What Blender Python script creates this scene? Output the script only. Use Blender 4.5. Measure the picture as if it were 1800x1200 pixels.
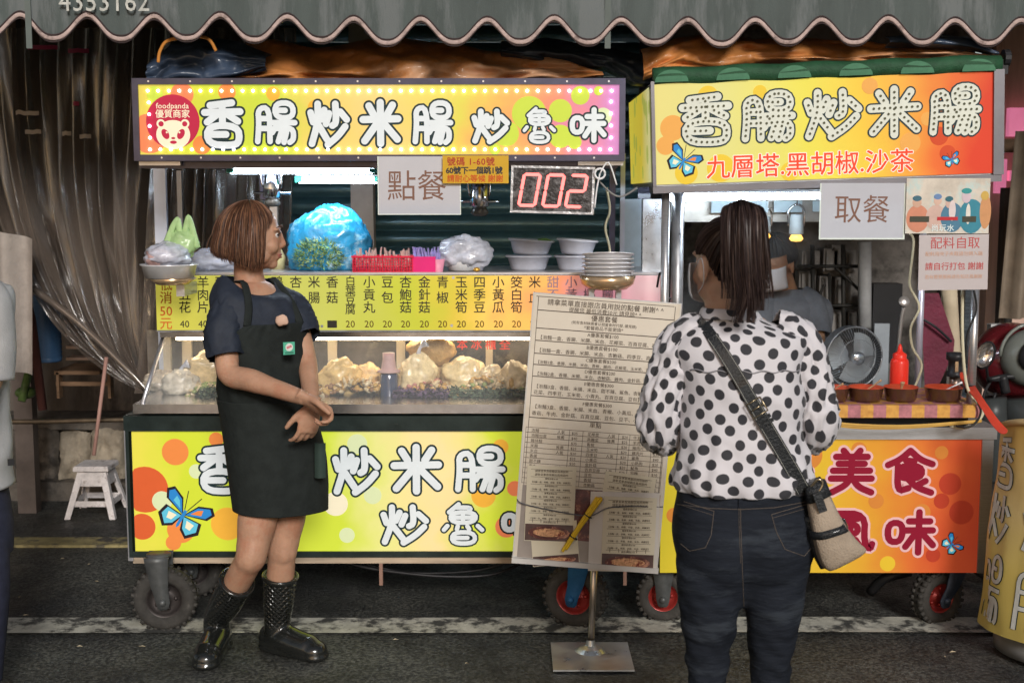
import bpy, math, random
from mathutils import Vector, Matrix, noise, Quaternion
from math import radians, sin, cos, pi, sqrt, atan2, tan
V = Vector
scene = bpy.context.scene
for o in list(bpy.data.objects): bpy.data.objects.remove(o)
# ------------------------------------------------------------------ camera
CAMZ, PITCH, FOC = 1.6, radians(6.5), 2250.0
cd = bpy.data.cameras.new('camera'); cam = bpy.data.objects.new('camera', cd)
scene.collection.objects.link(cam); scene.camera = cam
cd.sensor_width = 36; cd.lens = 36 * FOC / 1800; cd.clip_start = .05; cd.clip_end = 500
cd.dof.use_dof = True; cd.dof.focus_distance = 4.2; cd.dof.aperture_fstop = 5.6
cam.location = (0, 0, CAMZ); cam.rotation_euler = (radians(90) - PITCH, 0, 0)
# ------------------------------------------------------------------ night sky glow
world = bpy.data.worlds.new('World'); scene.world = world; world.use_nodes = True
wn, wl = world.node_tree.nodes, world.node_tree.links
bgn = wn['Background']
sky = wn.new('ShaderNodeTexSky'); sky.sky_type = 'NISHITA'; sky.sun_disc = False
sky.sun_elevation = radians(24); sky.sun_rotation = radians(193)
tint = wn.new('ShaderNodeMix'); tint.data_type = 'RGBA'; tint.blend_type = 'MULTIPLY'; tint.inputs[0].default_value = 1
tint.inputs[7].default_value = (1.0, .86, .76, 1)
wl.new(sky.outputs[0], tint.inputs[6]); wl.new(tint.outputs[2], bgn.inputs['Color'])
bgn.inputs['Strength'].default_value = .05
# ------------------------------------------------------------------ street light from behind the camera
sd = bpy.data.lights.new('sun', 'SUN'); sd.energy = 1.85; sd.angle = radians(14); sd.color = (1, .965, .92)
so = bpy.data.objects.new('sun', sd); scene.collection.objects.link(so)
so.rotation_euler = (radians(66), 0, radians(13))
scene.view_settings.view_transform = 'Standard'; scene.view_settings.look = 'None'
scene.view_settings.exposure = 0.62; scene.view_settings.gamma = 1
scene.cycles.use_denoising = True
scene.cycles.max_bounces = 8; scene.cycles.transparent_max_bounces = 16
scene.cycles.caustics_reflective = False; scene.cycles.caustics_refractive = False
scene.cycles.sample_clamp_indirect = 4

rnd = random.Random(11)
def P(px, py, Y):
    """point at depth Y seen at photograph pixel (px, py)"""
    u, v = (px - 900) / FOC, (600 - py) / FOC
    t = Y / (cos(PITCH) + v * sin(PITCH))
    return V((u * t, Y, CAMZ + t * (-sin(PITCH) + v * cos(PITCH))))
def G(px, py, z=0.0):
    u, v = (px - 900) / FOC, (600 - py) / FOC
    t = (CAMZ - z) / (sin(PITCH) - v * cos(PITCH))
    return V((u * t, t * (cos(PITCH) + v * sin(PITCH)), z))
def S(Y): return Y / FOC          # metres per photograph pixel at depth Y

# ------------------------------------------------------------------ materials
MATS = {}
def lin(c):
    return tuple((x / 12.92 if x <= .04045 else ((x + .055) / 1.055) ** 2.4) for x in c)
def M(name, col, rough=.5, metal=0., var=.15, vs=6., bump=0., bs=80., emit=0., alpha=1., trans=0., coat=0., sss=0., ior=1.45, stretch=None, ecol=None, spec=None, col2=None, c2s=3., c2t=.55, rv=0.):
    if name in MATS: return MATS[name]
    m = bpy.data.materials.new(name); m.use_nodes = True
    n, l = m.node_tree.nodes, m.node_tree.links
    b = n['Principled BSDF']
    b.inputs['Roughness'].default_value = rough; b.inputs['Metallic'].default_value = metal
    b.inputs['Alpha'].default_value = alpha; b.inputs['Transmission Weight'].default_value = trans
    b.inputs['Coat Weight'].default_value = coat; b.inputs['IOR'].default_value = ior
    b.inputs['Specular IOR Level'].default_value = spec if spec is not None else (.5 if metal > .2 or rough < .3 else .28)
    if sss: b.inputs['Subsurface Weight'].default_value = sss; b.inputs['Subsurface Radius'].default_value = (.02, .008, .004); b.inputs['Subsurface Scale'].default_value = .5
    tc = n.new('ShaderNodeTexCoord'); co = tc.outputs['Object']
    if stretch:
        mp = n.new('ShaderNodeMapping'); mp.inputs['Scale'].default_value = stretch; l.new(co, mp.inputs[0]); co = mp.outputs[0]
    c = (*col, 1)
    if var or col2:
        t = n.new('ShaderNodeTexNoise'); t.inputs['Scale'].default_value = vs; t.inputs['Detail'].default_value = 6; t.inputs['Roughness'].default_value = .65
        l.new(co, t.inputs['Vector'])
        r = n.new('ShaderNodeValToRGB'); e = r.color_ramp.elements
        e[0].position, e[1].position = .3, .7
        e[0].color = (*[x * (1 - var) for x in col], 1); e[1].color = (*[min(1, x * (1 + var)) for x in col], 1)
        l.new(t.outputs[0], r.inputs[0]); out = r.outputs[0]
        if col2:
            t2 = n.new('ShaderNodeTexNoise'); t2.inputs['Scale'].default_value = c2s; t2.inputs['Detail'].default_value = 8; t2.inputs['Roughness'].default_value = .7
            l.new(co, t2.inputs['Vector'])
            r2 = n.new('ShaderNodeValToRGB'); r2.color_ramp.elements[0].position = c2t; r2.color_ramp.elements[1].position = c2t + .1
            l.new(t2.outputs[0], r2.inputs[0])
            mx = n.new('ShaderNodeMix'); mx.data_type = 'RGBA'; l.new(r2.outputs[0], mx.inputs[0]); l.new(out, mx.inputs[6]); mx.inputs[7].default_value = (*col2, 1)
            out = mx.outputs[2]
        l.new(out, b.inputs['Base Color'])
        if rv:
            mr = n.new('ShaderNodeMapRange'); mr.inputs[3].default_value = max(0, rough - rv); mr.inputs[4].default_value = min(1, rough + rv)
            mr.inputs[1].default_value = .3; mr.inputs[2].default_value = .7
            l.new(t.outputs[0], mr.inputs[0]); l.new(mr.outputs[0], b.inputs['Roughness'])
        if emit and not ecol: l.new(out, b.inputs['Emission Color'])
    else:
        b.inputs['Base Color'].default_value = c
        if emit: b.inputs['Emission Color'].default_value = c
    if emit:
        b.inputs['Emission Strength'].default_value = emit
        if ecol: b.inputs['Emission Color'].default_value = (*ecol, 1)
    if bump:
        t = n.new('ShaderNodeTexNoise'); t.inputs['Scale'].default_value = bs; t.inputs['Detail'].default_value = 5
        l.new(co, t.inputs['Vector'])
        bp = n.new('ShaderNodeBump'); bp.inputs['Strength'].default_value = bump; bp.inputs['Distance'].default_value = .01
        l.new(t.outputs[0], bp.inputs['Height']); l.new(bp.outputs[0], b.inputs['Normal'])
    MATS[name] = m; return m
def ramp_mat(name, stops, axis=0, emit=.8, rough=.35, glow_var=.1, vscale=5, spots=None, spotcol=None, space='UV'):
    """printed sheet: a ramp of inks along one axis of the print (UV), plus blotches"""
    stops = [(p, tuple(x * .7 + .004 for x in c)) for p, c in stops]; emit *= 1.1
    m = bpy.data.materials.new(name); m.use_nodes = True
    n, l = m.node_tree.nodes, m.node_tree.links; b = n['Principled BSDF']
    tc = n.new('ShaderNodeTexCoord'); sp = n.new('ShaderNodeSeparateXYZ'); l.new(tc.outputs['UV'], sp.inputs[0])
    nz = n.new('ShaderNodeTexNoise'); nz.inputs['Scale'].default_value = vscale; nz.inputs['Detail'].default_value = 3
    l.new(tc.outputs['Object'], nz.inputs['Vector'])
    ad = n.new('ShaderNodeMath'); ad.operation = 'MULTIPLY_ADD'; ad.inputs[1].default_value = .25; l.new(nz.outputs[0], ad.inputs[0]); l.new(sp.outputs[axis], ad.inputs[2])
    ad2 = n.new('ShaderNodeMath'); ad2.operation = 'SUBTRACT'; ad2.inputs[1].default_value = .125; l.new(ad.outputs[0], ad2.inputs[0])
    r = n.new('ShaderNodeValToRGB'); els = r.color_ramp.elements
    els[0].position, els[0].color = stops[0][0], (*stops[0][1], 1); els[1].position, els[1].color = stops[-1][0], (*stops[-1][1], 1)
    for p, c in stops[1:-1]:
        e = els.new(p); e.color = (*c, 1)
    l.new(ad2.outputs[0], r.inputs[0]); out = r.outputs[0]
    if spots:
        vo = n.new('ShaderNodeTexVoronoi'); vo.inputs['Scale'].default_value = spots; l.new(tc.outputs['Object'], vo.inputs['Vector'])
        rr = n.new('ShaderNodeValToRGB'); rr.color_ramp.elements[0].position = .30; rr.color_ramp.elements[1].position = .33
        rr.color_ramp.elements[0].color = (.75, .75, .75, 1); rr.color_ramp.elements[1].color = (0, 0, 0, 1)
        l.new(vo.outputs['Distance'], rr.inputs[0])
        mx = n.new('ShaderNodeMix'); mx.data_type = 'RGBA'; l.new(rr.outputs[0], mx.inputs[0]); l.new(out, mx.inputs[6]); mx.inputs[7].default_value = (*spotcol, 1); out = mx.outputs[2]
    l.new(out, b.inputs['Base Color']); l.new(out, b.inputs['Emission Color'])
    # uneven backlighting, put into the emission strength as noise
    n2 = n.new('ShaderNodeTexNoise'); n2.inputs['Scale'].default_value = 2.2; l.new(tc.outputs['Object'], n2.inputs['Vector'])
    mr = n.new('ShaderNodeMapRange'); mr.inputs[3].default_value = emit * (1 - glow_var * 2); mr.inputs[4].default_value = emit * (1 + glow_var * 2); l.new(n2.outputs[0], mr.inputs[0])
    l.new(mr.outputs[0], b.inputs['Emission Strength'])
    b.inputs['Roughness'].default_value = rough; b.inputs['Specular IOR Level'].default_value = .15
    MATS[name] = m; return m

# ------------------------------------------------------------------ mesh builder
class MB:
    def __init__(s): s.v = []; s.f = []; s.m = []; s.uv = {}
    def add(s, vs, fs, mi=0, uvs=None):
        b = len(s.v); s.v += [V(x) for x in vs]
        for k, f in enumerate(fs):
            if uvs: s.uv[len(s.f)] = uvs[k]
            s.f.append(tuple(b + i for i in f)); s.m.append(mi)
        return s
    def box(s, c, d, rot=None, mi=0, taper=1.):
        c = V(c); hx, hy, hz = d[0] / 2, d[1] / 2, d[2] / 2
        vs = [V((x * hx * (taper if z > 0 else 1), y * hy * (taper if z > 0 else 1), z * hz)) for z in (-1, 1) for y in (-1, 1) for x in (-1, 1)]
        if rot is not None: vs = [rot @ q for q in vs]
        return s.add([c + q for q in vs], [(0, 2, 3, 1), (4, 5, 7, 6), (0, 1, 5, 4), (2, 6, 7, 3), (0, 4, 6, 2), (1, 3, 7, 5)], mi)
    def bbox(s, a, b, mi=0):
        a, b = V(a), V(b); return s.box((a + b) / 2, [abs(q) for q in (b - a)], None, mi)
    def rings(s, rs, cap0=True, cap1=True, mi=0, closed=True, uv=False):
        n = len(rs[0]); vs = [q for r in rs for q in r]; fs = []; uvs = []
        L = [0]
        for i in range(1, len(rs)): L.append(L[-1] + sum((rs[i][k] - rs[i - 1][k]).length for k in range(0, n, max(1, n // 6))) / len(range(0, n, max(1, n // 6))))
        mid = rs[len(rs) // 2]; C = [0]
        for k in range(1, n + 1): C.append(C[-1] + (mid[k % n] - mid[k - 1]).length)
        for i in range(len(rs) - 1):
            for k in range(n if closed else n - 1):
                k2 = (k + 1) % n
                fs.append((i * n + k, i * n + k2, (i + 1) * n + k2, (i + 1) * n + k))
                uvs.append([(C[k], L[i]), (C[k + 1], L[i]), (C[k + 1], L[i + 1]), (C[k], L[i + 1])])
        if cap0: fs.append(tuple(range(n - 1, -1, -1))); uvs.append([(0, 0)] * n)
        if cap1: fs.append(tuple((len(rs) - 1) * n + k for k in range(n))); uvs.append([(0, 0)] * n)
        return s.add(vs, fs, mi, uvs if uv else None)
    def tube(s, pts, r, n=8, mi=0, cap=True, flat=1., up=None, smooth=0, uv=False):
        pts = [V(p) for p in pts]
        rr = list(r) if isinstance(r, (list, tuple)) else [r] * len(pts)
        if smooth: pts, rr = catmull(pts, rr, smooth)
        T = []
        for i in range(len(pts)):
            t = pts[min(i + 1, len(pts) - 1)] - pts[max(i - 1, 0)]
            T.append(t.normalized() if t.length > 1e-9 else V((0, 0, 1)))
        u = V(up) if up else (V((0, 0, 1)) if abs(T[0].z) < .9 else V((0, 1, 0)))
        rs = []
        for i, p in enumerate(pts):
            x = u.cross(T[i])
            if x.length < 1e-6: x = V((1, 0, 0)).cross(T[i])
            x.normalize(); y = T[i].cross(x).normalized()
            if not up: u = y
            rs.append([p + x * cos(2 * pi * k / n) * rr[i] + y * sin(2 * pi * k / n) * rr[i] * flat for k in range(n)])
        return s.rings(rs, cap, cap, mi, uv=uv)
    def lathe(s, prof, c, n=24, mi=0, axis=None, ang=2 * pi):
        c = V(c); Q = axis if axis is not None else Matrix.Identity(3)
        rs = [[c + Q @ V((r * cos(2 * pi * k / n), r * sin(2 * pi * k / n), z)) for k in range(n)] for r, z in prof]
        return s.rings(rs, prof[0][0] > 1e-6 and False, False, mi)
    def ell(s, c, r, Q=None, n=16, m=10, mi=0):
        c = V(c); Q = Q if Q is not None else Matrix.Identity(3)
        rs = []
        for i in range(m + 1):
            a = -pi / 2 + pi * i / m; a = max(min(a, pi / 2 - .02), -pi / 2 + .02)
            rs.append([c + Q @ V((r[0] * cos(a) * cos(2 * pi * k / n), r[1] * cos(a) * sin(2 * pi * k / n), r[2] * sin(a))) for k in range(n)])
        return s.rings(rs, True, True, mi)
    def grid(s, fn, nu, nv, mi=0, uvscale=(1, 1)):
        vs = [fn(i / nu, j / nv) for j in range(nv + 1) for i in range(nu + 1)]
        fs = []; uvs = []
        for j in range(nv):
            for i in range(nu):
                a = j * (nu + 1) + i; fs.append((a, a + 1, a + nu + 2, a + nu + 1))
                uvs.append([(x / nu * uvscale[0], y / nv * uvscale[1]) for x, y in ((i, j), (i + 1, j), (i + 1, j + 1), (i, j + 1))])
        return s.add(vs, fs, mi, uvs)
    def mesh(s, name, mats, smooth=False):
        me = bpy.data.meshes.new(name); me.from_pydata([tuple(q) for q in s.v], [], s.f)
        for mt in (mats if isinstance(mats, (list, tuple)) else [mats]): me.materials.append(mt)
        me.polygons.foreach_set('material_index', s.m)
        if smooth: me.polygons.foreach_set('use_smooth', [True] * len(s.f))
        if s.uv:
            uvl = me.uv_layers.new(name='UVMap')
            for p in me.polygons:
                q = s.uv.get(p.index)
                if q:
                    for k, li in enumerate(p.loop_indices): uvl.data[li].uv = q[k]
        me.update(); return me
def catmull(pts, rr, k):
    P2, R2 = [], []
    n = len(pts)
    for i in range(n - 1):
        p0, p1, p2, p3 = pts[max(i - 1, 0)], pts[i], pts[i + 1], pts[min(i + 2, n - 1)]
        for j in range(k):
            t = j / k
            q = .5 * ((2 * p1) + (p2 - p0) * t + (2 * p0 - 5 * p1 + 4 * p2 - p3) * t * t + (3 * p1 - p0 - 3 * p2 + p3) * t ** 3)
            P2.append(q); s_ = t * t * (3 - 2 * t); R2.append(rr[i] * (1 - s_) + rr[i + 1] * s_)
    P2.append(pts[-1]); R2.append(rr[-1]); return P2, R2
WM = {}
def link(o, parent, wm):
    scene.collection.objects.link(o)
    WM[o.name] = wm
    if parent is not None:
        o.parent = parent; o.matrix_parent_inverse = WM[parent.name].inverted()
def tag(o, label=None, cat=None, group=None, kind=None):
    if label: o['label'] = label
    if cat: o['category'] = cat
    if group: o['group'] = group
    if kind: o['kind'] = kind
    return o
def thing(name, loc, label, cat, group=None):
    o = bpy.data.objects.new(name, None); o.location = V(loc); o.empty_display_size = .1
    link(o, None, Matrix.Translation(V(loc))); return tag(o, label, cat, group)
def from_mesh(name, me, parent=None):
    if len(me.vertices):
        import array
        co = array.array('f', [0.] * (3 * len(me.vertices))); me.vertices.foreach_get('co', co)
        xs, ys, zs = co[0::3], co[1::3], co[2::3]
        b = V(((min(xs) + max(xs)) / 2, (min(ys) + max(ys)) / 2, min(zs)))
        me.transform(Matrix.Translation(-b))
    else: b = V((0, 0, 0))
    o = bpy.data.objects.new(name, me); o.location = b
    link(o, parent, Matrix.Translation(b)); return o
def obj(name, mb, mats, parent=None, smooth=False, label=None, cat=None, group=None, kind=None):
    return tag(from_mesh(name, mb.mesh(name, mats, smooth), parent), label, cat, group, kind)
def dup(root, off, label=None, rot=None):
    def cp(o, par):
        c = o.copy(); scene.collection.objects.link(c)
        WM[c.name] = WM[o.name]
        if par is not None: c.parent = par
        for ch in [x for x in ALLCH.get(o.name, [])]: cp(ch, c)
        return c
    ALLCH = {}
    for x in scene.collection.objects:
        if x.parent: ALLCH.setdefault(x.parent.name, []).append(x)
    r = cp(root, None); r.location = root.location + V(off)
    if rot: r.rotation_euler = rot
    if label: r['label'] = label
    return r
def evalmods(me, mods):
    o = bpy.data.objects.new('tmp', me); scene.collection.objects.link(o)
    for t, kw in mods:
        md = o.modifiers.new(t, t)
        for k, v_ in kw.items(): setattr(md, k, v_)
    dg = bpy.context.evaluated_depsgraph_get(); dg.update()
    r = bpy.data.meshes.new_from_object(o.evaluated_get(dg)); bpy.data.objects.remove(o); return r
def fuse(mb, mat, voxel=.005, it=4, fac=.5, name='body'):
    me = mb.mesh(name, [mat])
    r = evalmods(me, [('REMESH', dict(mode='VOXEL', voxel_size=voxel, use_smooth_shade=True)), ('SMOOTH', dict(factor=fac, iterations=it))])
    r.materials.clear(); r.materials.append(mat); r.polygons.foreach_set('use_smooth', [True] * len(r.polygons)); return r
def smoothed(mb, mats, name, levels=1, solid=0.):
    me = mb.mesh(name, mats, True)
    mods = []
    if solid: mods.append(('SOLIDIFY', dict(thickness=solid, offset=0)))
    if levels: mods.append(('SUBSURF', dict(levels=levels)))
    r = evalmods(me, mods); return r
def nz(p, s=1.): return noise.noise(V(p) * s)
def ridge(p): return 1 - abs(noise.noise(V(p))) * 2

# ------------------------------------------------------------------ flat work in a plane
class Fr:
    """plane frame: u right, v up, n towards the viewer"""
    def __init__(s, o, roll=0., yaw=0.):
        s.o = V(o); s.u = V((cos(roll) * cos(yaw), cos(roll) * sin(yaw), sin(roll))); n0 = V((sin(yaw), -cos(yaw), 0))
        s.n = n0; s.v = s.n.cross(s.u).normalized()
    def __call__(s, a, b, d=0.): return s.o + s.u * a + s.v * b + s.n * d
def fpx(f, px, py, Y):
    q = P(px, py, Y) - f.o; return q.dot(f.u), q.dot(f.v)
def quad(mb, f, a0, b0, a1, b1, d=0., mi=0):
    mb.add([f(a0, b0, d), f(a1, b0, d), f(a1, b1, d), f(a0, b1, d)], [(0, 1, 2, 3)], mi, [[(0, 0), (1, 0), (1, 1), (0, 1)]])
def slab(mb, f, a0, b0, a1, b1, d0, d1, mi=0):
    vs = [f(a, b, d) for d in (d0, d1) for b in (b0, b1) for a in (a0, a1)]
    mb.add(vs, [(0, 2, 3, 1), (4, 5, 7, 6), (0, 1, 5, 4), (2, 6, 7, 3), (0, 4, 6, 2), (1, 3, 7, 5)], mi)
CLIP = [None]
def clp(a, b):
    c = CLIP[0]
    return (a, b) if c is None else (min(max(a, c[0]), c[2]), min(max(b, c[1]), c[3]))
def disc(mb, f, a, b, r, d=0., mi=0, n=28, ry=None, rot=0.):
    ry = ry or r
    mb.add([f(*clp(a + cos(2 * pi * k / n) * r * cos(rot) - sin(2 * pi * k / n) * ry * sin(rot), b + cos(2 * pi * k / n) * r * sin(rot) + sin(2 * pi * k / n) * ry * cos(rot)), d) for k in range(n)], [tuple(range(n))], mi)
def chaikin(p, it=2, closed=False):
    for _ in range(it):
        q = []
        n = len(p)
        if not closed: q.append(p[0])
        for i in range(n if closed else n - 1):
            a, b = p[i], p[(i + 1) % n]
            q.append((a[0] * .75 + b[0] * .25, a[1] * .75 + b[1] * .25)); q.append((a[0] * .25 + b[0] * .75, a[1] * .25 + b[1] * .75))
        if not closed: q.append(p[-1])
        p = q
    return p
def stroke(mb, f, pts, w, d, mi=0, closed=False, capn=8):
    n = len(pts); L, Rr = [], []
    for i in range(n):
        a = pts[(i - 1) % n if closed else max(i - 1, 0)]; b = pts[(i + 1) % n if closed else min(i + 1, n - 1)]
        tx, ty = b[0] - a[0], b[1] - a[1]; l = math.hypot(tx, ty) or 1; nx, ny = -ty / l * w, tx / l * w
        L.append((pts[i][0] + nx, pts[i][1] + ny)); Rr.append((pts[i][0] - nx, pts[i][1] - ny))
    vs = [f(*q, d) for q in L] + [f(*q, d) for q in Rr]
    m = n if closed else n - 1
    mb.add(vs, [(n + i, n + (i + 1) % n, (i + 1) % n, i) for i in range(m)], mi)
    if not closed:
        for e, o_ in ((0, 1), (n - 1, n - 2)):
            ax, ay = pts[e]; tx, ty = ax - pts[o_][0], ay - pts[o_][1]; a0 = atan2(ty, tx)
            arc = [(ax + cos(a0 - pi / 2 + pi * k / capn) * w, ay + sin(a0 - pi / 2 + pi * k / capn) * w) for k in range(capn + 1)]
            mb.add([f(*q, d) for q in arc], [tuple(range(capn + 1))], mi)
B = 'c'   # marks a closed stroke
GL = {
 '香': [[(20, 90), (74, 96)], [(6, 74), (94, 76)], [(50, 93), (50, 50)], [(38, 70), (12, 52)], [(62, 70), (88, 54)], [B, (12, 44), (88, 44), (92, 6), (70, -2), (12, 2)], [(24, 24), (58, 24)]],
 '腸': [[(6, 4), (10, 50), (8, 84), (36, 88), (36, 4)], [(12, 60), (34, 60)], [(12, 36), (34, 36)], [B, (50, 98), (92, 98), (94, 62), (50, 62)], [(54, 80), (74, 80)], [(44, 50), (97, 50)], [(56, 50), (42, 26)], [(52, 36), (92, 38), (94, 10), (84, 2)], [(66, 34), (56, 4)], [(78, 34), (70, 2)]],
 '炒': [[(6, 76), (12, 54)], [(40, 82), (32, 60)], [(24, 96), (24, 54), (8, 4)], [(26, 46), (46, 14)], [(68, 96), (70, 52), (60, 46)], [(52, 74), (44, 50)], [(80, 78), (96, 60)], [(92, 44), (74, 22), (48, 2)]],
 '米': [[(50, 98), (50, 2)], [(4, 58), (96, 60)], [(20, 90), (32, 70)], [(82, 92), (68, 70)], [(42, 50), (8, 8)], [(58, 50), (94, 12)]],
 '魯': [[(40, 98), (18, 78)], [(34, 90), (70, 90), (64, 82)], [B, (22, 78), (80, 78), (78, 52), (22, 52)], [(50, 78), (50, 54)], [(24, 65), (76, 65)], [(14, 44), (6, 34)], [(38, 43), (36, 36)], [(60, 43), (64, 36)], [(84, 44), (94, 34)], [B, (26, 28), (76, 28), (78, 0), (24, 0)], [(30, 14), (60, 14)]],
 '味': [[B, (6, 72), (36, 72), (34, 26), (6, 26)], [(48, 76), (90, 76)], [(42, 54), (96, 54)], [(68, 98), (68, 0)], [(62, 48), (42, 14)], [(74, 48), (97, 18)]],
 '美': [[(32, 98), (40, 88)], [(68, 98), (60, 88)], [(16, 84), (84, 84)], [(22, 68), (78, 68)], [(10, 52), (90, 52)], [(50, 84), (50, 52)], [(6, 34), (94, 34)], [(50, 50), (44, 22), (8, 2)], [(54, 32), (66, 14), (94, 2)]],
 '食': [[(50, 98), (30, 78), (6, 66)], [(50, 98), (70, 78), (95, 68)], [(42, 76), (58, 74)], [B, (28, 64), (74, 64), (74, 36), (28, 36)], [(32, 50), (70, 50)], [(26, 64), (26, 6), (48, 14)], [(48, 34), (64, 16), (94, 4)], [(82, 30), (68, 22)]],
 '風': [[(16, 92), (16, 40), (4, 4)], [(16, 92), (82, 92), (80, 24), (94, 6), (98, 20)], [(34, 78), (66, 80)], [B, (34, 66), (66, 66), (66, 44), (34, 44)], [(50, 78), (50, 20)], [(28, 16), (66, 20)], [(62, 30), (72, 14)]],
 '灣': [[(10, 90), (20, 80)], [(4, 60), (16, 52)], [(6, 4), (22, 34)], [(34, 90), (34, 60)], [(60, 92), (60, 60)], [(84, 90), (84, 60)], [(30, 50), (92, 50)], [(34, 34), (90, 34), (86, 4), (66, 4)]],
}
def glyph(f, ch, a0, b0, a1, b1, w, ol, parent, m_in, m_out, dots=None, name='character', d0=.0015):
    W, H = a1 - a0, b1 - b0; mb = MB(); ds = MB()
    for i, st in enumerate(GL[ch]):
        closed = st[0] == B; raw = st[1:] if closed else st
        jit = 0
        p = [(a0 + x / 100 * W, b0 + y / 100 * H) for x, y in raw]
        p = chaikin(p, 2 if closed or len(p) > 2 else 0, closed)
        stroke(mb, f, p, w + ol, d0 + i * .00008, 1, closed)
        stroke(mb, f, p, w, d0 + .0012 + i * .00008, 0, closed)
        if dots:
            pp = p + ([p[0]] if closed else []); acc = 0
            for k in range(len(pp) - 1):
                L = math.hypot(pp[k + 1][0] - pp[k][0], pp[k + 1][1] - pp[k][1]); t = dots * .5 - acc if k == 0 else dots - acc
                while t < L:
                    x = pp[k][0] + (pp[k + 1][0] - pp[k][0]) * t / L; y = pp[k][1] + (pp[k + 1][1] - pp[k][1]) * t / L
                    disc(ds, f, x, y, dots * .24, d0 + .004, 0, 8); t += dots
                acc = L - (t - dots)
    o = obj(name, mb, [m_in, m_out], parent)
    if dots: tag(obj('bulb_holes', ds, [dots_mat], parent if parent.parent is None else parent), kind='stuff')
    return o
def text(name, body, size, f, a, b, mat, parent=None, d=.0015, align='LEFT', bold=0., cs=1., ls=1., vert=False, sx=1.):
    c = bpy.data.curves.new('t', 'FONT'); c.body = '\n'.join(body) if vert else body
    c.size = size; c.resolution_u = 2; c.align_x = align; c.space_character = cs; c.space_line = ls; c.fill_mode = 'FRONT'
    o = bpy.data.objects.new('t', c); scene.collection.objects.link(o)
    dg = bpy.context.evaluated_depsgraph_get(); dg.update()
    me = bpy.data.meshes.new_from_object(o.evaluated_get(dg)); bpy.data.objects.remove(o)
    base = [(vv.co.x, vv.co.y) for vv in me.vertices]; fcs = [tuple(p.vertices) for p in me.polygons]; bpy.data.meshes.remove(me)
    if bold <= 0: offs = [(0, 0)]
    else:
        nn = 2 if size < .022 else (4 if bold < .03 else 12); offs = [(cos(2 * pi * i / nn + (0 if nn == 2 else .785)) * bold * size * (.8 if nn < 12 else 1), sin(2 * pi * i / nn + (0 if nn == 2 else .785)) * bold * size) for i in range(nn)] + ([(0, 0)] if nn > 2 else [])
    mb = MB()
    for i, (ox, oy) in enumerate(offs): mb.add([f(a + (x + ox) * sx, b + y + oy, d + i * .00003) for x, y in base], fcs)
    return obj(name, mb, mat, parent)

# common materials
steel = M('brushed_steel', (.5, .5, .51), .3, .75, .12, 20, bump=.02, bs=200, stretch=(1, 1, 14))
steel_d = M('worn_steel', (.3, .3, .31), .4, .7, .3, 9, bump=.05, bs=60, rv=.15)
alu = M('aluminium', (.55, .55, .58), .3, .7, .08, 15)
black = M('black_plastic', (.02, .02, .022), .4, 0, .2)
darkframe = M('dark_frame_metal', (.05, .05, .085), .35, .6, .25, 12, coat=.2)
white_p = M('white_plastic', (.75, .76, .78), .35, 0, .05)
rubber = M('tyre_rubber', (.045, .042, .038), .75, 0, .35, 18, bump=.3, bs=90, col2=(.12, .11, .1), c2s=9, c2t=.6)
wood_b = M('brown_wood', (.2, .12, .07), .6, 0, .3, 8, stretch=(1, 1, 6))
paper = M('white_paper', (.72, .72, .73), .5, 0, .04, 3)
ink = M('black_ink', (.03, .03, .035), .5, 0, 0)
# ================================================================== setting
def asphalt_mat():
    m = bpy.data.materials.new('asphalt'); m.use_nodes = True; n, l = m.node_tree.nodes, m.node_tree.links; b = n['Principled BSDF']
    tc = n.new('ShaderNodeTexCoord')
    def nse(s_, det, p0, c0, p1, c1):
        t = n.new('ShaderNodeTexNoise'); t.inputs['Scale'].default_value = s_; t.inputs['Detail'].default_value = det; t.inputs['Roughness'].default_value = .7; l.new(tc.outputs['Object'], t.inputs[0])
        r = n.new('ShaderNodeValToRGB'); e = r.color_ramp.elements; e[0].position, e[1].position = p0, p1; e[0].color = (*c0, 1); e[1].color = (*c1, 1); l.new(t.outputs[0], r.inputs[0]); return t, r
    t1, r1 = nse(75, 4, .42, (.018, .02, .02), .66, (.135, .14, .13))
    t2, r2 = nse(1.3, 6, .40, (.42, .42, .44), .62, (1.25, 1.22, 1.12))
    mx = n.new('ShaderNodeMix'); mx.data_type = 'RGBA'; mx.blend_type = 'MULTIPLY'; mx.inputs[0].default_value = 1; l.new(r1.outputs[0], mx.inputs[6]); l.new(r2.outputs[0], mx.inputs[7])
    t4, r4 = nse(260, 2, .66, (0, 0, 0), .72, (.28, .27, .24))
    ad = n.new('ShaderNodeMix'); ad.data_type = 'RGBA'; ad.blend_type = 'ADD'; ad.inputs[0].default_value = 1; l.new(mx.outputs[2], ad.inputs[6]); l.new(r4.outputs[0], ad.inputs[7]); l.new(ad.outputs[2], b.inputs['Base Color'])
    t3, r3 = nse(2.4, 5, .4, (.34, .34, .34), .62, (.8, .8, .8)); l.new(r3.outputs[0], b.inputs['Roughness'])
    bp = n.new('ShaderNodeBump'); bp.inputs['Strength'].default_value = 1; bp.inputs['Distance'].default_value = .012; l.new(t1.outputs[0], bp.inputs['Height']); l.new(bp.outputs[0], b.inputs['Normal']); return m
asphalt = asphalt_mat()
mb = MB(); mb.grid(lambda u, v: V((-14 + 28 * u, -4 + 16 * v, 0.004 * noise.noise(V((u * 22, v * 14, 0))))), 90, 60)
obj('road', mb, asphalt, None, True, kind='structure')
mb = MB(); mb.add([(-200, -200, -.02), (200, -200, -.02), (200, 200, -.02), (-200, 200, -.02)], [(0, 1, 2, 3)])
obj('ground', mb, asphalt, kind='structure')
paint = M('road_paint', (.5, .49, .42), .6, 0, .3, 14, bump=.2, bs=150, col2=(.07, .07, .065), c2s=9, c2t=.47)
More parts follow.
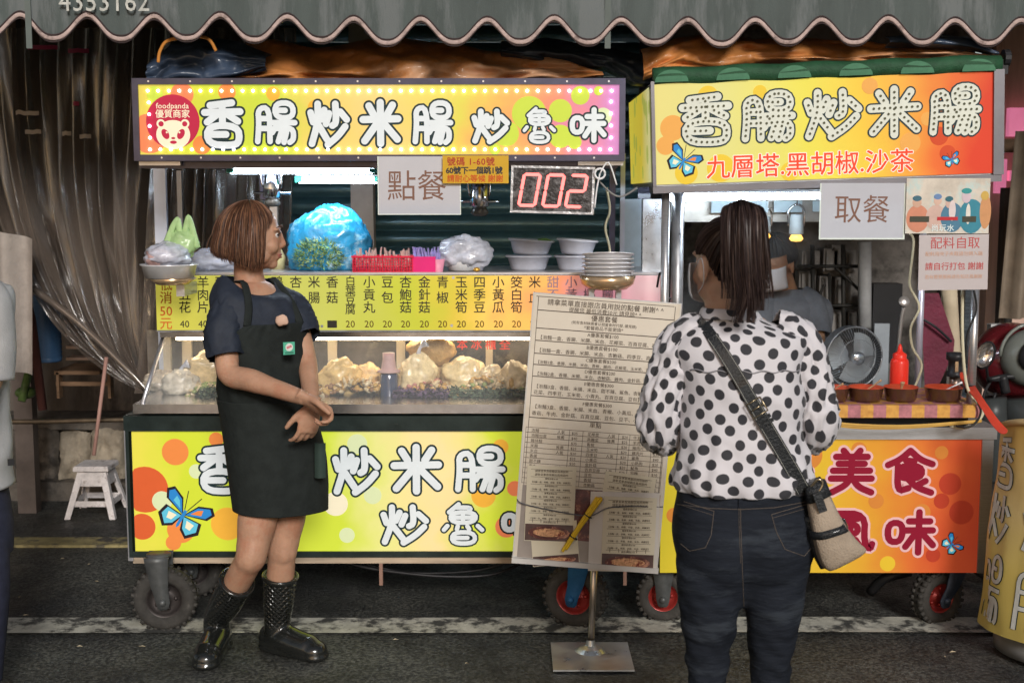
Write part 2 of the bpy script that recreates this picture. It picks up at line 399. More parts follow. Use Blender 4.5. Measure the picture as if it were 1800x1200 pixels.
def line_strip(py0, py1, px0, px1, nm):
    a, b, c, d = G(px0, py1), G(px1, py1 + 2), G(px1, py0 + 2), G(px0, py0)
    mb = MB(); n = 60
    mb.grid(lambda u, v: V((a.x + (b.x - a.x) * u, (a.y + (d.y - a.y) * v), .0085 + .004 * noise.noise(V(((a.x + (b.x - a.x) * u + 14) / 28 * 22, (a.y + (d.y - a.y) * v + 4) / 16 * 14, 0)))
        )), n, 2)
    obj(nm, mb, paint, kind='structure')
line_strip(1088, 1115, -900, 2700, 'road_line')
mb = MB(); q = G(0, 962); q2 = G(0, 950)
# pavement behind the carts with a kerb
conc = M('old_concrete', (.12, .105, .09), .75, 0, .4, 7, bump=.6, bs=40, col2=(.05, .045, .04), c2s=5, c2t=.5)
conc_l = M('pale_concrete', (.36, .31, .24), .8, 0, .35, 8, bump=.6, bs=50, col2=(.1, .085, .07), c2s=4, c2t=.55)
line2 = M('worn_yellow_paint', (.32, .27, .13), .7, 0, .4, 12, col2=(.07, .065, .06), c2s=8, c2t=.5)
mb = MB(); mb.bbox((-5, q.y, -.01), (-.9, q2.y + .02, .012)); obj('gutter_edge', mb, line2, kind='structure')
KY = G(0, 880).y     # kerb / step face
mb = MB(); mb.bbox((-6, KY + .0, -.05), (6, 9, .10)); obj('pavement', mb, conc, kind='structure')
# stone step blocks under the curtain
t = thing('retaining_wall', P(90, 860, KY + .1), 'low rough concrete step of uneven blocks behind the white stool at the left', 'wall')
for i, (x0, x1, y0, y1, mt) in enumerate([(-40, 30, 752, 868, conc), (32, 104, 748, 870, conc), (106, 160, 756, 866, conc_l), (162, 222, 750, 868, conc_l), (224, 330, 752, 868, conc)]):
    mb = MB(); a, b = P(x0, y1, KY + .12), P(x1, y0, KY + .12); c = (a + b) / 2; hx, hz = (b.x - a.x) / 2, (b.z - a.z) / 2
    def fb(u, v, c=c, hx=hx, hz=hz, i=i):
        x, z = (u * 2 - 1), (v * 2 - 1); k = 1 - .08 * (x * x * z * z)
        return V((c.x + x * hx * k, c.y - .05 * (1 - x ** 8) * (1 - z ** 8) + .05 * noise.noise(V((x * 1.6 + i * 5, z * 1.6, i))) + .02 * noise.noise(V((x * 6 + i * 5, z * 6, i))), c.z + z * hz * k))
    mb.grid(fb, 18, 18); mb.bbox((a.x + .01, c.y + .05, a.z + .01), (b.x - .01, c.y + .4, b.z - .01))
    obj('block', mb, mt, t, True)
mb = MB(); mb.bbox(P(-60, 755, KY + .1), P(340, 742, KY + .1) + V((0, .6, 0))); obj('coping', mb, conc, t)
wallm = M('dark_brown_wall', (.085, .072, .062), .8, 0, .5, 4, bump=.5, bs=30, col2=(.16, .13, .11), c2s=2.5, c2t=.55, stretch=(1, 1, .3))
mb = MB(); mb.bbox((-6, 7.1, 0), (-1.1, 7.3, 4)); obj('back_wall', mb, wallm, kind='structure')
wallr = M('grimy_grey_wall', (.2, .185, .17), .8, 0, .5, 5, bump=.5, bs=30, col2=(.07, .065, .06), c2s=3, c2t=.5)
mb = MB(); mb.bbox((.62, 6.9, 0), (2.45, 7.1, 4)); obj('side_wall', mb, wallr, kind='structure')
pink = M('pink_lit_wall', (.62, .42, .34), .7, 0, .3, 3, col2=(.4, .26, .2), c2s=4, c2t=.55, stretch=(3, 1, .4))  # pinkish wall colour with streaks of a darker tone
mb = MB(); mb.bbox((2.45, 6.6, 0), (6, 6.8, 4)); obj('shop_wall', mb, pink, kind='structure')

# rolling shutter
SY = 6.3
teal = M('teal_shutter_paint', (.07, .16, .2), .32, .3, .2, 6, bump=.04, bs=60, coat=.2)
t = thing('rolling_shutter', P(780, 800, SY), 'dark teal rolling shutter with horizontal slats behind the left cart', 'shutter')
x0, x1 = P(500, 400, SY).x, P(1120, 400, SY).x
z = .12; i = 0
while z < 2.6:
    h = .082; mb = MB(); prof = []
    for k in range(7):
        a = k / 6; prof.append((-.014 * sin(pi * a) - .002, z + a * (h - .008)))
    prof.append((.004, z + h - .006)); prof.append((.004, z + h))
    mb.add([(x, SY + d, zz) for d, zz in prof for x in (x0, x1)], [(2 * k, 2 * k + 1, 2 * k + 3, 2 * k + 2) for k in range(len(prof) - 1)])
    obj('slat', mb, teal, t, True); z += h; i += 1
for q_ in (x0 - .06, x1): mb = MB(); mb.bbox((q_, SY - .03, 0), (q_ + .06, SY + .06, 2.7)); obj('guide_rail', mb, darkframe, t)
cream = M('cream_column_paint', (.42, .38, .36), .6, 0, .15, 4, bump=.1, col2=(.3, .26, .24), c2s=6, c2t=.6)
mb = MB(); a, b = P(628, 1000, 5.9), P(656, 200, 5.9); mb.bbox((a.x, 5.85, 0), (b.x, 5.95, 2.6))
obj('column', mb, cream, label='pale grey square pillar between the blue bag and the shutter', cat='pillar')
# roof over the stalls
roofm = M('under_roof_sheet', (.16, .15, .14), .7, 0, .3, 3)
mb = MB(); mb.add([(-6, 4.45, 2.65), (6, 4.45, 2.65), (6, 7.3, 3.1), (-6, 7.3, 3.1)], [(0, 1, 2, 3)]); obj('roof', mb, roofm, kind='structure')

# ------------------------------------------------------------------ awning
AY = 4.48
awn = M('awning_canvas', (.075, .092, .088), .65, 0, .25, 3, bump=.25, bs=300, col2=(.14, .155, .155), c2s=2.6, c2t=.48, stretch=(2.2, 1, .35))
trim = M('awning_trim', (.46, .35, .32), .7, 0, .3, 30, bump=.3, bs=200, col2=(.16, .12, .11), c2s=14, c2t=.56)
trimd = M('awning_trim_edge', (.05, .035, .035), .8, 0, .1)
def scal(x):     # x in px -> edge y in px
    base = 44 + 14 * min(1, max(0, (x + 200) / 1100)) if x < 900 else 58
    ph = (x - 153) / 117.3 * 2 * pi
    c = cos(ph)
    return base - 20.5 * (((c + 1) / 2) ** 1.3 * 2 - 1) + (1.2 * sin(x * .031)) + 1.5 * sin(x * .0113)
t = thing('awning', P(900, 60, AY), 'grey green canvas awning with a scalloped pink-edged valance along the top', 'awning')
def fold(x, z): return .012 * noise.noise(V((x * 1.4, z * 3, 0))) + .006 * noise.noise(V((x * 6, z * 9, 3)))
mb = MB(); NX = 560; ext = []
for i in range(NX + 1):
    px = -500 + 2800 * i / NX; e = P(px, scal(px), AY); ext.append(e)
rows = 12
vs = []
for j in range(rows + 1):
    for e in ext:
        zt = 2.62; z_ = e.z + (zt - e.z) * (j / rows) ** 1.0
        vs.append(V((e.x, AY + fold(e.x, z_) + .05 * (j / rows) ** 3, z_)))
mb.add(vs, [(j * (NX + 1) + i, j * (NX + 1) + i + 1, (j + 1) * (NX + 1) + i + 1, (j + 1) * (NX + 1) + i) for j in range(rows) for i in range(NX)])
obj('valance', mb, awn, t, True)
mb = MB(); mb.tube([V((e.x, AY + fold(e.x, e.z) - .002, e.z + .004)) for e in ext], .0085, 6, flat=.45, up=(0, 1, 0)); obj('trim', mb, trim, t, True)
mb = MB(); mb.tube([V((e.x, AY + fold(e.x, e.z) - .003, e.z + .0155)) for e in ext], .0032, 5); mb.tube([V((e.x, AY + fold(e.x, e.z) - .003, e.z - .008)) for e in ext], .0024, 5); obj('trim_seam', mb, trimd, t, True)
mb = MB()
for px in (52, 1068): 
    p0 = P(px, 60, AY); mb.box((p0.x, AY - .006, 2.35), (.02, .004, .5))
obj('canvas_seam', mb, M('seam', (.12, .14, .13), .7), t)
mb = MB(); mb.grid(lambda u, v: V((-5.5 + 11 * u, AY + .04 + v * 2.9, 2.62 + v * .42 + .015 * noise.noise(V((u * 20, v * 4, 1))))), 60, 10); obj('canopy', mb, awn, t, True)
f = Fr(P(104, 20, AY - .02)); chalk = M('faded_white_paint', (.5, .5, .46), .8, 0, .3, 40, col2=(.2, .22, .21), c2s=60, c2t=.6)
text('phone_number', '4353162', .095, f, 0, 0, chalk, t, align='LEFT', cs=1.02, sx=.92, d=.004)

# ------------------------------------------------------------------ tarpaulins on the cart roofs
tarp_o = M('orange_tarpaulin', (.5, .2, .06), .42, 0, .35, 5, bump=.5, bs=30, coat=.2, col2=(.6, .34, .2), c2s=3, c2t=.5)
tarp_n = M('navy_tarpaulin', (.04, .06, .1), .4, 0, .3, 5, bump=.4, bs=30, coat=.3)
def tarp(name, pts, Y, mat, label, dep=.5, seed=0, amp=.05, nu=70, nv=18, up=.0):
    """crumpled sheet: pts are (px, ytop, ybottom) along its length"""
    def at(u):
        k = u * (len(pts) - 1); i = min(int(k), len(pts) - 2); w = k - i; w = w * w * (3 - 2 * w)
        return [pts[i][q] * (1 - w) + pts[i + 1][q] * w for q in range(3)]
    def fn(u, v):
        x, yt, yb = at(u); p = P(x, yb, Y); q = P(x, yt, Y)
        a = v * pi * .62
        y = Y - sin(a) * .10 + v * v * dep * .3; z_ = p.z + (q.z - p.z) * (1 - cos(a)) / (1 - cos(pi * .62))
        r = abs(noise.noise(V((p.x * 3 + seed, v * 2.2 + p.x * 1.5, seed)))) * 2; r2 = abs(noise.noise(V((p.x * 9 + seed, v * 5 - p.x * 4, seed))))
        r3 = abs(noise.noise(V((p.x * 20 + seed, v * 9 + p.x * 8, seed + 2))))
        return V((p.x, y + amp * (r - .5) + amp * 1.1 * r2 + amp * .5 * r3, z_ + amp * .35 * noise.noise(V((p.x * 5, v * 3, seed + 4))) * (1 if v > .05 else .3)))
    mb = MB(); mb.grid(fn, nu, nv)
    return from_mesh(name, smoothed(mb, [mat], name, 1, .004))
tag(tarp('tarpaulin', [(380, 70, 140), (450, 62, 140), (540, 72, 141), (620, 60, 146), (680, 55, 152), (760, 60, 150), (850, 78, 147), (930, 85, 140), (1000, 95, 138), (1060, 110, 136)], 4.74, tarp_o, '', .9, 1, .06),
    'crumpled orange brown tarpaulin bunched on the roof of the left cart', 'tarpaulin')
tag(tarp('tarpaulin', [(262, 95, 138), (300, 66, 140), (360, 62, 139), (420, 70, 134), (470, 85, 128)], 4.70, tarp_n, '', .6, 9, .06, 40),
    'dark navy tarpaulin folded at the left end of the left cart roof', 'tarpaulin')
tag(tarp('tarpaulin', [(880, 70, 100), (960, 62, 108), (1060, 78, 120), (1110, 84, 150), (1150, 92, 152)], 4.85, tarp_n, '', .6, 14, .06, 40),
    'dark blue tarpaulin sagging between the two cart roofs', 'tarpaulin')
tag(tarp('tarpaulin', [(1130, 80, 142), (1200, 60, 118), (1320, 55, 116), (1450, 62, 112), (1560, 72, 106), (1660, 76, 104), (1750, 98, 108)], 4.62, tarp_o, '', .6, 23, .05),
    'crumpled orange brown tarpaulin rolled on the roof of the right cart', 'tarpaulin')
tag(tarp('tarpaulin', [(1555, 66, 84), (1640, 56, 84), (1700, 66, 90), (1745, 92, 97)], 4.60, tarp_n, '', .3, 29, .03, 30, 10),
    'black tarpaulin flap lying over the orange one on the right cart roof', 'tarpaulin')
mb = MB(); tp = [P(278, 110, 4.55), P(282, 88, 4.55), P(300, 70, 4.55), P(360, 66, 4.56), P(380, 90, 4.57)]
mb.tube(tp, .006, 6, flat=.5, smooth=6); obj('webbing_strap', mb, M('orange_webbing', (.55, .22, .04), .6), None, True, 'bright orange webbing strap over the navy tarpaulin', 'strap')

# ------------------------------------------------------------------ clear plastic curtain
def curtain_mat():
    m = bpy.data.materials.new('smoky_clear_plastic'); m.use_nodes = True
    n, l = m.node_tree.nodes, m.node_tree.links; b = n['Principled BSDF']
    b.inputs['Roughness'].default_value = .13; b.inputs['Specular IOR Level'].default_value = 1.; b.inputs['Coat Weight'].default_value = 1.; b.inputs['Coat Roughness'].default_value = .1
    tc = n.new('ShaderNodeTexCoord'); mp = n.new('ShaderNodeMapping'); mp.inputs['Scale'].default_value = (7, .5, 1); l.new(tc.outputs['UV'], mp.inputs[0])
    t1 = n.new('ShaderNodeTexNoise'); t1.inputs['Scale'].default_value = 1.; t1.inputs['Detail'].default_value = 9; t1.inputs['Roughness'].default_value = .72; l.new(mp.outputs[0], t1.inputs[0])
    r = n.new('ShaderNodeValToRGB'); r.color_ramp.elements[0].position = .3; r.color_ramp.elements[1].position = .72
    r.color_ramp.elements[0].color = (.028, .02, .016, 1); r.color_ramp.elements[1].color = (.25, .2, .165, 1); l.new(t1.outputs[0], r.inputs[0]); l.new(r.outputs[0], b.inputs['Base Color'])
    mr = n.new('ShaderNodeMapRange'); mr.inputs[1].default_value = .3; mr.inputs[2].default_value = .7; mr.inputs[3].default_value = .5; mr.inputs[4].default_value = .9; l.new(t1.outputs[0], mr.inputs[0]); l.new(mr.outputs[0], b.inputs['Alpha'])
    bp = n.new('ShaderNodeBump'); bp.inputs['Strength'].default_value = .7; bp.inputs['Distance'].default_value = .02; l.new(t1.outputs[0], bp.inputs['Height']); l.new(bp.outputs[0], b.inputs['Normal'])
    return m
cur_m = curtain_mat()
CY = 5.75
def curt(x0, x1, ctrl, end, seed, npl, name, label, ytop=50, Yc=CY, A=.05):
    def fn(u, v):
        T = V((x0 + (x1 - x0) * u, ytop)); C = V((T.x + ctrl[0] * (1 - u) + ctrl[2] * u, ctrl[1] + ctrl[3] * u)); E_ = V((end[0] + end[2] * u, end[1] + end[3] * u))
        q = T * (1 - v) ** 2 + C * 2 * v * (1 - v) + E_ * v * v
        p = P(q.x, q.y, Yc); s_ = sin(u * npl * 2 * pi + 4.5 * noise.noise(V((u * 5, v * 1.2, seed)))) * (.5 + noise.noise(V((u * 9, v * 3, seed + 5))) ** 2 * 3); s2 = sin(u * npl * 5.3 * pi + 2 * v + seed)
        a = A * (1 - .75 * v ** 3)
        return V((p.x + .012 * s2, p.y + a * (abs(s_) * 1.4 - .7) + a * .35 * s2 + .02 * noise.noise(V((u * 30, v * 5, seed))), p.z))
    mb = MB(); mb.grid(fn, 220, 40)
    return obj(name, mb, cur_m, None, True, label, 'curtain')
curt(-60, 300, (30, 560, -60, 60), (262, 690, 30, 20), 3, 5, 'plastic_curtain', 'clear brownish plastic sheet in long pleats gathered down to the left cart')
curt(270, 520, (0, 420, 0, 0), (240, 690, 250, 30), 8, 5, 'plastic_curtain', 'clear plastic curtain hanging behind the short haired woman', Yc=5.6, A=.04)
mb = MB(); mb.tube([P(-60, 440, 5.68), P(30, 490, 5.66), P(130, 560, 5.62), P(215, 640, 5.58), P(272, 700, 5.56)], [.008, .014, .016, .014, .01], 10, smooth=6)
obj('curtain_hem', mb, cur_m, None, True, 'thick rolled hem of the plastic curtain sweeping down to the cart', 'curtain hem')
tiem = M('pale_tape', (.5, .42, .35), .6)
TL = {(48, 199): 'upper pale tape scrap at the far left of the plastic curtain', (58, 232): 'lower pale tape scrap at the far left of the plastic curtain', (117, 235): 'pale tape scrap in the middle of the lower tape row', (150, 240): 'pale tape scrap nearest the roof sign on the curtain', (134, 182): 'small pink tape scrap halfway up the plastic curtain', (75, 84): 'long pink tape scrap under the awning at the far left', (138, 90): 'long pink tape scrap under the awning nearer the roof sign'}
for (x, y, w, c) in ((48, 199, 40, 0), (58, 232, 28, 0), (117, 235, 16, 0), (150, 240, 20, 0), (134, 182, 10, 1), (75, 84, 52, 1), (138, 90, 36, 1)):
    mb = MB(); p = P(x, y, 5.62); 
    mb.grid(lambda u, v, p=p, w=w: V((p.x + (u - .5) * w * S(5.62), p.y - .01 * sin(pi * u), p.z + (v - .5) * .018 + .008 * noise.noise(V((u * 3, x, 0))))), 8, 2)
    obj('tape_scrap', mb, M('pink_tape', (.5, .05, .12), .5) if c else tiem, None, True, TL[(x, y)], 'tape', group={0: 'pale tape scraps', 1: 'pink tape scraps'}[c])

# ------------------------------------------------------------------ clutter at the left behind the curtain
mb = MB(); mb.grid(lambda u, v: P(-30 + 85 * u + 4 * v, 640 - 240 * v + 20 * u, 5.5) + V((0, .03 * sin(u * 9 + v), 0)), 16, 16)
obj('cloth', mb, M('grey_beige_cloth', (.33, .29, .26), .85, 0, .25, 6, bump=.3), None, True, 'greyish beige cloth hanging at the far left edge', 'cloth')
mb = MB(); mb.lathe([(0, 0), (.058, .0), (.06, .01)] + [(.06 + .004 * (i % 2), .01 + i * .012) for i in range(26)] + [(.05, .33), (0, .335)], P(86, 635, 6.1), 20)
obj('barrel', mb, M('blue_plastic', (.03, .07, .14), .4), None, True, 'dark blue ribbed plastic drum behind the curtain', 'drum')
t = thing('bench', P(155, 700, 6.2), 'old dark wooden bench standing behind the pipe rail', 'bench')
mb = MB(); mb.bbox(P(95, 652, 6.2), P(208, 644, 6.5)); obj('seat', mb, wood_b, t)
for x in (100, 190):
    mb = MB(); a = P(x, 700, 6.2); b = P(x + 9, 652, 6.25); mb.bbox((a.x, 6.2, a.z), (b.x, 6.25, b.z)); obj('leg', mb, wood_b, t)
mb = MB(); mb.bbox(P(98, 678, 6.22), P(200, 670, 6.24)); obj('rail', mb, wood_b, t)
for k, (yy, x0, x1) in enumerate(((560, 112, 165), (582, 114, 172), (604, 116, 180), (624, 116, 190))):
    mb = MB(); mb.bbox(P(x0, yy + 9, 6.5), P(x1, yy, 6.6)); obj('plank', mb, M('pale_step_wood', (.35, .25, .2), .6, 0, .2), None, label=('topmost', 'second', 'third', 'lowest')[k] + ' pale wooden plank counted from the top beyond the plastic curtain', cat='plank', group='planks behind the curtain')  # one pale wood tone for all four strips
mb = MB(); mb.tube([P(-60, 740, 5.6), P(60, 741, 5.6), P(150, 739, 5.6), P(235, 737, 5.6)], .011, 10, smooth=3)
obj('pipe_rail', mb, M('rusty_pipe', (.12, .09, .06), .5, .6, .4, 20), None, True, 'thin rusty pipe running level behind the white stool', 'pipe')
mb = MB(); mb.tube([P(187, 628, 5.55), P(165, 800, 5.42)], .0085, 8); obj('broom_handle', mb, M('pink_wood', (.42, .24, .2), .5), None, True, 'pinkish wooden broom handle leaning above the white stool', 'handle')
mb = MB(); mb.ell(P(45, 690, 6.0), (.05, .04, .03)); mb.tube([P(50, 655, 6.0), P(38, 705, 5.95)], .02, 8); obj('bottle_bag', mb, M('green_red_bag', (.1, .16, .05), .4, 0, .5, 20), None, True, 'small dark green bag on the ground behind the pipe rail', 'bag')
mb = MB(); mb.tube([P(20, 430, 5.9), P(55, 560, 5.9), P(75, 720, 5.9)], .022, 8); obj('wooden_post', mb, M('dark_red_wood', (.09, .035, .03), .6), None, True, 'dark red slanting pole beside the hanging cloth', 'pole')
mb = MB(); a = P(-30, 1000, 6.6); mb.bbox((P(30, 700, 6.4).x, 6.35, 0), (P(62, 700, 6.4).x, 6.42, 2.7)); obj('door_post', mb, M('dark_post', (.1, .08, .07), .7, 0, .3), None, label='dark upright timber post behind the plastic curtain', cat='post')

# stool
def stool():
    wp = M('stool_plastic', (.82, .78, .78), .6, 0, .2, 25, bump=.2, bs=60, col2=(.4, .34, .32), c2s=18, c2t=.56)
    t = thing('plastic_stool', G(170, 905), 'dirty white plastic stool on the road at the left', 'stool')
    g = G(172, 903); h = .25; w0, w1 = .14, .09
    mb = MB(); c = g + V((0, 0, h)); mb.lathe([(0, .012), (w1 * 1.28, .012), (w1 * 1.36, .006), (w1 * 1.38, -.012), (w1 * 1.3, -.016), (0, -.01)], c, 4, axis=Matrix.Rotation(pi / 4, 3, 'Z')); obj('seat', mb, wp, t)
    for sx in (-1, 1):
        for sy in (-1, 1):
            mb = MB(); top = c + V((sx * w1 * .78, sy * w1 * .78, -.014)); bot = g + V((sx * w0 * .9, sy * w0 * .9, .003))
            e1, e2 = V((-sx, 0, 0)), V((0, -sy, 0))
            rs = []
            for k in range(5):
                q = top.lerp(bot, k / 4); ww = .034 - .006 * k / 4; rs.append([q, q + e1 * ww, q + e1 * ww + e2 * .006, q + e1 * .006 + e2 * .006, q + e1 * .006 + e2 * ww, q + e2 * ww])
            mb.rings(rs); obj('leg', mb, wp, t)
    for sx, sy in ((0, -1), (0, 1), (-1, 0), (1, 0)):
        mb = MB()
        for zz, hh, kk in ((h - .055, .07, .86), (.075, .028, 1.0)):
            w = (w1 + (w0 * .95 - w1) * (1 - zz / h)) * 1.5 * kk * .62
            ce = g + V((sx * (w0 * .78 - (w0 * .78 - w1 * .72) * zz / h), sy * (w0 * .78 - (w0 * .78 - w1 * .72) * zz / h), zz))
            mb.box(ce, (w * 1.5 if sy else .005, .005 if sy else w * 1.5, hh))
        obj('side_panel', mb, wp, t)
    mb = MB(); mb.tube([g + V((0, 0, h + .012)), g + V((.02, 0, h + .03)), g + V((.06, -.01, h + .016))], .005, 6, smooth=4)
stool()
# litter
lit = M('litter', (.5, .42, .28), .7)
for k, (x, y) in enumerate(((157, 995), (170, 1025), (35, 1053), (45, 1085), (12, 939), (695, 1128), (1675, 1150), (1660, 1158), (250, 1140), (545, 1150), (820, 1170), (1490, 1030), (110, 985), (140, 1140))):
    mb = MB(); g = G(x, y); a = rnd.random() * 3; s_ = rnd.uniform(.005, .011)
    mb.add([g + V((cos(a + q) * s_ * e, sin(a + q) * s_ * e, .009 + zz)) for q, e, zz in ((0, 1.6, 0), (1.6, .6, .004), (3.1, 1.5, .001), (4.7, .5, .003))], [(0, 1, 2, 3)])
    obj('litter_scrap', mb, lit, None, label=['pale litter scrap just left of the left cart, farther one', 'pale litter scrap just left of the left cart, nearer one', "litter scrap on the asphalt beside the passer-by's knee", 'litter scrap just above the white line at the far left', 'litter scrap by the yellowish gutter line at the far left', 'litter scrap on the asphalt in front of the left cart bracket', "litter scrap below the right cart's right wheel", "second litter scrap below the right cart's right wheel", "litter scrap left of the woman's near boot", "litter scrap at the toe of the woman's far boot", 'litter scrap between the far boot and the menu stand base', 'litter scrap under the right cart in deep shade', 'litter scrap on the dark road left of the front wheel', 'litter scrap at the bottom left below the white line'][k], cat='litter', group='litter scraps on the road')
# ================================================================== signs
chw = M('character_white', (.5, .53, .54), .4, 0, .06, 9, emit=.38)
chk = M('character_outline', (.01, .03, .035), .45, 0, 0)
ledm = M('led_bulb', (.9, .9, 1), .3, 0, 0, emit=5.)
dots_mat = M('unlit_bulb', (.09, .09, .05), .3, 0, 0)
YG = (.52, .55, .035)
def inkm(name, c, e=.5): c = tuple(x * .7 + .004 for x in c); e *= 1.1; return M('ink_' + name, c, .45, 0, .05, 6, emit=e, spec=.15)
i_or, i_co, i_yg, i_pale, i_red = inkm('orange', (.72, .22, .05)), inkm('coral', (.75, .2, .08)), inkm('lime', (.5, .6, .06)), inkm('pale', (.6, .66, .38)), inkm('brick', (.6, .1, .025))
i_am = inkm('amber', (.75, .38, .04)); i_mag = inkm('magenta', (.5, .02, .06), .35); i_cream = inkm('cream', (.78, .7, .5))
bf_b, bf_c, bf_k, bf_o = inkm('blue', (.02, .2, .5)), inkm('sky', (.1, .45, .6)), inkm('dark', (.03, .02, .03), 0), inkm('rust', (.7, .2, .04))
def discs(f, Y, lst, parent, d=.0006, nm='printed_spot'):
    for i, (x, y, r, mt) in enumerate(lst):
        mb = MB(); a, b = fpx(f, x, y, Y); disc(mb, f, a, b, r * S(Y), d + .00004 * i)
        obj(nm, mb, mt, parent)
def butterfly(f, a, b, s, rot, parent):
    mb = MB(); c_, s_ = cos(rot), sin(rot)
    def pg(pts, mi, d): mb.add([f(a + s * (x * c_ - y * s_), b + s * (x * s_ + y * c_), d) for x, y in pts], [tuple(range(len(pts)))], mi)
    for sg in (1, -1):
        pg([(0, 0), (sg * .3, .55), (sg * .75, .75), (sg * .95, .55), (sg * .8, .25)], 2, .0012)
        pg([(sg * .06, .04), (sg * .32, .48), (sg * .7, .66), (sg * .84, .52), (sg * .72, .28)], 0, .0014)
        pg([(sg * .2, .16), (sg * .36, .4), (sg * .52, .5), (sg * .55, .3)], 3 if sg > 0 else 1, .0016)
        pg([(0, 0), (sg * .7, .05), (sg * .8, -.35), (sg * .45, -.7), (sg * .15, -.5)], 2, .0011)
        pg([(sg * .05, -.04), (sg * .6, 0), (sg * .68, -.3), (sg * .42, -.58), (sg * .2, -.42)], 1, .0013)
        pg([(sg * .2, -.1), (sg * .5, -.12), (sg * .46, -.36), (sg * .28, -.34)], 4, .0015)
        pg([(0, .1), (sg * .25, .85), (sg * .28, .84), (sg * .03, .1)], 2, .0017)
    pg([(-.06, .2), (.06, .2), (.05, -.4), (0, -.5), (-.05, -.4)], 0, .0018)
    obj('butterfly_print', mb, [bf_b, bf_c, bf_k, bf_o, i_cream], parent)

# --- roof sign of the left cart
SGY = 4.66
f = Fr(P(667, 210, SGY)); k = S(SGY)
t = thing('roof_sign', P(667, 283, SGY), 'long lit roof sign of the left cart with a red round emblem and edge bulbs', 'sign')
def F(px, py, Y=SGY, fr=None): return fpx(fr or f, px, py, Y)
x0, y1 = F(232, 138); x1, y0 = F(1098, 283)
mb = MB(); slab(mb, f, x0, y0, x1, y1, -.16, -.012); obj('box', mb, darkframe, t)
mb = MB()
px0, py1 = F(243, 149); px1, py0 = F(1088, 272)
slab(mb, f, x0, py1, x1, y1, -.013, .008); slab(mb, f, x0, y0, x1, py0, -.013, .008); slab(mb, f, x0, py0, px0, py1, -.013, .0078); slab(mb, f, px1, py0, x1, py1, -.013, .0078)
for q in range(12): disc(mb, f, x0 + .06 + q * (x1 - x0 - .12) / 11, (py1 + y1) / 2, .0035, .0085, 1, 8); disc(mb, f, x0 + .1 + q * (x1 - x0 - .14) / 11.5, (py0 + y0) / 2, .0035, .0085, 1, 8)
obj('frame', mb, [darkframe, alu], t)
rm = ramp_mat('roof_sign_print', [(0, (.62, .5, .08)), (.12, (.52, .55, .04)), (.28, (.5, .58, .05)), (.36, (.7, .52, .12)), (.5, (.75, .52, .18)), (.66, (.62, .55, .08)), (.78, (.72, .34, .1)), (.87, (.72, .22, .14)), (.94, (.6, .2, .3)), (1, (.5, .2, .42))], 0, .55)
mb = MB(); quad(mb, f, px0, py0, px1, py1, 0); obj('printed_face', mb, rm, t)
CLIP[0] = (px0, py0, px1, py1)
discs(f, SGY, [(262, 235, 34, i_co), (320, 166, 20, i_co), (399, 162, 15, i_or), (355, 255, 16, i_or), (272, 166, 14, i_yg), (930, 200, 30, i_yg), (985, 195, 20, i_yg), (890, 235, 22, i_yg), (1020, 168, 16, i_yg), (1052, 160, 8, i_yg), (985, 240, 20, i_yg), (480, 165, 12, i_am), (555, 190, 14, i_am), (1010, 250, 12, i_yg), (1060, 205, 15, i_pale), (870, 262, 10, i_yg)], t)
CLIP[0] = None
# round emblem
a, b = F(304, 214); mb = MB(); disc(mb, f, a, b, 46.5 * k, .0012, 0, 40)
cy = F(0, 236)[1]
disc(mb, f, a, cy - .002, 29.5 * k, .0016, 1, 32, 25 * k)
for sg in (-1, 1):
    disc(mb, f, a + sg * 21 * k, cy + 18 * k, 7.5 * k, .0015, 1, 16); disc(mb, f, a + sg * 20.5 * k, cy + 17.5 * k, 4.6 * k, .0018, 0, 16)
    disc(mb, f, a + sg * 13.5 * k, cy + 0 * k, 6 * k, .002, 0, 16, 9.5 * k, sg * -.5); disc(mb, f, a + sg * 11 * k, cy + 3 * k, 1.8 * k, .0023, 1, 8)
disc(mb, f, a, cy - 7 * k, 3.6 * k, .002, 0, 12, 2 * k); disc(mb, f, a, cy - 14 * k, 6 * k, .002, 0, 14, 3 * k)
obj('emblem', mb, [i_mag, i_cream], t)
text('emblem_text', 'foodpanda', 13.5 * k, f, a, F(0, 191)[1], i_cream, t, .002, 'CENTER', .008)
text('emblem_text', '優質商家', 15 * k, f, a, F(0, 206)[1], i_cream, t, .002, 'CENTER', .018)
for ch, X0, X1, Y0_, Y1_, w, o in (('香', 357, 426, 178, 255, 6., 3.6), ('腸', 449, 520, 180, 252, 4.8, 3.4), ('炒', 543, 612, 180, 256, 5.8, 3.5), ('米', 636, 702, 179, 254, 6.2, 3.6), ('腸', 726, 794, 180, 252, 4.8, 3.4), ('炒', 830, 894, 194, 250, 5.0, 3.2), ('魯', 918, 978, 190, 250, 3.1, 2.8), ('味', 1002, 1064, 192, 247, 4.5, 3.2)):
    A0, B0 = F(X0, Y1_); A1, B1 = F(X1, Y0_); glyph(f, ch, A0, B0, A1, B1, w * k, o * k, t, chw, chk)
# bulbs round the edge: too small to pick apart, one part
mb = MB(); n = 45; bl = []
for i in range(n):
    bl.append((260 + i * (1075 - 260) / (n - 1), 160)); bl.append((264 + i * (1073 - 264) / (n - 1), 263))
for j in range(1, 5): bl.append((261 + j * .8, 160 + j * 20.6)); bl.append((1074, 158 + j * 21))
for (x, y) in bl:
    A, B_ = F(x, y); mb.lathe([(.0054, 0), (.0050, .003), (.003, .006), (.0002, .0068)], f(A, B_, .003), 8, axis=Matrix.Rotation(pi / 2, 3, 'X'))
obj('bulb_row', mb, ledm, t, True, kind='stuff')
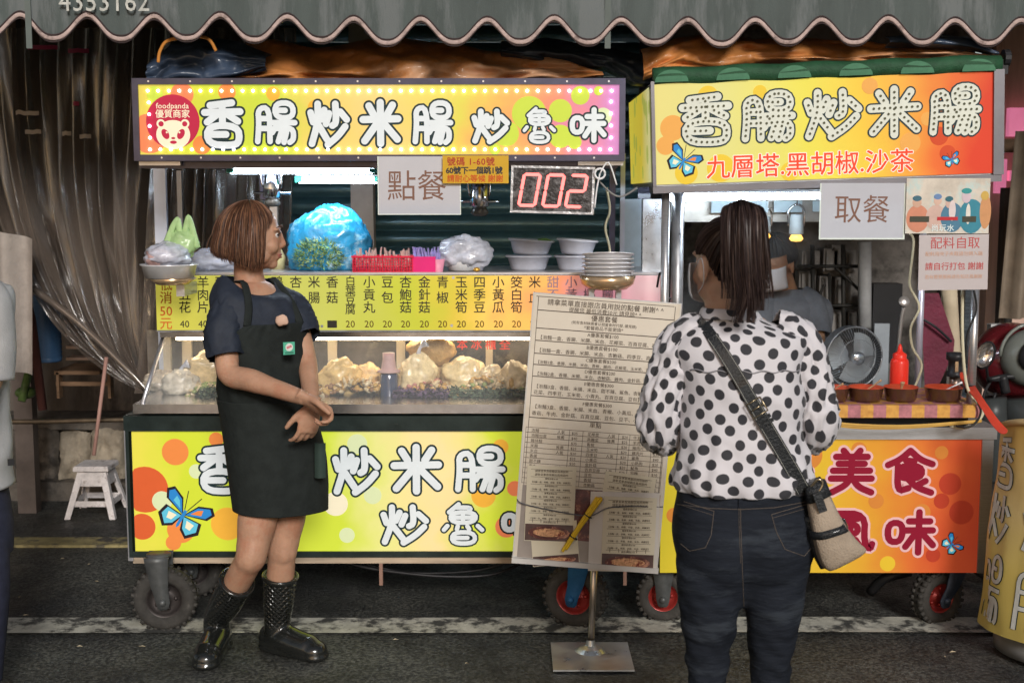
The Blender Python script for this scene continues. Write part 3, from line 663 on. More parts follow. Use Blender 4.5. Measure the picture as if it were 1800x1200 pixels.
# --- lit panel on the cart front -------------------------------------------------
t = None
CYF = 4.72
LC = thing('food_cart', P(665, 1000, CYF + .3), 'left food cart with black rim, lit yellow green front panel and glass showcase', 'food cart')
cartblack = M('black_green_enamel', (.02, .03, .028), .4, .2, .3, 10, bump=.05, col2=(.12, .12, .11), c2s=30, c2t=.66, rv=.1)
pf = Fr(P(570, 860, CYF)); f = pf; k = S(CYF)
def Pf(px, py): return fpx(pf, px, py, CYF)
DEP = .62
A0, Bt = Pf(220, 730); A1, Bb = Pf(1108, 978)
mb = MB(); slab(mb, f, A0 + .01, Bb, A1 - .01, Bt - .03, -DEP, -.02); obj('cabinet', mb, cartblack, LC)
mb = MB(); slab(mb, f, A0 - .004, Pf(0, 757)[1], A1 + .004, Bt, -DEP, .012); obj('counter_rim', mb, cartblack, LC)
mb = MB(); slab(mb, f, A0, Bb, Pf(231, 870)[0], Pf(0, 757)[1], -.02, .010); slab(mb, f, Pf(231, 870)[0], Bb, A1, Pf(0, 968)[1], -.02, .0095); obj('panel_frame', mb, cartblack, LC)
mb = MB(); slab(mb, f, A0 - .003, Bb - .01, A0 + .001, Pf(0, 757)[1] + .003, -.02, .0135); slab(mb, f, A0 - .003, Bb - .012, A0 + .016, Bb, -.02, .0137); obj('corner_strip', mb, alu, LC)
mb = MB(); slab(mb, f, A0 + .012, Pf(0, 989)[1], A1, Pf(0, 977.5)[1], -.5, .004); obj('base_rail', mb, M('pale_wood_rail', (.42, .33, .24), .6, 0, .3, 14, stretch=(.3, 1, 3)), LC)
mb = MB(); 
for x in (668, 1100): slab(mb, f, Pf(x - 3, 870)[0], Pf(0, 1028)[1], Pf(x + 3, 870)[0], Pf(0, 986)[1], -.02, .002)
obj('bracket', mb, M('rusty_bracket', (.3, .18, .14), .6, .5), LC)
rp = ramp_mat('front_panel_print', [(0, (.62, .55, .06)), (.1, (.5, .56, .03)), (.4, (.5, .58, .04)), (.5, (.62, .6, .2)), (.62, (.72, .55, .26)), (.74, (.5, .56, .04)), (.8, (.48, .56, .03)), (.87, (.72, .4, .05)), (.93, (.72, .28, .05)), (1, (.72, .3, .05))], 0, .62, glow_var=.12)
mb = MB(); a0, b1 = Pf(231, 758); a1, b0 = Pf(1098, 968); quad(mb, f, a0, b0, a1, b1, 0); pp = obj('printed_panel', mb, rp, LC)
CLIP[0] = (a0, b0, a1, b1)
discs(f, CYF, [(308, 794, 24, i_or), (255, 860, 42, i_red), (380, 772, 13, i_or), (318, 930, 25, i_or), (305, 953, 14, i_or), (250, 925, 24, i_red), (285, 880, 18, i_pale), (345, 828, 13, i_pale), (380, 850, 15, i_pale), (400, 920, 30, i_am), (610, 940, 14, i_pale), (628, 780, 18, i_pale), (655, 870, 16, i_pale), (700, 905, 12, i_pale), (590, 885, 22, i_cream), (850, 870, 22, i_am), (880, 785, 14, i_am), (890, 925, 20, i_co), (1120 - 40, 900, 40, i_or), (905, 858, 14, i_co)], pp)
CLIP[0] = None
aa, bb = Pf(322, 905); butterfly(f, aa, bb, 52 * k, -.55, pp)
for ch, X0, X1, Y0_, Y1_, w, o in (('香', 350, 422, 784, 862, 6, 3.6), ('腸', 458, 540, 784, 862, 5, 3.5), ('炒', 586, 666, 788, 866, 6.2, 3.6), ('米', 690, 774, 784, 864, 6.6, 3.6), ('腸', 800, 886, 786, 862, 5.4, 3.5), ('炒', 670, 752, 888, 954, 5.6, 3.4), ('魯', 776, 852, 884, 954, 4.0, 3.0), ('味', 882, 948, 890, 944, 5.4, 3.4)):
    q0, r0 = Pf(X0, Y1_); q1, r1 = Pf(X1, Y0_); glyph(f, ch, q0, r0, q1, r1, w * k, o * k, pp, chw, chk)
# wheels -----------------------------------------------------------------
def wheel(parent, px, gy, rad, wid, rimc, forkc, yaw=0., forktop=990, Yw=None, big=True, side=1, forkh=None, lean=0.):
    g = G(px, gy); c = V((g.x, g.y + .02, rad)); Q = Matrix.Rotation(yaw, 3, 'Z') @ Matrix.Rotation(pi / 2, 3, 'X')
    # Q maps lathe z axis to wheel axle (world -Y rotated by yaw)
    mb = MB(); w = wid / 2; pr = []
    for i in range(15):
        a = -pi / 2 + (pi * i / 14) * 1.0; pr.append((rad - w * .85 + w * .85 * cos(a) ** .7 if abs(cos(a)) > 1e-6 else rad - w * .85, w * sin(a)))
    pr = [(rad * .56, -w * .7)] + [(rad * .66, -w)] + pr[1:-1] + [(rad * .66, w)] + [(rad * .56, w * .7)]
    mb.lathe(pr, c, 40, axis=Q)
    n = 26
    for i in range(n):
        for sg in (-1, 1):
            a = 2 * pi * (i + .25 * sg) / n; pos = Q @ V((cos(a) * rad * .955, sin(a) * rad * .955, sg * w * .52))
            R_ = Q @ Matrix.Rotation(a, 3, 'Z'); mb.box(c + pos, (.016, .013, w * .55), R_)
    wh = thing('wheel', c, None, None) if False else None
    ty = obj('wheel', mb, rubber, parent, True)
    mb = MB(); mb.lathe([(0, w * .25), (rad * .16, w * .3), (rad * .2, w * .1), (rad * .42, w * .05), (rad * .5, w * .4), (rad * .57, w * .72), (rad * .6, w * .7)], c, 28, axis=Q)
    for i in range(5): 
        a = 2 * pi * i / 5; mb.ell(c + Q @ V((cos(a) * rad * .33, sin(a) * rad * .33, w * .12)), (.008, .008, .008), None, 8, 5)
    mb.lathe([(rad * .6, -w * .7), (rad * .5, -w * .4), (rad * .2, -w * .1), (0, -w * .2)], c, 28, axis=Q)
    obj('rim', mb, rimc, ty, True)
    mb = MB(); top = .285 if forkh is None else forkh; fwv = V((0, 0, 1)).cross(V(((Q @ V((0, 0, 1))).x, (Q @ V((0, 0, 1))).y, 0)).normalized())
    ax = Q @ V((0, 0, 1)); side_v = V((ax.x, ax.y, 0)).normalized()
    for sg in (-1, 1):
        off = side_v * sg * (w + .012); b0_ = c + off
        rs_ = []
        for zz, wd, lx in ((-.03, .012, 0), (-.022, .02, 0), (.0, .025, 0), (.05, .03, .5), (top - rad - .02, .042, 1), (top - rad, .045, 1)):
            cc = b0_ + V((lean * lx, 0, zz)); rs_.append([cc - fwv * wd - side_v * .003, cc + fwv * wd - side_v * .003, cc + fwv * wd + side_v * .003, cc - fwv * wd + side_v * .003])
        mb.rings(rs_)
        mb.ell(b0_ + off.normalized() * .008, (.013, .013, .013), None, 10, 6)
    mb.lathe([(0, 0), (.045, 0), (.045, .012), (0, .012)], V((c.x + lean, c.y, top - .01)), 20)
    obj('fork', mb, forkc, ty, True)
fgrey = M('grey_fork_paint', (.10, .105, .105), .5, .4, .3, 20); fblue = M('blue_fork_paint', (.03, .13, .3), .5, .2, .3, 15, col2=(.12, .1, .09), c2s=9, c2t=.6)
rimr = M('red_rim_paint', (.3, .03, .025), .35, .3, .3, 12, col2=(.08, .03, .02), c2s=9, c2t=.6); rimg = M('grimy_rim', (.05, .042, .04), .5, .5, .4, 12)
wheel(LC, 290, 1108, .118, .075, rimg, fgrey, yaw=.08, lean=-.02)
wheel(LC, 340, 1050, .118, .075, rimg, fgrey, yaw=.08)
wheel(LC, 1012, 1102, .118, .085, rimr, fblue, yaw=-.35, lean=.03)
mb = MB(); mb.tube([P(600, 985, 4.8), P(660, 1000, 4.78), P(770, 1012, 4.78), P(860, 1010, 4.8), P(915, 990, 4.85)], .006, 6, smooth=6)
mb.tube([P(640, 990, 4.85), P(720, 1006, 4.85), P(830, 1003, 4.85), P(900, 985, 4.85)], .005, 6, smooth=6)
obj('gas_hose', mb, black, None, True, 'black rubber hose drooping under the left cart', 'hose')
# showcase ---------------------------------------------------------------
sh = M('showcase_steel', (.62, .6, .6), .25, 1., .15, 20)
TY, FY = 4.98, 4.74
mb = MB(); a, b = P(238, 724, FY), P(1100, 708, FY); mb.bbox((a.x, FY - .03, a.z), (b.x, FY + .5, b.z)); obj('showcase_base', mb, sh, LC)
mb = MB(); a, b = P(284, 592, TY), P(1100, 583, TY); mb.bbox((a.x, TY - .02, a.z), (b.x, TY + .01, b.z)); mb.bbox((a.x, TY - .026, b.z - .006), (b.x, TY - .02, b.z + .001)); obj('showcase_top_rail', mb, sh, LC)
top0, bot0 = P(288, 590, TY), P(250, 712, FY)
for dx in (0, P(1098, 700, FY).x - bot0.x): 
    mb = MB(); mb.tube([bot0 + V((dx, 0, 0)), V((top0.x + dx * .97, top0.y, top0.z))], .009, 6); obj('slanted_edge', mb, alu, LC, True)
glass = bpy.data.materials.new('showcase_glass'); glass.use_nodes = True
gb = glass.node_tree.nodes['Principled BSDF']; gb.inputs['Base Color'].default_value = (.8, .85, .85, 1); gb.inputs['Roughness'].default_value = .04; gb.inputs['Alpha'].default_value = .12; gb.inputs['Specular IOR Level'].default_value = .8
mb = MB(); e = P(1095, 590, TY); e2 = P(1095, 712, FY)
mb.add([bot0 + V((.01, 0, .005)), V((e2.x, FY, bot0.z + .005)), V((e.x, TY - .005, top0.z - .004)), top0 + V((.008, -.005, -.004))], [(0, 1, 2, 3)]); obj('front_pane', mb, glass, LC)
mb = MB(); mb.add([bot0 + V((-.002, .01, .0)), top0 + V((-.002, 0, 0)), V((top0.x - .002, TY + .2, top0.z)), V((bot0.x, TY + .2, bot0.z))], [(0, 1, 2, 3)]); obj('side_pane', mb, glass, LC)
creamp = M('cream_post', (.55, .48, .36), .5, 0, .1)
for x, w in ((295, 9), (330, 13), (585, 14), (705, 14), (860, 12)):
    mb = MB(); a, b = P(x - w / 2, 700, 5.2), P(x + w / 2, 580, 5.2); mb.bbox((a.x, 5.19, a.z), (b.x, 5.21, b.z)); obj('back_post', mb, creamp, LC)
mb = MB(); a, b = P(262, 712, 5.24), P(1135, 580, 5.24); mb.add([(a.x, 5.24, a.z - .05), (b.x, 5.24, a.z - .05), (b.x, 5.24, b.z), (a.x, 5.24, b.z)], [(0, 1, 2, 3)])
bg = M('showcase_back', (.16, .14, .12), .3, 0, .5, 6, alpha=.75, col2=(.3, .26, .2), c2s=7, c2t=.55); obj('back_pane', mb, bg, LC)
fz = Fr(P(870, 603, 5.0)); redp = M('red_lettering', (.75, .06, .03), .4, 0, 0, emit=.25)
qa, qb = fpx(fz, 806, 611, TY - .04); text('red_lettering', '本冰櫃全', 20 * S(5.0), fz, *fpx(fz, 803, 611, 5.0), redp, LC, .03, 'LEFT', .02, 1.5)
# shelf over the showcase and posts
mb = MB(); a, b = P(268, 482, 4.9), P(1172, 478, 4.9); mb.bbox((a.x, 4.88, a.z), (b.x, 5.34, b.z)); obj('shelf', mb, alu, LC)
pstm = M('bluish_white_post', (.55, .6, .72), .35, .3, .1)
for x, y0, y1, Yp, w, mt in ((287, 280, 700, 5.24, 8, pstm), (318, 300, 480, 5.3, 3, steel_d), (1075, 280, 700, 5.15, 14, darkframe), (1094, 270, 480, 5.25, 10, pstm), (468, 275, 350, 5.2, 20, darkframe), (482, 275, 500, 5.28, 8, alu)):
    mb = MB(); a, b = P(x - w / 2, y1, Yp), P(x + w / 2, y0, Yp); mb.bbox((a.x, Yp - .012, a.z), (b.x, Yp + .012, b.z)); obj('post', mb, mt, LC)
mb = MB(); a, b = P(250, 296, 4.74), P(1085, 284, 4.74); mb.bbox((a.x, 4.72, a.z), (b.x, 4.80, b.z)); mb.bbox((a.x, 4.80, a.z + .012), (b.x, 5.3, b.z)); obj('roof_beam', mb, darkframe, LC)
mb = MB(); a, b = P(246, 291, 4.70), P(318, 284, 4.70); mb.bbox((a.x, 4.69, a.z), (b.x, 4.715, b.z)); obj('corner_tube', mb, alu, LC); mb = MB(); a, b = P(1016, 291, 4.70), P(1095, 284, 4.70); mb.bbox((a.x, 4.69, a.z), (b.x, 4.715, b.z)); obj('corner_tube', mb, alu, LC)
# fluorescent tubes under the roof
tube_e = M('fluorescent_tube', (.85, .93, 1), .3, 0, 0, emit=32., ecol=(.74, .87, 1))
for x0_, x1_, y, Yt in ((520, 668, 317, 5.0), (400, 660, 300, 4.9)):
    t = thing('fluorescent_lamp', P((x0_ + x1_) / 2, y, Yt), 'lit %s fluorescent tube under the roof of the left cart' % ('lower' if y > 310 else 'upper'), 'lamp')
    mb = MB(); mb.tube([P(x0_ + 6, y, Yt), P(x1_ - 6, y, Yt)], .012, 12); obj('tube', mb, tube_e, t, True)
    mb = MB(); gcap = M('green_lamp_cap', (.05, .4, .28), .4)
    a, b = P(x0_, y + 4, Yt), P(x0_ + 12, y - 8, Yt); mb.bbox((a.x, Yt - .02, a.z), (b.x, Yt + .02, b.z)); obj('end_cap', mb, gcap, t); mb = MB(); a, b = P(x1_ - 10, y + 4, Yt), P(x1_, y - 8, Yt); mb.bbox((a.x, Yt - .02, a.z), (b.x, Yt + .02, b.z)); obj('end_cap', mb, gcap, t)
    mb = MB(); a, b = P(x0_, y - 6, Yt), P(x1_, y - 9, Yt); mb.bbox((a.x, Yt - .02, a.z), (b.x, Yt + .02, b.z)); obj('housing', mb, steel_d, t)
# warm strip lamp inside the showcase (just below its top rail)
t = thing('strip_lamp', P(640, 597, 5.06), 'warm lit strip lamp under the top rail inside the glass showcase', 'lamp')
mb = MB(); mb.tube([P(310, 594, 5.06), P(1080, 594, 5.06)], .008, 10); obj('tube', mb, M('warm_tube', (1, .8, .5), .3, 0, 0, emit=16., ecol=(1, .78, .5)), t, True)
# --- price strip --------------------------------------------------------
t = thing('price_sign', P(700, 582, 4.88), 'long yellow to orange price strip with dish names on the left cart', 'sign')
PY = 4.86; f = Fr(P(720, 530, PY)); k = S(PY)
def Pp(px, py): return fpx(f, px, py, PY)
a0, b1 = Pp(273, 484); a1, b0 = Pp(1165, 580)
mb = MB(); slab(mb, f, a0, b0, a1, b1, -.02, -.001); slab(mb, f, a0, b0 - .006, a1, b0, -.02, .006); obj('backing', mb, steel_d, t)
rp2 = ramp_mat('price_strip_print', [(0, (.5, .46, .06)), (.3, (.5, .5, .1)), (.5, (.46, .47, .04)), (.6, (.6, .45, .05)), (.68, (.78, .5, .1)), (.74, (.8, .4, .1)), (.8, (.7, .25, .12)), (.88, (.6, .25, .3)), (1, (.6, .4, .4))], 0, .55, glow_var=.15)
mb = MB(); quad(mb, f, a0, b0, a1, b1, 0); obj('printed_face', mb, rp2, t)
ik = M('sign_ink', (.035, .03, .02), .5, 0, 0); ikb = M('sign_ink_brown', (.12, .07, .01), .5, 0, 0); ikr = M('sign_ink_red', (.62, .12, .02), .5, 0, 0); ikw = M('sign_ink_faint', (.3, .2, .25), .5, 0, 0)
cols = [(325, '牛五花', 40), (357, '羊肉片', 40), (389, '豬肉片', 40), (422, '雞肉片', 40), (455, '貢丸', 20), (487, '鴨血', 20), (520, '杏仁', 20), (552, '米腸', 25), (584, '香菇', 0), (616, '白葉豆腐', 20), (649, '小貢丸', 20), (681, '豆包', 20), (713, '杏鮑菇', 20), (746, '金針菇', 20), (778, '青椒', 20), (811, '玉米筍', 20), (843, '四季豆', 20), (876, '小黃瓜', 20), (908, '筊白筍', 20), (940, '米血', 20), (972, '甜不辣', 20), (1004, '小黃瓜', 20), (1036, '花椰菜', 20), (1068, '高麗菜', 20)]
for x, s_, pr in cols:
    n = len(s_); ys = {2: (496, 523), 3: (496, 518, 540), 4: (494, 511, 528, 544)}[n]; sz = 21 if n < 4 else 18
    for c_, y in zip(s_, ys):
        A, B_ = Pp(x, y); text('character', c_, sz * k * 1.05, f, A, B_ - sz * k * .38, ikw if x > 960 else ik, t, .0012, 'CENTER', .012)
    A, B_ = Pp(x, 575)
    if pr: text('price', str(pr), 17 * k, f, A, B_, ikb if x > 600 else ik, t, .0012, 'CENTER', .008)
    else: mb = MB(); quad(mb, f, A - 8.5 * k, B_ - 1 * k, A + 8.5 * k, B_ + 12 * k, .0012); obj('price_patch', mb, ik, t)
for c_, y in zip(['低', '消', '50', '元'], (500, 523, 546, 568)):
    A, B_ = Pp(292, y); text('character', c_, 23 * k, f, A, B_ - 8.5 * k, ikr, t, .0012, 'CENTER', .01)
mb = MB(); A, B_ = Pp(560, 574); [disc(mb, f, *Pp(x, y), 2.6 * k, .002, 0, 10) for x, y in ((566, 573), (794, 572), (797, 488))]; obj('screw', mb, alu, t)

# --- hanging sheets --------------------------------------------------------
brown_ink = M('brown_ink', (.2, .1, .07), .5, 0, 0)
def sheet(name, cx, cy, w, h, Y, mat, label, roll=0., yaw=0., thick=.002, cat='notice'):
    f = Fr(P(cx, cy, Y), roll, yaw); k = S(Y); t = thing(name, P(cx, cy + h / 2, Y), label, cat)
    mb = MB(); slab(mb, f, -w / 2 * k, -h / 2 * k, w / 2 * k, h / 2 * k, -thick, 0); obj('sheet', mb, mat, t)
    return t, f, k
lam = M('laminated_paper', (.46, .48, .54), .2, 0, .06, 4, coat=.6)
edge = M('clear_edge', (.7, .78, .72), .2, 0, 0)
t, f, k = sheet('order_notice', 737, 326, 143, 100, 4.64, lam, 'white laminated order notice with two large brown characters under the left roof sign')
text('character', '點餐', 56 * k, f, -57 * k, -21 * k, brown_ink, t, .001, 'LEFT', -.006, sx=.94)
mb = MB(); slab(mb, f, -72.5 * k, -51 * k, 72.5 * k, -49.5 * k, -.001, .001); slab(mb, f, -72.5 * k, -50 * k, -71 * k, 50 * k, -.001, .0012); slab(mb, f, 71 * k, -50 * k, 72.5 * k, 50 * k, -.001, .0012); obj('sleeve_edge', mb, edge, t)
ylw = M('yellow_card', (.6, .35, .02), .45, 0, .05)
t, f, k = sheet('queue_notice', 836, 298, 115, 48, 4.62, ylw, 'small yellow card with queue number rules beside the order notice')
rdk = M('dark_red_ink', (.4, .03, .02), .5, 0, 0)
text('line', '號碼 1-60號', 15.5 * k, f, -50 * k, 8 * k, rdk, t, .001, 'LEFT', .02, 1.08)
text('line', '60號下一個跳1號', 13.5 * k, f, -52 * k, -6.5 * k, ink, t, .001, 'LEFT', .03, .96)
text('line', '請耐心等候 謝謝', 13.5 * k, f, -50 * k, -20.5 * k, M('orange_red_ink', (.55, .08, .01), .5, 0, 0), t, .001, 'LEFT', .02, 1.0)
# counter display
f = Fr(P(971, 334, 4.60), radians(-1.5), radians(-6)); k = S(4.6)
t = thing('queue_counter', P(971, 374, 4.6), 'red three digit queue counter reading 002 wrapped in clear plastic', 'display')
mb = MB(); slab(mb, f, -70 * k, -38 * k, 70 * k, 38 * k, -.05, 0); obj('case', mb, M('display_black', (.05, .045, .045), .3, 0, .6, 60, bump=.6, bs=90, col2=(.14, .13, .13), c2s=30, c2t=.5), t)
mb = MB()
for q in ((-73, -41, 73, -37), (-73, 37, 73, 41), (-73, -37, -69, 37), (69, -37, 73, 37)): slab(mb, f, q[0] * k, q[1] * k, q[2] * k, q[3] * k, -.052, .003)
obj('frame', mb, M('crinkled_film', (.5, .5, .52), .25, .2, .3, 30, bump=.6, bs=60), t)
seg = M('red_led', (.9, .12, .12), .4, 0, 0, emit=1.6, ecol=(1, .16, .14))
def digit(cx, on):
    mb = MB(); w, h, s_ = 14 * k, 27 * k, .16; sk = .16
    def q(a, b): return (cx * k + a * w + (b * h) * sk, b * h - 1 * k)
    segs = {'a': ((-.8, 1), (.8, 1)), 'g': ((-.8, 0), (.8, 0)), 'd': ((-.8, -1), (.8, -1)), 'f': ((-1, .92), (-1, .08)), 'b': ((1, .92), (1, .08)), 'e': ((-1, -.08), (-1, -.92)), 'c': ((1, -.08), (1, -.92))}
    for s2 in on: stroke(mb, f, [q(*segs[s2][0]), q(*segs[s2][1])], 2.7 * k, .0015, 0, capn=2)
    obj('digit', mb, seg, t)
digit(-40, 'abcdef'); digit(2, 'abcdef'); digit(42, 'abged')
mb = MB(); c = f(82 * k, 30 * k, .01); mb.tube([c + V((cos(a) * .018, 0, sin(a) * .018)) for a in [2 * pi * i / 16 for i in range(17)]], .004, 6); mb.tube([c, c + V((-.01, 0, -.05)), c + V((-.018, 0, -.12))], .003, 6, smooth=4); mb.tube([c, c + V((.03, .0, .04)), c + V((.06, .0, -.04))], .003, 6, smooth=4)
obj('cable_coil', mb, white_p, t, True)
# hanging lamp sockets
def hanglamp(px, py, Y, s_, label, col):
    t = thing('hanging_lamp', P(px, py, Y), label, 'lamp'); c = P(px, py, Y)
    chrome = M('chrome', (.6, .6, .62), .12, 1., .05)
    mb = MB(); mb.lathe([(.0, .05 * s_), (.022 * s_, .05 * s_), (.026 * s_, .04 * s_), (.028 * s_, 0), (.03 * s_, -.03 * s_), (.02 * s_, -.034 * s_)], c, 18); obj('socket', mb, chrome if col else M('pale_socket', (.5, .55, .56), .4), t, True)
    mb = MB(); mb.lathe([(.02 * s_, -.034 * s_), (.029 * s_, -.05 * s_), (.02 * s_, -.06 * s_), (0.001, -.062 * s_)], c, 18); obj('bulb', mb, M('bulb_black', (.08, .07, .06), .1, 0, 0) if col else M('amber_glow', (.9, .5, .1), .3, 0, 0, emit=1.5), t, True)
    mb = MB(); mb.tube([c + V((-.03 * s_, 0, 0)), c + V((-.035 * s_, 0, .06 * s_)), c + V((0, 0, .09 * s_)), c + V((.03 * s_, 0, .065 * s_)), c + V((.03 * s_, 0, 0))], .004, 6, smooth=4); mb.tube([c + V((0, 0, .09 * s_)), c + V((.005, 0, .2 * s_))], .003, 6)
    if col: mb.tube([c + V((-.06 * s_, 0, -.02)), c + V((.06 * s_, 0, -.02))], .006, 8)
    obj('bracket', mb, chrome, t, True)
hanglamp(843, 345, 4.95, 1.25, 'dark chrome lamp socket hanging under the yellow queue card', 1)
hanglamp(478, 330, 5.0, 1.2, 'chrome lamp socket hanging above the short haired woman', 1)
hanglamp(1400, 398, 5.0, .95, 'square pale lamp with amber base hanging left of the white pick-up notice', 0)
hanglamp(1345, 398, 5.1, .8, 'pale hanging lamp half hidden behind the ponytail', 0)

# ================================================================== things on the shelf
film = M('clear_film', (.6, .62, .72), .15, 0, .2, 20, alpha=.5, bump=1., bs=32, coat=.8)
filmw = M('milky_film', (.62, .64, .74), .18, 0, .3, 26, alpha=.72, bump=1., bs=30, coat=.8)
def crumple(mb, c, r, seed, amp=.25, fr=3., n=40, m=26, mi=0, squash=None):
    c = V(c); vs = []; 
    for i in range(m + 1):
        a = max(min(-pi / 2 + pi * i / m, pi / 2 - .01), -pi / 2 + .01)
        for k_ in range(n):
            d = V((cos(a) * cos(2 * pi * k_ / n), cos(a) * sin(2 * pi * k_ / n), sin(a)))
            g = 1 + amp * .7 * noise.noise(d * fr * .6 + V((seed, 0, 0))) + amp * .35 * (.3 - abs(noise.noise(d * fr * 1.1 + V((seed, 9, 0))))) * 2 + amp * .22 * (.3 - abs(noise.noise(d * fr * 3 + V((seed, 5, 0)))))
            q = V((d.x * r[0] * g, d.y * r[1] * g, d.z * r[2] * g))
            if squash is not None and q.z < squash: q.z = squash
            vs.append(c + q)
    fs = [(i * n + k_, i * n + (k_ + 1) % n, (i + 1) * n + (k_ + 1) % n, (i + 1) * n + k_) for i in range(m) for k_ in range(n)]
    mb.add(vs, fs, mi); return mb
SZ = P(600, 478, 4.95).z      # shelf height
def onshelf(px, Y=5.0): p = P(px, 480, Y); return V((p.x, Y, SZ + .002))
# blue bag with greens
t = thing('vegetable_bag', onshelf(575), 'big sky blue plastic bag stuffed with leafy green vegetables on the shelf', 'bag')
bluef = M('blue_bag_film', (.03, .33, .62), .2, 0, .25, 9, bump=1., bs=22, coat=.8, alpha=.93, col2=(.4, .7, .82), c2s=7, c2t=.55)
c = onshelf(578, 5.05); mb = crumple(MB(), c + V((0, 0, .09)), (.165, .1, .155), 3.3, .26, 2.6, 60, 40, squash=-.088); obj('bag', mb, bluef, t, True)
leaf = M('leaf_green', (.12, .24, .07), .5, 0, .5, 25, sss=0)
mb = MB(); c = onshelf(562, 4.97) + V((0, 0, .06))
for i in range(900):
    a = rnd.uniform(0, 2 * pi); e = rnd.uniform(-.5, 1.2); d = V((cos(a) * cos(e), -abs(sin(a)) * cos(e), sin(e))); p = c + V((d.x * .098, d.y * .075, d.z * .075)) * rnd.uniform(.85, 1.04) + V((0, 0, -.008)); s_ = rnd.uniform(.006, .015)
    u_ = V((rnd.uniform(-1, 1), rnd.uniform(-.4, .4), rnd.uniform(-.6, 1))).normalized(); w_ = u_.cross(d).normalized()
    mb.add([p - w_ * s_ * .3, p + u_ * s_ * .5 - w_ * s_ * .0, p + u_ * s_ * 1.6 + d * .004, p + w_ * s_ * .35 + u_ * s_ * .4], [(0, 1, 2, 3)], rnd.randrange(3))
lv = obj('greens', mb, [leaf, M('leaf_dark', (.05, .12, .05), .5, 0, .4, 25), M('leaf_pale', (.3, .42, .16), .5, 0, .4, 25)], t); tag(lv, kind='stuff')
# stacked steel bowls at right
bowlm = M('stainless_bowl', (.78, .77, .79), .25, .35, .1, 20)
def bowl(c, r, h, parent=None, name='steel_bowl', mat=None, tilt=None, th=.002):
    Q = Matrix.Rotation(tilt, 3, 'X') if tilt else Matrix.Identity(3)
    mb = MB(); mb.lathe([(.001, 0), (r * .5, 0), (r * .74, h * .25), (r * .92, h * .7), (r, h), (r + .006, h + .001), (r + .006, h - .003), (r * .97 - th, h - .001), (r * .89 - th, h * .7), (r * .7, h * .27), (r * .48, th * 1.2), (.001, th * 1.2)], c, 40, axis=Q)
    return obj(name, mb, mat or bowlm, parent, True)
rb = 43 * S(4.7); cb = P(1068, 484, 4.72)
t = thing('steel_pan', cb + V((0, 0, -.05)), 'wide brass coloured steel pan under the stack of bowls', 'pan')
brass = M('warm_steel', (.6, .42, .25), .22, .7, .2, 12)
mb = MB(); mb.lathe([(.001, -.05), (rb * .8, -.05), (rb * 1.08, -.03), (rb * 1.16, .0), (rb * 1.12, .0), (rb * 1.0, -.02), (.001, -.04)], cb, 40); obj('bowl', mb, brass, t, True)
for x in (-.06, .04):
    mb = MB(); mb.bbox((cb.x + x - .01, cb.y - .02, cb.z - .13), (cb.x + x + .01, cb.y + .02, cb.z - .052)); obj('support', mb, steel, t)
names = ['lowest', 'second from the bottom', 'third from the bottom', 'third from the top', 'second from the top', 'topmost']
for i in range(6):
    o = bowl(cb + V((.002 * (i % 2), 0, -.038 + i * .0148)), rb, .042, tilt=radians(-7) if i == 5 else radians(-1))
    tag(o, names[i] + ' stainless bowl in the stack right of the price strip', 'bowl', 'stacked stainless bowls')
# plastic tubs (two stacks of two)
tubm = M('frosted_tub', (.6, .62, .72), .3, 0, .1, 20, alpha=.85, coat=.3)
for x, w, lb in ((929, 40, 'left'), (1010, 36, 'right')):
    for j in range(2):
        c = onshelf(x + 3 * j, 5.02) + V((0, 0, j * .062)); r = w * S(5.0)
        mb = MB(); mb.lathe([(.001, 0), (r * .7, 0), (r * .78, .01), (r * .92, .05), (r, .052), (r * 1.04, .056), (r * 1.0, .06), (r * .88, .052), (r * .74, .014), (.001, .01)], c, 32, axis=Matrix.Rotation(radians(4 * j), 3, 'Y') @ Matrix.Diagonal((1, .75, 1)))
        obj('food_tub', mb, tubm, None, True, f'{"upper" if j else "lower"} frosted plastic tub of the {lb} pair on the shelf', 'tub', 'frosted tubs on the shelf')
mb = MB(); c = onshelf(945, 5.02) + V((0, 0, .118)); mb.tube([c, c + V((.03, 0, .003)), c + V((.05, 0, -.004))], .006, 6, smooth=3); obj('green_onion', mb, leaf, None, True, 'bit of green onion on the upper left tub', 'vegetable')
# red baskets with skewers
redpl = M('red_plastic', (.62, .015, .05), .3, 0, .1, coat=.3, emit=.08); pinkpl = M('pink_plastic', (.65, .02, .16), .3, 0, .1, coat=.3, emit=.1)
t = thing('red_basket', onshelf(673), 'red lattice plastic basket full of wooden skewers on the shelf', 'basket')
c = onshelf(675, 4.93); W, H, D = 104 * S(4.93), .06, .09
mb = MB(); nb = 22
for yy in (-D / 2, D / 2):
    for i in range(nb + 1): x = -W / 2 + W * i / nb; mb.box(c + V((x, yy, H / 2)), (.0028, .003, H))
    for j in range(6): mb.box(c + V((0, yy - .0004, .004 + j * .0105)), (W, .003, .0028))
for xx in (-W / 2, W / 2): mb.box(c + V((xx, 0, H / 2)), (.003, D, H))
mb.box(c + V((0, 0, .002)), (W, D, .003)); obj('lattice', mb, redpl, t)
mb = MB(); 
for yy in (-D / 2 - .003, D / 2 + .003): mb.box(c + V((0, yy, H)), (W + .01, .005, .007))
for xx in (-W / 2, W / 2): mb.box(c + V((xx, 0, H)), (.006, D, .007))
obj('rim', mb, redpl, t)
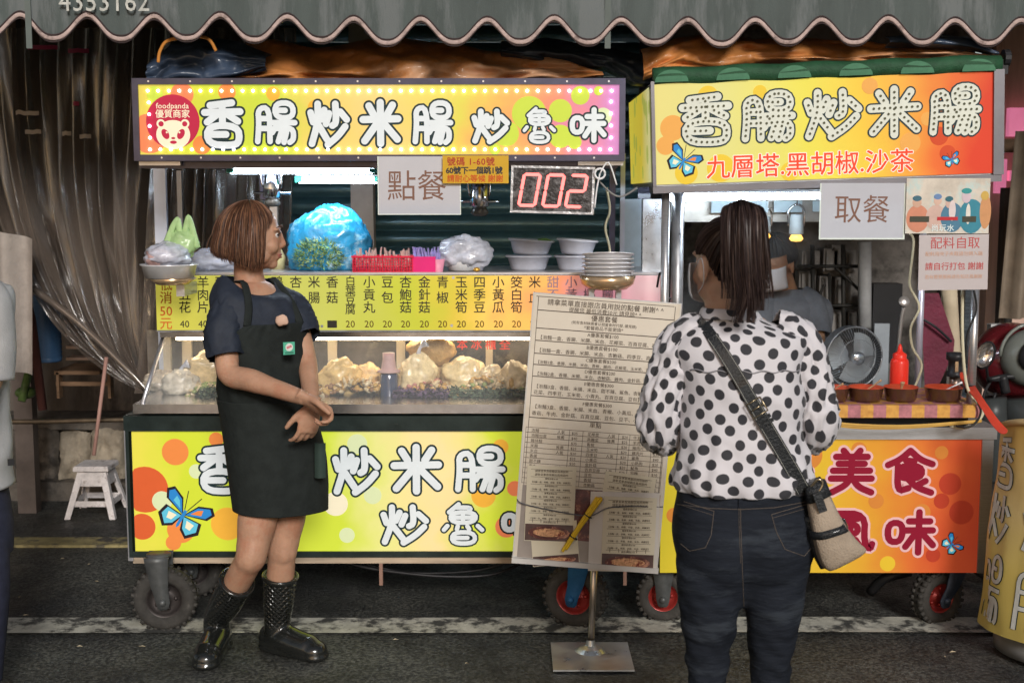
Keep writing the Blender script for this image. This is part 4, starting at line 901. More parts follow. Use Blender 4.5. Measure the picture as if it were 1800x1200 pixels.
def sticks(c, W, D, n, mat, label, h0=.05, h1=.085, grp=None):
    mb = MB()
    for i in range(n):
        p = c + V((rnd.uniform(-W, W) / 2.2, rnd.uniform(-D, D) / 2.4, .02)); q = p + V((rnd.uniform(-.02, .02), rnd.uniform(-.01, .01), rnd.uniform(h0, h1) - .012)); mb.tube([p, q], .0036, 5)
    obj('skewer_bundle', mb, mat, None, False, label, 'skewers', kind='stuff')
sticks(c, W, D, 60, M('pinkish_wood', (.55, .4, .36), .6, 0, .2), 'bundle of pale wooden sticks standing in the red basket')
t = thing('pink_box', onshelf(745), 'solid bright pink plastic box of utensils on the shelf', 'box')
c = onshelf(746, 4.93); mb = MB(); w = 40 * S(4.93)
for a_ in (0, 1, 2, 3):
    dx, dy = ((1, 0), (-1, 0), (0, 1), (0, -1))[a_]; mb.box(c + V((dx * w / 2, dy * .04, .03)), (.003 if dx else w, .003 if dy else .08, .06))
mb.box(c + V((0, 0, .002)), (w, .08, .003)); obj('tub', mb, pinkpl, t)
mb = MB(); mb.lathe([(.02, 0), (.028, .05), (.026, .05), (.018, .0)], c + V((.052, -.01, 0)), 20); obj('cup', mb, M('pale_pink', (.75, .3, .42), .4), t, True)
sticks(c + V((.01, 0, 0)), w * 1.2, .05, 40, M('violet_straw', (.35, .32, .65), .35, 0, .4, 40), 'bundle of violet and white straws in the pink box', .06, .088)
# white bag of foam trays
t = thing('white_bag', onshelf(820), 'crumpled translucent bag of white containers between the pink box and the tubs', 'bag')
c = onshelf(818, 4.97); mb = crumple(MB(), c + V((0, 0, .066)), (.098, .07, .072), 7.1, .3, 3.2, 50, 34, squash=-.064); obj('film', mb, filmw, t, True)
mb = MB(); mb.lathe([(.001, 0), (.055, 0), (.062, .05), (.06, .06), (.001, .06)], c + V((-.01, 0, .004)), 24); obj('container', mb, white_p, t, True)
mb = MB(); mb.ell(onshelf(838, 4.9) + V((0, 0, .01)), (.014, .012, .009)); obj('garlic_clove', mb, M('brass_bit', (.7, .4, .08), .3, .6), None, True, 'small golden knob on the shelf beside the white bag', 'knob')
# yellow sauce jug between woman and blue bag
mb = MB(); c = onshelf(488, 5.1); mb.lathe([(.001, 0), (.03, 0), (.032, .05), (.02, .075), (.018, .08), (.001, .08)], c, 20); obj('sauce_jug', mb, M('yellow_white_plastic', (.6, .55, .3), .4), None, True, 'pale yellow bottle on the shelf just right of the woman\'s chin', 'bottle')
# hanging tray at left with bags
c = P(298, 478, 4.66); r = 49 * S(4.66)
t = thing('steel_tray', c, 'round shiny steel tray at the left end of the price strip', 'tray')
mb = MB(); mb.lathe([(.001, -.02), (r * .86, -.02), (r * .96, .022), (r * 1.03, .026), (r * 1.03, .03), (r * .95, .026), (r * .84, -.014), (.001, -.014)], c, 44); obj('dish', mb, bowlm, t, True)
mb = MB(); mb.lathe([(.001, -.045), (r * .55, -.045), (r * .85, -.022), (.001, -.021)], c + V((.01, 0, 0)), 32); obj('foot', mb, brass, t, True)
mb = MB(); mb.bbox((c.x + .02, c.y + .01, c.z - .09), (c.x + .05, c.y + .2, c.z - .047)); obj('arm', mb, steel, t)
mb = crumple(MB(), c + V((-.005, 0, .06)), (.082, .07, .045), 2.2, .3, 4, 44, 28, squash=-.05); obj('bread_bag', mb, filmw, None, True, 'crinkled clear bag of pinkish food lying on the left steel tray', 'bag')
mb = MB(); crumple(mb, c + V((-.03, -.02, .052)), (.05, .04, .036), 9.2, .3, 4, 30, 20); obj('pink_food', mb, M('pinkish_meat', (.5, .32, .3), .5, 0, .3, 30), None, True, 'pinkish food seen through the film on the steel tray', 'food')
# green knotted bag
gfm = M('pale_green_film', (.42, .62, .28), .3, 0, .2, 14, alpha=.85, coat=.3, bump=.3)
t = thing('green_bag', c + V((.04, .02, .06)), 'pale green plastic carrier bag with upright handles on the left tray', 'bag')
mb = crumple(MB(), c + V((.045, .03, .10)), (.05, .035, .055), 4.5, .3, 3.5, 36, 24); obj('body', mb, gfm, t, True)
for x0_, xt, x1_ in ((293, 312, 318), (322, 331, 344)):
    mb = MB(); mb.tube([P(x0_, 432, 4.68), P((x0_ + xt) / 2, 402, 4.68), P(xt, 380 if xt > 320 else 384, 4.68), P((x1_ + xt) / 2, 402, 4.68), P(x1_, 436, 4.68)], [.018, .012, .007, .012, .018], 8, flat=.35, up=(0, 1, 0), smooth=5); obj('handle', mb, gfm, t, True)
mb = crumple(MB(), onshelf(375, 4.98) + V((0, 0, .04)), (.1, .07, .045), 6.2, .35, 3.6, 44, 24, squash=-.038); obj('foil_bag', mb, film, None, True, 'flat silvery bag on the shelf behind the short haired woman', 'bag')
# ================================================================== food inside the showcase
BZ = P(600, 706, 4.85).z + .004
def infood(px, Y): p = P(px, 700, Y); return V((p.x, Y, BZ))
fd = [('noodle_bag', 285, 5.12, .07, .05, (.6, .52, .42), 'small bag of pale dumplings at the far left of the showcase'),
      ('noodle_bag', 318, 4.98, .075, .06, (.62, .56, .46), 'knotted clear bag of white dough balls at the left of the showcase'),
      ('noodle_bag', 372, 5.04, .11, .1, (.68, .52, .28), 'large bag of yellowish noodles behind the woman\'s elbow'),
      ('noodle_bag', 600, 5.0, .085, .085, (.75, .52, .22), 'golden bag of noodles just right of the woman\'s hands'),
      ('noodle_bag', 645, 5.06, .07, .07, (.72, .5, .24), 'smaller golden noodle bag left of the dark bottle'),
      ('noodle_bag', 735, 4.98, .075, .1, (.8, .62, .36), 'shiny cream bag in front of the brown loaf'),
      ('noodle_bag', 815, 5.03, .09, .085, (.75, .6, .33), 'yellowish bag of cabbage in the middle right of the showcase'),
      ('noodle_bag', 862, 5.0, .065, .07, (.7, .58, .38), 'pale bag right of the cabbage bag'),
      ('noodle_bag', 905, 4.97, .07, .08, (.78, .62, .4), 'bright bag beside the menu board at the showcase edge'),
      ('noodle_bag', 960, 5.0, .09, .08, (.6, .5, .35), 'bag of noodles hidden behind the menu board')]
for i, (nm, x, Y, rx, rz, col, lb) in enumerate(fd):
    c = infood(x, Y); mb = crumple(MB(), c + V((0, 0, rz * .75)), (rx * .95, .06, rz * .9), i * 3.7, .34, 3.0, 50, 32, squash=-rz * .72)
    fm = M('bagged_food_%d' % i, col, .25, 0, .35, 22, bump=.5, bs=45, coat=.5)
    obj(nm, mb, fm, None, True, lb, 'bag', 'bags of food in the glass showcase')
    if i in (1, 5): mb = MB(); mb.tube([c + V((0, 0, rz * 1.5)), c + V((.01, 0, rz * 1.9)), c + V((.035, 0, rz * 2.1))], [.012, .006, .02], 8, smooth=3); o = obj('bag_knot', mb, filmw, None, True, 'twisted top of the %s bag in the showcase' % ('dough ball' if i == 1 else 'shiny cream'), 'bag knot')
mb = crumple(MB(), infood(760, 5.08) + V((0, 0, .165)), (.095, .06, .06), 31, .22, 2.6, 40, 26); obj('brown_loaf', mb, M('brown_tofu_skin', (.42, .27, .1), .5, 0, .35, 16, bump=.5), None, True, 'lumpy brown fried tofu skin piled highest in the showcase', 'food')
mb = crumple(MB(), infood(760, 5.1) + V((0, 0, .06)), (.09, .05, .07), 41, .22, 2.6, 30, 20, squash=-.058); obj('food_pile', mb, M('golden_food', (.6, .42, .2), .4, 0, .35, 16, bump=.5), None, True, 'golden pile carrying the brown tofu skin', 'food')
fcol = [M('food_golden', (.62, .38, .12), .35, 0, .3, 40, coat=.4), M('food_cream', (.72, .58, .36), .35, 0, .3, 40, coat=.4), M('food_brown', (.3, .16, .07), .4, 0, .3, 40, coat=.3), M('food_pale_green', (.32, .38, .14), .4, 0, .3, 40), M('food_pink', (.55, .25, .2), .35, 0, .3, 40, coat=.4)]
for x0_, x1_, h_, wts, lb in ((560, 690, .07, (0, 0, 1, 2), 'golden mixed pieces heaped between the noodle bags at the left'), (700, 800, .06, (0, 1, 4, 2), 'pinkish and golden pieces heaped under the shiny cream bag'), (800, 930, .085, (1, 0, 3, 1, 0), 'yellow green cabbage pieces heaped at the right of the showcase'), (330, 400, .05, (1, 1, 3), 'pale pieces heaped beside the dough ball bag'), (930, 1050, .06, (0, 1), 'mixed pieces heaped behind the menu board')):
    mb = MB()
    for i in range(int((x1_ - x0_) * 3.2)):
        u_ = rnd.random(); yy = rnd.uniform(4.9, 5.1); c = infood(x0_ + (x1_ - x0_) * u_, yy) + V((0, 0, h_ * sin(pi * min(1, max(0, u_ * .9 + .05))) * rnd.uniform(.3, 1) + .006)); a = rnd.uniform(0, 6.3); s_ = rnd.uniform(.007, .017)
        R_ = Matrix.Rotation(a, 3, V((rnd.uniform(-1, 1), rnd.uniform(-1, 1), 1)).normalized()); mb.ell(c, (s_ * rnd.uniform(.8, 1.6), s_ * .7, s_ * rnd.uniform(.3, .8)), R_, 6, 4, wts[i % len(wts)])
    obj('food_pieces', mb, fcol, None, True, lb, 'food', kind='stuff')
vio = M('violet_cabbage', (.14, .09, .16), .4, 0, .6, 30); grn = M('grey_green_leaf', (.12, .16, .1), .45, 0, .6, 30)
for x0_, x1_, mt, lb in ((690, 790, vio, 'bed of dark purple cabbage shreds in the showcase'), (790, 925, grn, 'bed of grey green leaves along the front of the showcase'), (350, 410, grn, 'small heap of dark leaves under the yellowish noodles')):
    mb = MB()
    for i in range(int((x1_ - x0_) * 7)):
        c = infood(rnd.uniform(x0_, x1_), rnd.uniform(4.86, 4.96)) + V((0, 0, rnd.uniform(.004, .04))); a = rnd.uniform(0, 6.3); s_ = rnd.uniform(.006, .016); u_ = V((cos(a), sin(a) * .6, rnd.uniform(-.5, .7))) * s_; w_ = V((-sin(a), cos(a), .4)) * s_ * .5
        mb.add([c - u_, c + w_, c + u_ + V((0, 0, .003)), c - w_], [(0, 1, 2, 3)])
    obj('leaf_bed', mb, mt, None, label=lb, cat='vegetables', kind='stuff')
t = thing('dark_bottle', infood(684, 4.93), 'dark glass jar with a pink cap standing in the showcase', 'bottle')
c = infood(684, 4.93); mb = MB(); mb.lathe([(.001, 0), (.034, 0), (.036, .01), (.036, .09), (.03, .1), (.001, .1)], c, 24); obj('body', mb, M('dark_bottle_glass', (.05, .06, .12), .1, 0, .2, coat=1), t, True)
mb = MB(); mb.lathe([(.001, .1), (.045, .1), (.045, .107), (.03, .112), (.024, .15), (.024, .175), (.001, .175)], c, 24); obj('cap', mb, M('pinkish_cap', (.55, .36, .34), .5), t, True)
# ================================================================== right cart
RY = 4.6; k = S(RY)
RC = thing('food_cart', P(1450, 1000, RY + .3), 'right food cart with steel rim and red orange front panel on red rimmed wheels', 'food cart')
f = Fr(P(1450, 880, RY)); rf = f
def Pr(px, py): return fpx(rf, px, py, RY)
A0, Bt = Pr(1162, 750); A1, Bb = Pr(1728, 1006)
mb = MB(); slab(mb, f, A0 + .01, Bb, A1 - .01, Bt - .02, -.62, -.015); obj('cabinet', mb, steel_d, RC)
mb = MB(); slab(mb, f, A0 - .005, Pr(0, 771)[1], Pr(1746, 870)[0], Bt, -.64, .012); obj('counter_rim', mb, steel, RC)
mb = MB(); slab(mb, f, Pr(1722, 870)[0], Bb, Pr(1742, 870)[0], Pr(0, 771.5)[1], -.03, .006); obj('corner_post', mb, steel, RC)
rp = ramp_mat('red_panel_print', [(0, (.62, .5, .03)), (.5, (.72, .45, .03)), (.62, (.72, .36, .03)), (.8, (.68, .16, .03)), (.9, (.6, .09, .025)), (1, (.52, .06, .02))], 0, .3, glow_var=.1, vscale=4)
mb = MB(); a0, b1 = Pr(1163, 771); a1, b0 = Pr(1722, 1006); quad(mb, f, a0, b0, a1, b1, 0); pp = obj('printed_panel', mb, rp, RC)
r_o, r_r, r_y = inkm('deep_orange', (.68, .24, .04), .25), inkm('deep_red', (.5, .05, .02), .22), inkm('yellow', (.75, .5, .03), .3)
discs(f, RY, [(1510, 790, 14, r_o), (1670, 850, 20, r_r), (1655, 880, 14, r_r), (1690, 900, 22, r_r), (1640, 975, 13, r_r), (1500, 810, 20, r_y), (1620, 900, 16, r_o), (1560, 990, 14, r_y), (1480, 985, 12, r_y), (1185, 905, 14, r_o), (1540, 880, 14, r_o), (1655, 795, 12, r_o), (1420, 800, 26, r_o)], pp)
aa, bb = Pr(1672, 957); butterfly(f, aa, bb, 22 * k, -.9, pp)
mar, pko = inkm('maroon', (.3, .005, .03), .15), inkm('pink_outline', (.75, .45, .45), .3)
for ch, X0, X1, Y0_, Y1_ in (('美', 1455, 1538, 790, 866), ('食', 1554, 1644, 790, 868), ('灣', 1345, 1430, 790, 866), ('風', 1452, 1536, 896, 970), ('味', 1554, 1644, 898, 970)):
    q0, r0 = Pr(X0, Y1_); q1, r1 = Pr(X1, Y0_); glyph(f, ch, q0, r0, q1, r1, 6 * k, 4.4 * k, pp, mar, pko)
fdark = M('slate_fork_paint', (.06, .08, .12), .45, .5, .3, 20)
wheel(RC, 1166, 1093, .098, .07, rimr, fgrey, yaw=-.12, forkh=.25)
wheel(RC, 1648, 1096, .100, .075, rimr, fdark, yaw=.38, forkh=.25, lean=.05)
mb = MB(); a = P(1555, 1012, 4.8); mb.tube([P(1600, 1004, 4.9), P(1555, 1016, 4.9), P(1530, 1040, 4.95)], .02, 8, smooth=3); obj('underframe', mb, black, RC, True)
# tray shelf with a checked cloth
def checked():
    m = bpy.data.materials.new('checked_oilcloth'); m.use_nodes = True; n, l = m.node_tree.nodes, m.node_tree.links; b = n['Principled BSDF']
    tc = n.new('ShaderNodeTexCoord'); c = n.new('ShaderNodeTexChecker'); c.inputs['Scale'].default_value = 22; c.inputs[1].default_value = (.6, .3, .06, 1); c.inputs[2].default_value = (.42, .16, .18, 1); l.new(tc.outputs['Object'], c.inputs[0])
    t1 = n.new('ShaderNodeTexNoise'); t1.inputs['Scale'].default_value = 60; l.new(tc.outputs['Object'], t1.inputs[0])
    mx = n.new('ShaderNodeMix'); mx.data_type = 'RGBA'; mx.blend_type = 'OVERLAY'; mx.inputs[0].default_value = .5; l.new(c.outputs[0], mx.inputs[6]); l.new(t1.outputs[0], mx.inputs[7]); l.new(mx.outputs[2], b.inputs['Base Color'])
    b.inputs['Roughness'].default_value = .4; return m
TYY = 4.5
a, b = P(1300, 736, TYY), P(1726, 712, TYY); mb = MB(); mb.bbox((a.x, TYY, b.z - .045), (b.x, TYY + .42, b.z)); ck = obj('cloth_shelf', mb, checked(), RC)
TZ = b.z
mb = MB()
for q in range(3): mb.tube([P(1440, 738 + q * 2, 4.49), P(1500, 746 + 3 * q, 4.48), P(1600, 748 + 2 * q, 4.48), P(1725, 739 + q, 4.49)], .005 - .001 * q, 6, smooth=5)
obj('cloth_fold', mb, M('yellow_cloth_edge', (.55, .33, .08), .6), RC, True)
mb = MB(); mb.bbox((P(1330, 700, 4.62).x, 4.60, P(0, 750, 4.6).z), (P(1700, 700, 4.62).x, 4.9, P(0, 737, 4.6).z + .01)); obj('gap_shade_block', mb, black, RC)  # black block put in for the shade between cloth shelf and rim
# posts and roof frame
for x, y0, y1, Yp, w, mt, nm in ((1611, 410, 735, 4.95, 12, M('lilac_white_post', (.5, .5, .6), .35, .4), 'post'), (1706, 500, 712, 4.56, 15, steel, 'post'), (1165, 338, 760, 4.56, 15, steel, 'post'), (1186, 338, 760, 4.7, 22, steel_d, 'post')):
    mb = MB(); p0, p1 = P(x, y1, Yp), P(x, y0, Yp); mb.tube([p0, V((p0.x, Yp, p1.z))], w / 2 * S(Yp), 14); obj(nm, mb, mt, RC, True)
mb = MB(); a, b = P(1706, 711, 4.56), P(1706, 676, 4.56); mb.tube([b, V((b.x, b.y, b.z - .028))], 9.5 * k, 14); obj('post_clamp', mb, black, RC, True)
mb = MB(); a, b = P(1130, 760, 5.1), P(1158, 350, 5.1); mb.bbox((a.x - .02, 5.0, a.z), (b.x, 5.03, b.z)); obj('side_sheet', mb, M('side_sheet_steel', (.5, .52, .55), .3, .8, .4, 6, bump=.3, bs=12, rv=.2), RC)
mb = MB(); a, b = P(1095, 640, 5.3), P(1128, 350, 5.3); mb.bbox((a.x, 5.30, a.z), (b.x, 5.32, b.z)); obj('side_sheet', mb, M('bluish_sheet', (.45, .55, .62), .35, .3, .2, 6), RC)
mb = MB(); a, b = P(1180, 390, 5.1), P(1300, 352, 5.1); mb.bbox((a.x, 5.1, a.z), (b.x + .9, 5.12, b.z)); obj('hood', mb, M('greasy_hood', (.42, .4, .36), .4, .6, .2, 8), RC)
t = thing('fluorescent_lamp', P(1310, 346, 4.7), 'long lit fluorescent tube under the right cart roof sign', 'lamp')
mb = MB(); mb.tube([P(1178, 347, 4.7), P(1445, 343, 4.7)], .0135, 12); obj('tube', mb, tube_e, t, True)
mb = MB(); a, b = P(1176, 339, 4.7), P(1446, 333, 4.7); mb.bbox((a.x, 4.69, a.z), (b.x, 4.74, b.z)); obj('housing', mb, white_p, t)
lbm = M('pale_blue_label', (.5, .62, .66), .4, 0, .08)
for x0_, x1_, y0, y1, lb in ((1250, 1296, 353, 374, 'first'), (1306, 1350, 354, 374, 'second'), (1360, 1410, 353, 373, 'third'), (1428, 1446, 353, 372, 'fourth')):
    mb = MB(); a, b = P(x0_, y1, 5.05), P(x1_, y0, 5.05); mb.bbox((a.x, 5.045, a.z), (b.x, 5.05, b.z)); obj('hood_label', mb, lbm, None, label=lb + ' pale blue card from the left hanging under the right cart lamp', cat='card', group='pale cards under the lamp')
# --- right roof sign
SY2 = 4.5; k = S(SY2); rl = radians(2.0)
f = Fr(P(1448, 226, SY2), rl); W, H = 586 * k, 174 * k
t = thing('roof_sign', P(1448, 320, SY2), 'yellow to red roof sign of the right cart with bulb studded letters', 'sign')
mb = MB(); slab(mb, f, -W / 2 - .005, -H / 2 - .005, W / 2 + .034, H / 2 + .005, -.82, -.004); obj('box', mb, steel_d, t)
mb = MB(); slab(mb, f, W / 2, -H / 2 - .006, W / 2 + .036, H / 2 + .006, -.01, .012); slab(mb, f, -W / 2 - .012, -H / 2 - .006, -W / 2, H / 2 + .006, -.01, .012); slab(mb, f, -W / 2 - .012, -H / 2 - .03, W / 2 + .03, -H / 2 - .006, -.1, .008); obj('frame', mb, M('sign_frame_grey', (.16, .155, .17), .35, .6), t)
rm2 = ramp_mat('right_sign_print', [(0, (.68, .6, .2)), (.2, (.66, .62, .2)), (.45, (.7, .62, .08)), (.62, (.75, .5, .05)), (.74, (.75, .36, .05)), (.85, (.68, .14, .03)), (1, (.6, .05, .02))], 0, .45, glow_var=.1, vscale=3)
mb = MB(); quad(mb, f, -W / 2, -H / 2, W / 2, H / 2, 0); obj('printed_face', mb, rm2, t)
f2 = f
def sd_(lst, d=.0006):
    for i, (x, y, r, mt) in enumerate(lst):
        mb = MB(); disc(mb, f, x * k, y * k, r * k, d + .00004 * i); obj('printed_spot', mb, mt, t)
y_c, o_c, r_c = inkm('warm_yellow', (.75, .52, .04), .4), inkm('light_orange', (.75, .36, .08), .4), inkm('red_spot', (.6, .07, .02), .35)
sd_([(-262, 10, 22, o_c), (-275, -20, 16, o_c), (-200, 62, 18, y_c), (-180, -62, 24, y_c), (-240, -68, 20, y_c), (150, -30, 18, o_c), (200, -20, 16, r_c), (180, 10, 12, o_c), (215, -50, 14, r_c), (80, 70, 14, o_c), (-110, 66, 12, y_c), (-60, -72, 16, y_c)])
butterfly(f, -245 * k, -48 * k, 33 * k, -.5, t); butterfly(f, 222 * k, -62 * k, 17 * k, .3, t)
chw2 = M('character_cream', (.6, .62, .54), .5, 0, .08, 9, emit=.12)
for ch, X0, X1, w in (('香', -250, -160, 6.8), ('腸', -142, -52, 6.4), ('炒', -34, 64, 6.8), ('米', 78, 166, 6.8), ('腸', 184, 270, 6.4)):
    glyph(f, ch, X0 * k, -16 * k, X1 * k, 64 * k, w * k, 2.8 * k, t, chw2, chk, dots=9.5 * k)
wo = inkm('halo', (.9, .85, .75), .35); ro = M('red_orange_ink', (.72, .05, .012), .45, 0, 0, emit=.25)
text('halo_text', '九層塔.黑胡椒.沙茶', 43 * k, f, -206 * k, -76 * k, wo, t, .0012, 'LEFT', .04)
text('lettering', '九層塔.黑胡椒.沙茶', 43 * k, f, -206 * k, -76 * k, ro, t, .0022, 'LEFT', .012)
# side face of that sign (lit yellow)
c0 = f(-W / 2 - .008, -H / 2, 0); c1 = f(-W / 2 - .008, H / 2, 0)
mb = MB(); mb.add([V((c0.x - .006, SY2 + .8, c0.z + .01)), V((c0.x - .006, SY2 + .03, c0.z + .01)), V((c1.x - .006, SY2 + .03, c1.z - .01)), V((c1.x - .006, SY2 + .8, c1.z - .01))], [(0, 1, 2, 3)], 0, [[(0, 0), (1, 0), (1, 1), (0, 1)]])
obj('side_face', mb, ramp_mat('side_print', [(0, (.7, .6, .06)), (.6, (.7, .55, .05)), (1, (.6, .6, .3))], 0, .6, spots=9, spotcol=(.25, .3, .05)), t)
# rolled green awning above it
grn1, grn2 = M('green_canvas', (.02, .075, .035), .6, 0, .3, 20, bump=.3, bs=200), M('light_green_print', (.05, .17, .09), .6, 0, .2, 20)
t = thing('green_awning', f(0, H / 2 + .03, 0), 'rolled dark green canvas with light green scallops above the right roof sign', 'awning')
mb = MB(); p0, p1 = f(-W / 2 - .0, H / 2 + .022, -.02), f(W / 2 + .03, H / 2 + .026, -.02)
mb.tube([p0.lerp(p1, i / 30) + V((0, 0, .003 * sin(i))) for i in range(31)], .033, 14); obj('roll', mb, grn1, t, True)
for i in range(6):
    mb = MB(); cx_ = -W / 2 + .06 + i * (W - .05) / 5.3; hh = .042
    pts = []
    for j in range(15):
        a = pi * j / 14; pts.append((cx_ + cos(a) * .058, sin(a) * hh))
    mb.add([f(x, H / 2 + .002 + y, .014 - ((y / .05) ** 2) * .006) for x, y in pts] , [tuple(range(15))]); obj('scallop', mb, grn2, t)
mb = MB(); q = p1 + V((.01, 0, .02)); mb.lathe([(.001, 0), (.03, 0), (.03, .02), (.001, .02)], q, 14, axis=Matrix.Rotation(pi / 2, 3, 'Y')); mb.box(q + V((.005, 0, -.03)), (.02, .03, .05)); obj('end_bracket', mb, black, t)
# notices
t, f, k = sheet('pickup_notice', 1516, 371, 147, 97, 4.42, lam, 'white laminated pick-up notice with two brown characters under the right roof sign')
text('character', '取餐', 52 * k, f, -50 * k, -16 * k, brown_ink, t, .001, 'LEFT', -.004, sx=.95)
mb = MB(); slab(mb, f, -75 * k, -49.5 * k, 75 * k, -47 * k, -.001, .001); slab(mb, f, -75 * k, -48 * k, -73 * k, 48 * k, -.001, .0012); slab(mb, f, 72 * k, -48 * k, 75 * k, 48 * k, -.001, .0012); obj('sleeve_edge', mb, edge, t)
pm = M('poster_base', (.62, .56, .48), .25, 0, .25, 9, coat=.5, col2=(.5, .62, .6), c2s=8, c2t=.5)
t, f, k = sheet('poster', 1666, 362, 146, 96, 4.41, pm, 'glossy coloured poster of a group of people beside the white pick-up notice', cat='poster')
def pblob(x, y, rx, ry, c, nm='printed_shape', d=.0006, n=20):
    mb = MB(); disc(mb, f, x * k, y * k, rx * k, d, 0, n, ry * k); obj(nm, mb, M('poster_%d_%d_%d' % tuple(int(q * 99) for q in c), c, .3, 0, .1, 30), t)
for i, (x, y, rx, ry, c) in enumerate(((-52, -22, 20, 24, (.6, .25, .16)), (-20, -20, 18, 22, (.6, .42, .36)), (8, -20, 20, 26, (.08, .2, .3)), (42, -18, 22, 30, (.05, .24, .32)), (66, -10, 10, 30, (.6, .3, .14)), (-54, 6, 8, 9, (.6, .38, .28)), (-54, 13, 8, 5, (.06, .15, .2)), (-18, 9, 7, 8, (.66, .45, .36)), (-18, 16, 7, 5, (.15, .25, .45)), (2, 4, 6, 8, (.6, .42, .36)), (2, 12, 7, 5, (.04, .14, .18)), (32, 16, 8, 11, (.62, .5, .55)), (32, 26, 9, 5, (.05, .3, .3)), (8, -8, 6, 18, (.7, .6, .6)), (36, -14, 4, 18, (.75, .72, .65)), (64, 18, 7, 8, (.6, .4, .1)))):
    pblob(x, y, rx, ry, c, d=.0006 + .00005 * i)
for x0_, x1_ in ((-66, -32), (26, 50)):
    mb = MB(); quad(mb, f, x0_ * k, -28 * k, x1_ * k, -18 * k, .0022); obj('caption_bar', mb, M('dark_olive', (.06, .06, .04), .4), t)
mb = MB(); quad(mb, f, -18 * k, -25 * k, 18 * k, -19 * k, .0022); obj('caption_bar', mb, M('poster_red', (.5, .03, .04), .4), t)
text('caption', '尚玩水', 13 * k, f, -28 * k, -43 * k, M('poster_white', (.7, .8, .8), .4, 0, 0), t, .0022, 'LEFT', .02, 1.1)
lam2 = M('pink_white_paper', (.5, .45, .45), .3, 0, .04, 3, coat=.3)
t, f, k = sheet('self_service_notice', 1676, 461, 122, 97, 4.40, lam2, 'pinkish white self-service notice with red characters under the glossy poster', roll=radians(.8))
rk = M('soft_red_ink', (.5, .08, .08), .5, 0, 0); rk2 = M('faint_orange_ink', (.6, .36, .26), .5, 0, 0)
text('line', '配料自取', 22 * k, f, -42 * k, 26 * k, rk, t, .001, 'LEFT', 0)
text('line', '配料用夾子夾取請勿倒入鍋', 8.4 * k, f, -50 * k, 12 * k, rk2, t, .001, 'LEFT', .01)
text('line', '請自行打包 謝謝', 14.2 * k, f, -50 * k, -12 * k, rk, t, .001, 'LEFT', .01)
text('line', '若有需要服務請告知店員謝謝', 7.8 * k, f, -50 * k, -28 * k, rk2, t, .001, 'LEFT', .01)
# ---- things on the tray
def T3(px, Y=4.62): p = P(px, 700, Y); return V((p.x, Y, TZ + .001))
bwm = M('brown_bowl_outside', (.07, .03, .018), .25, 0, .3, 20, coat=.6); bwr = M('red_glaze', (.5, .07, .03), .3, 0, .1, coat=.5)
spn = M('wood_spoon', (.45, .28, .16), .5, 0, .2)
for i, (x, w, lb, fill) in enumerate(((1462, 30, 'leftmost', 0), (1521, 31, 'second from the left', 1), (1583, 30, 'third from the left', 0), (1658, 33, 'rightmost', 0))):
    c = T3(x, 4.60); r = w * S(4.6)
    t = thing('condiment_bowl', c, lb + ' of the four dark condiment bowls on the checked cloth', 'bowl', 'condiment bowls')
    mb = MB(); mb.lathe([(.001, 0), (r * .82, 0), (r * .9, .01), (r, .048), (r * 1.02, .05)], c, 32); obj('shell', mb, bwm, t, True)
    mb = MB(); mb.lathe([(r * 1.02, .05), (r * .99, .052), (r * .86, .02), (.001, .018)], c, 32); obj('lining', mb, bwr, t, True)
    mb = MB(); mb.lathe([(r * .9, .032), (r * .4, .038), (.001, .04)], c, 24); obj('sauce', mb, M('chili_sauce', (.35, .05, .015), .3, 0, .4, 60) if not fill else M('golden_sauce', (.5, .28, .06), .35, 0, .4, 60), t, True)
    t2 = thing('spoon', c + V((.0, 0, .04)), 'short spoon resting in the ' + lb + ' condiment bowl', 'spoon', 'spoons in the condiment bowls')
    a, b = c + V((.0, 0, .035)), c + V(((.035, .05, .0, .06)[i], -.02, (.065, .078, .07, .07)[i]))
    mb = MB(); mb.tube([a, a.lerp(b, .5), b], [.006, .005, .009], 8, flat=.5, smooth=3); obj('handle', mb, spn if i != 3 else white_p, t2, True)
    mb = MB(); mb.ell(a, (.014, .011, .006)); obj('scoop', mb, spn if i != 3 else white_p, t2, True)
c = T3(1579, 4.78); r = 16 * S(4.78)
t = thing('squeeze_bottle', c, 'bright red squeeze bottle with a pointed nozzle on the right cart tray', 'bottle')
redb = M('red_squeeze_plastic', (.72, .035, .02), .35, 0, .05, sss=.1, coat=.2)
mb = MB(); mb.lathe([(.001, 0), (r * .95, 0), (r, .01), (r, .115), (r * .9, .128), (r * .6, .132)], c, 28); obj('body', mb, redb, t, True)
mb = MB(); mb.lathe([(r * .75, .13), (r * .75, .148), (r * .55, .152), (r * .3, .158), (r * .22, .175), (r * .1, .185), (.001, .186)], c, 24); obj('nozzle_cap', mb, redb, t, True)
c = T3(1677, 4.8)
t = thing('pepper_mill', c, 'black and copper cylinder standing behind the rightmost condiment bowl', 'shaker')
mb = MB(); mb.lathe([(.001, 0), (.02, 0), (.02, .06), (.001, .06)], c, 20); obj('base', mb, M('copper_grey', (.35, .25, .2), .3, .8), t, True)
mb = MB(); mb.lathe([(.03, .06), (.03, .08), (.026, .082), (.026, .12), (.034, .124), (.034, .15), (.001, .152)], c, 20); obj('top', mb, black, t, True)
mb = MB(); mb.box(c + V((-.004, -.026, .1)), (.012, .004, .04)); obj('label_strip', mb, brass, t)
mb = MB(); mb.box(T3(1452, 4.7) + V((0, 0, .012)), (.07, .05, .02)); obj('blue_dish', mb, M('blue_dish_mat', (.1, .3, .5), .4), None, label='small blue dish left of the condiment bowls', cat='dish')
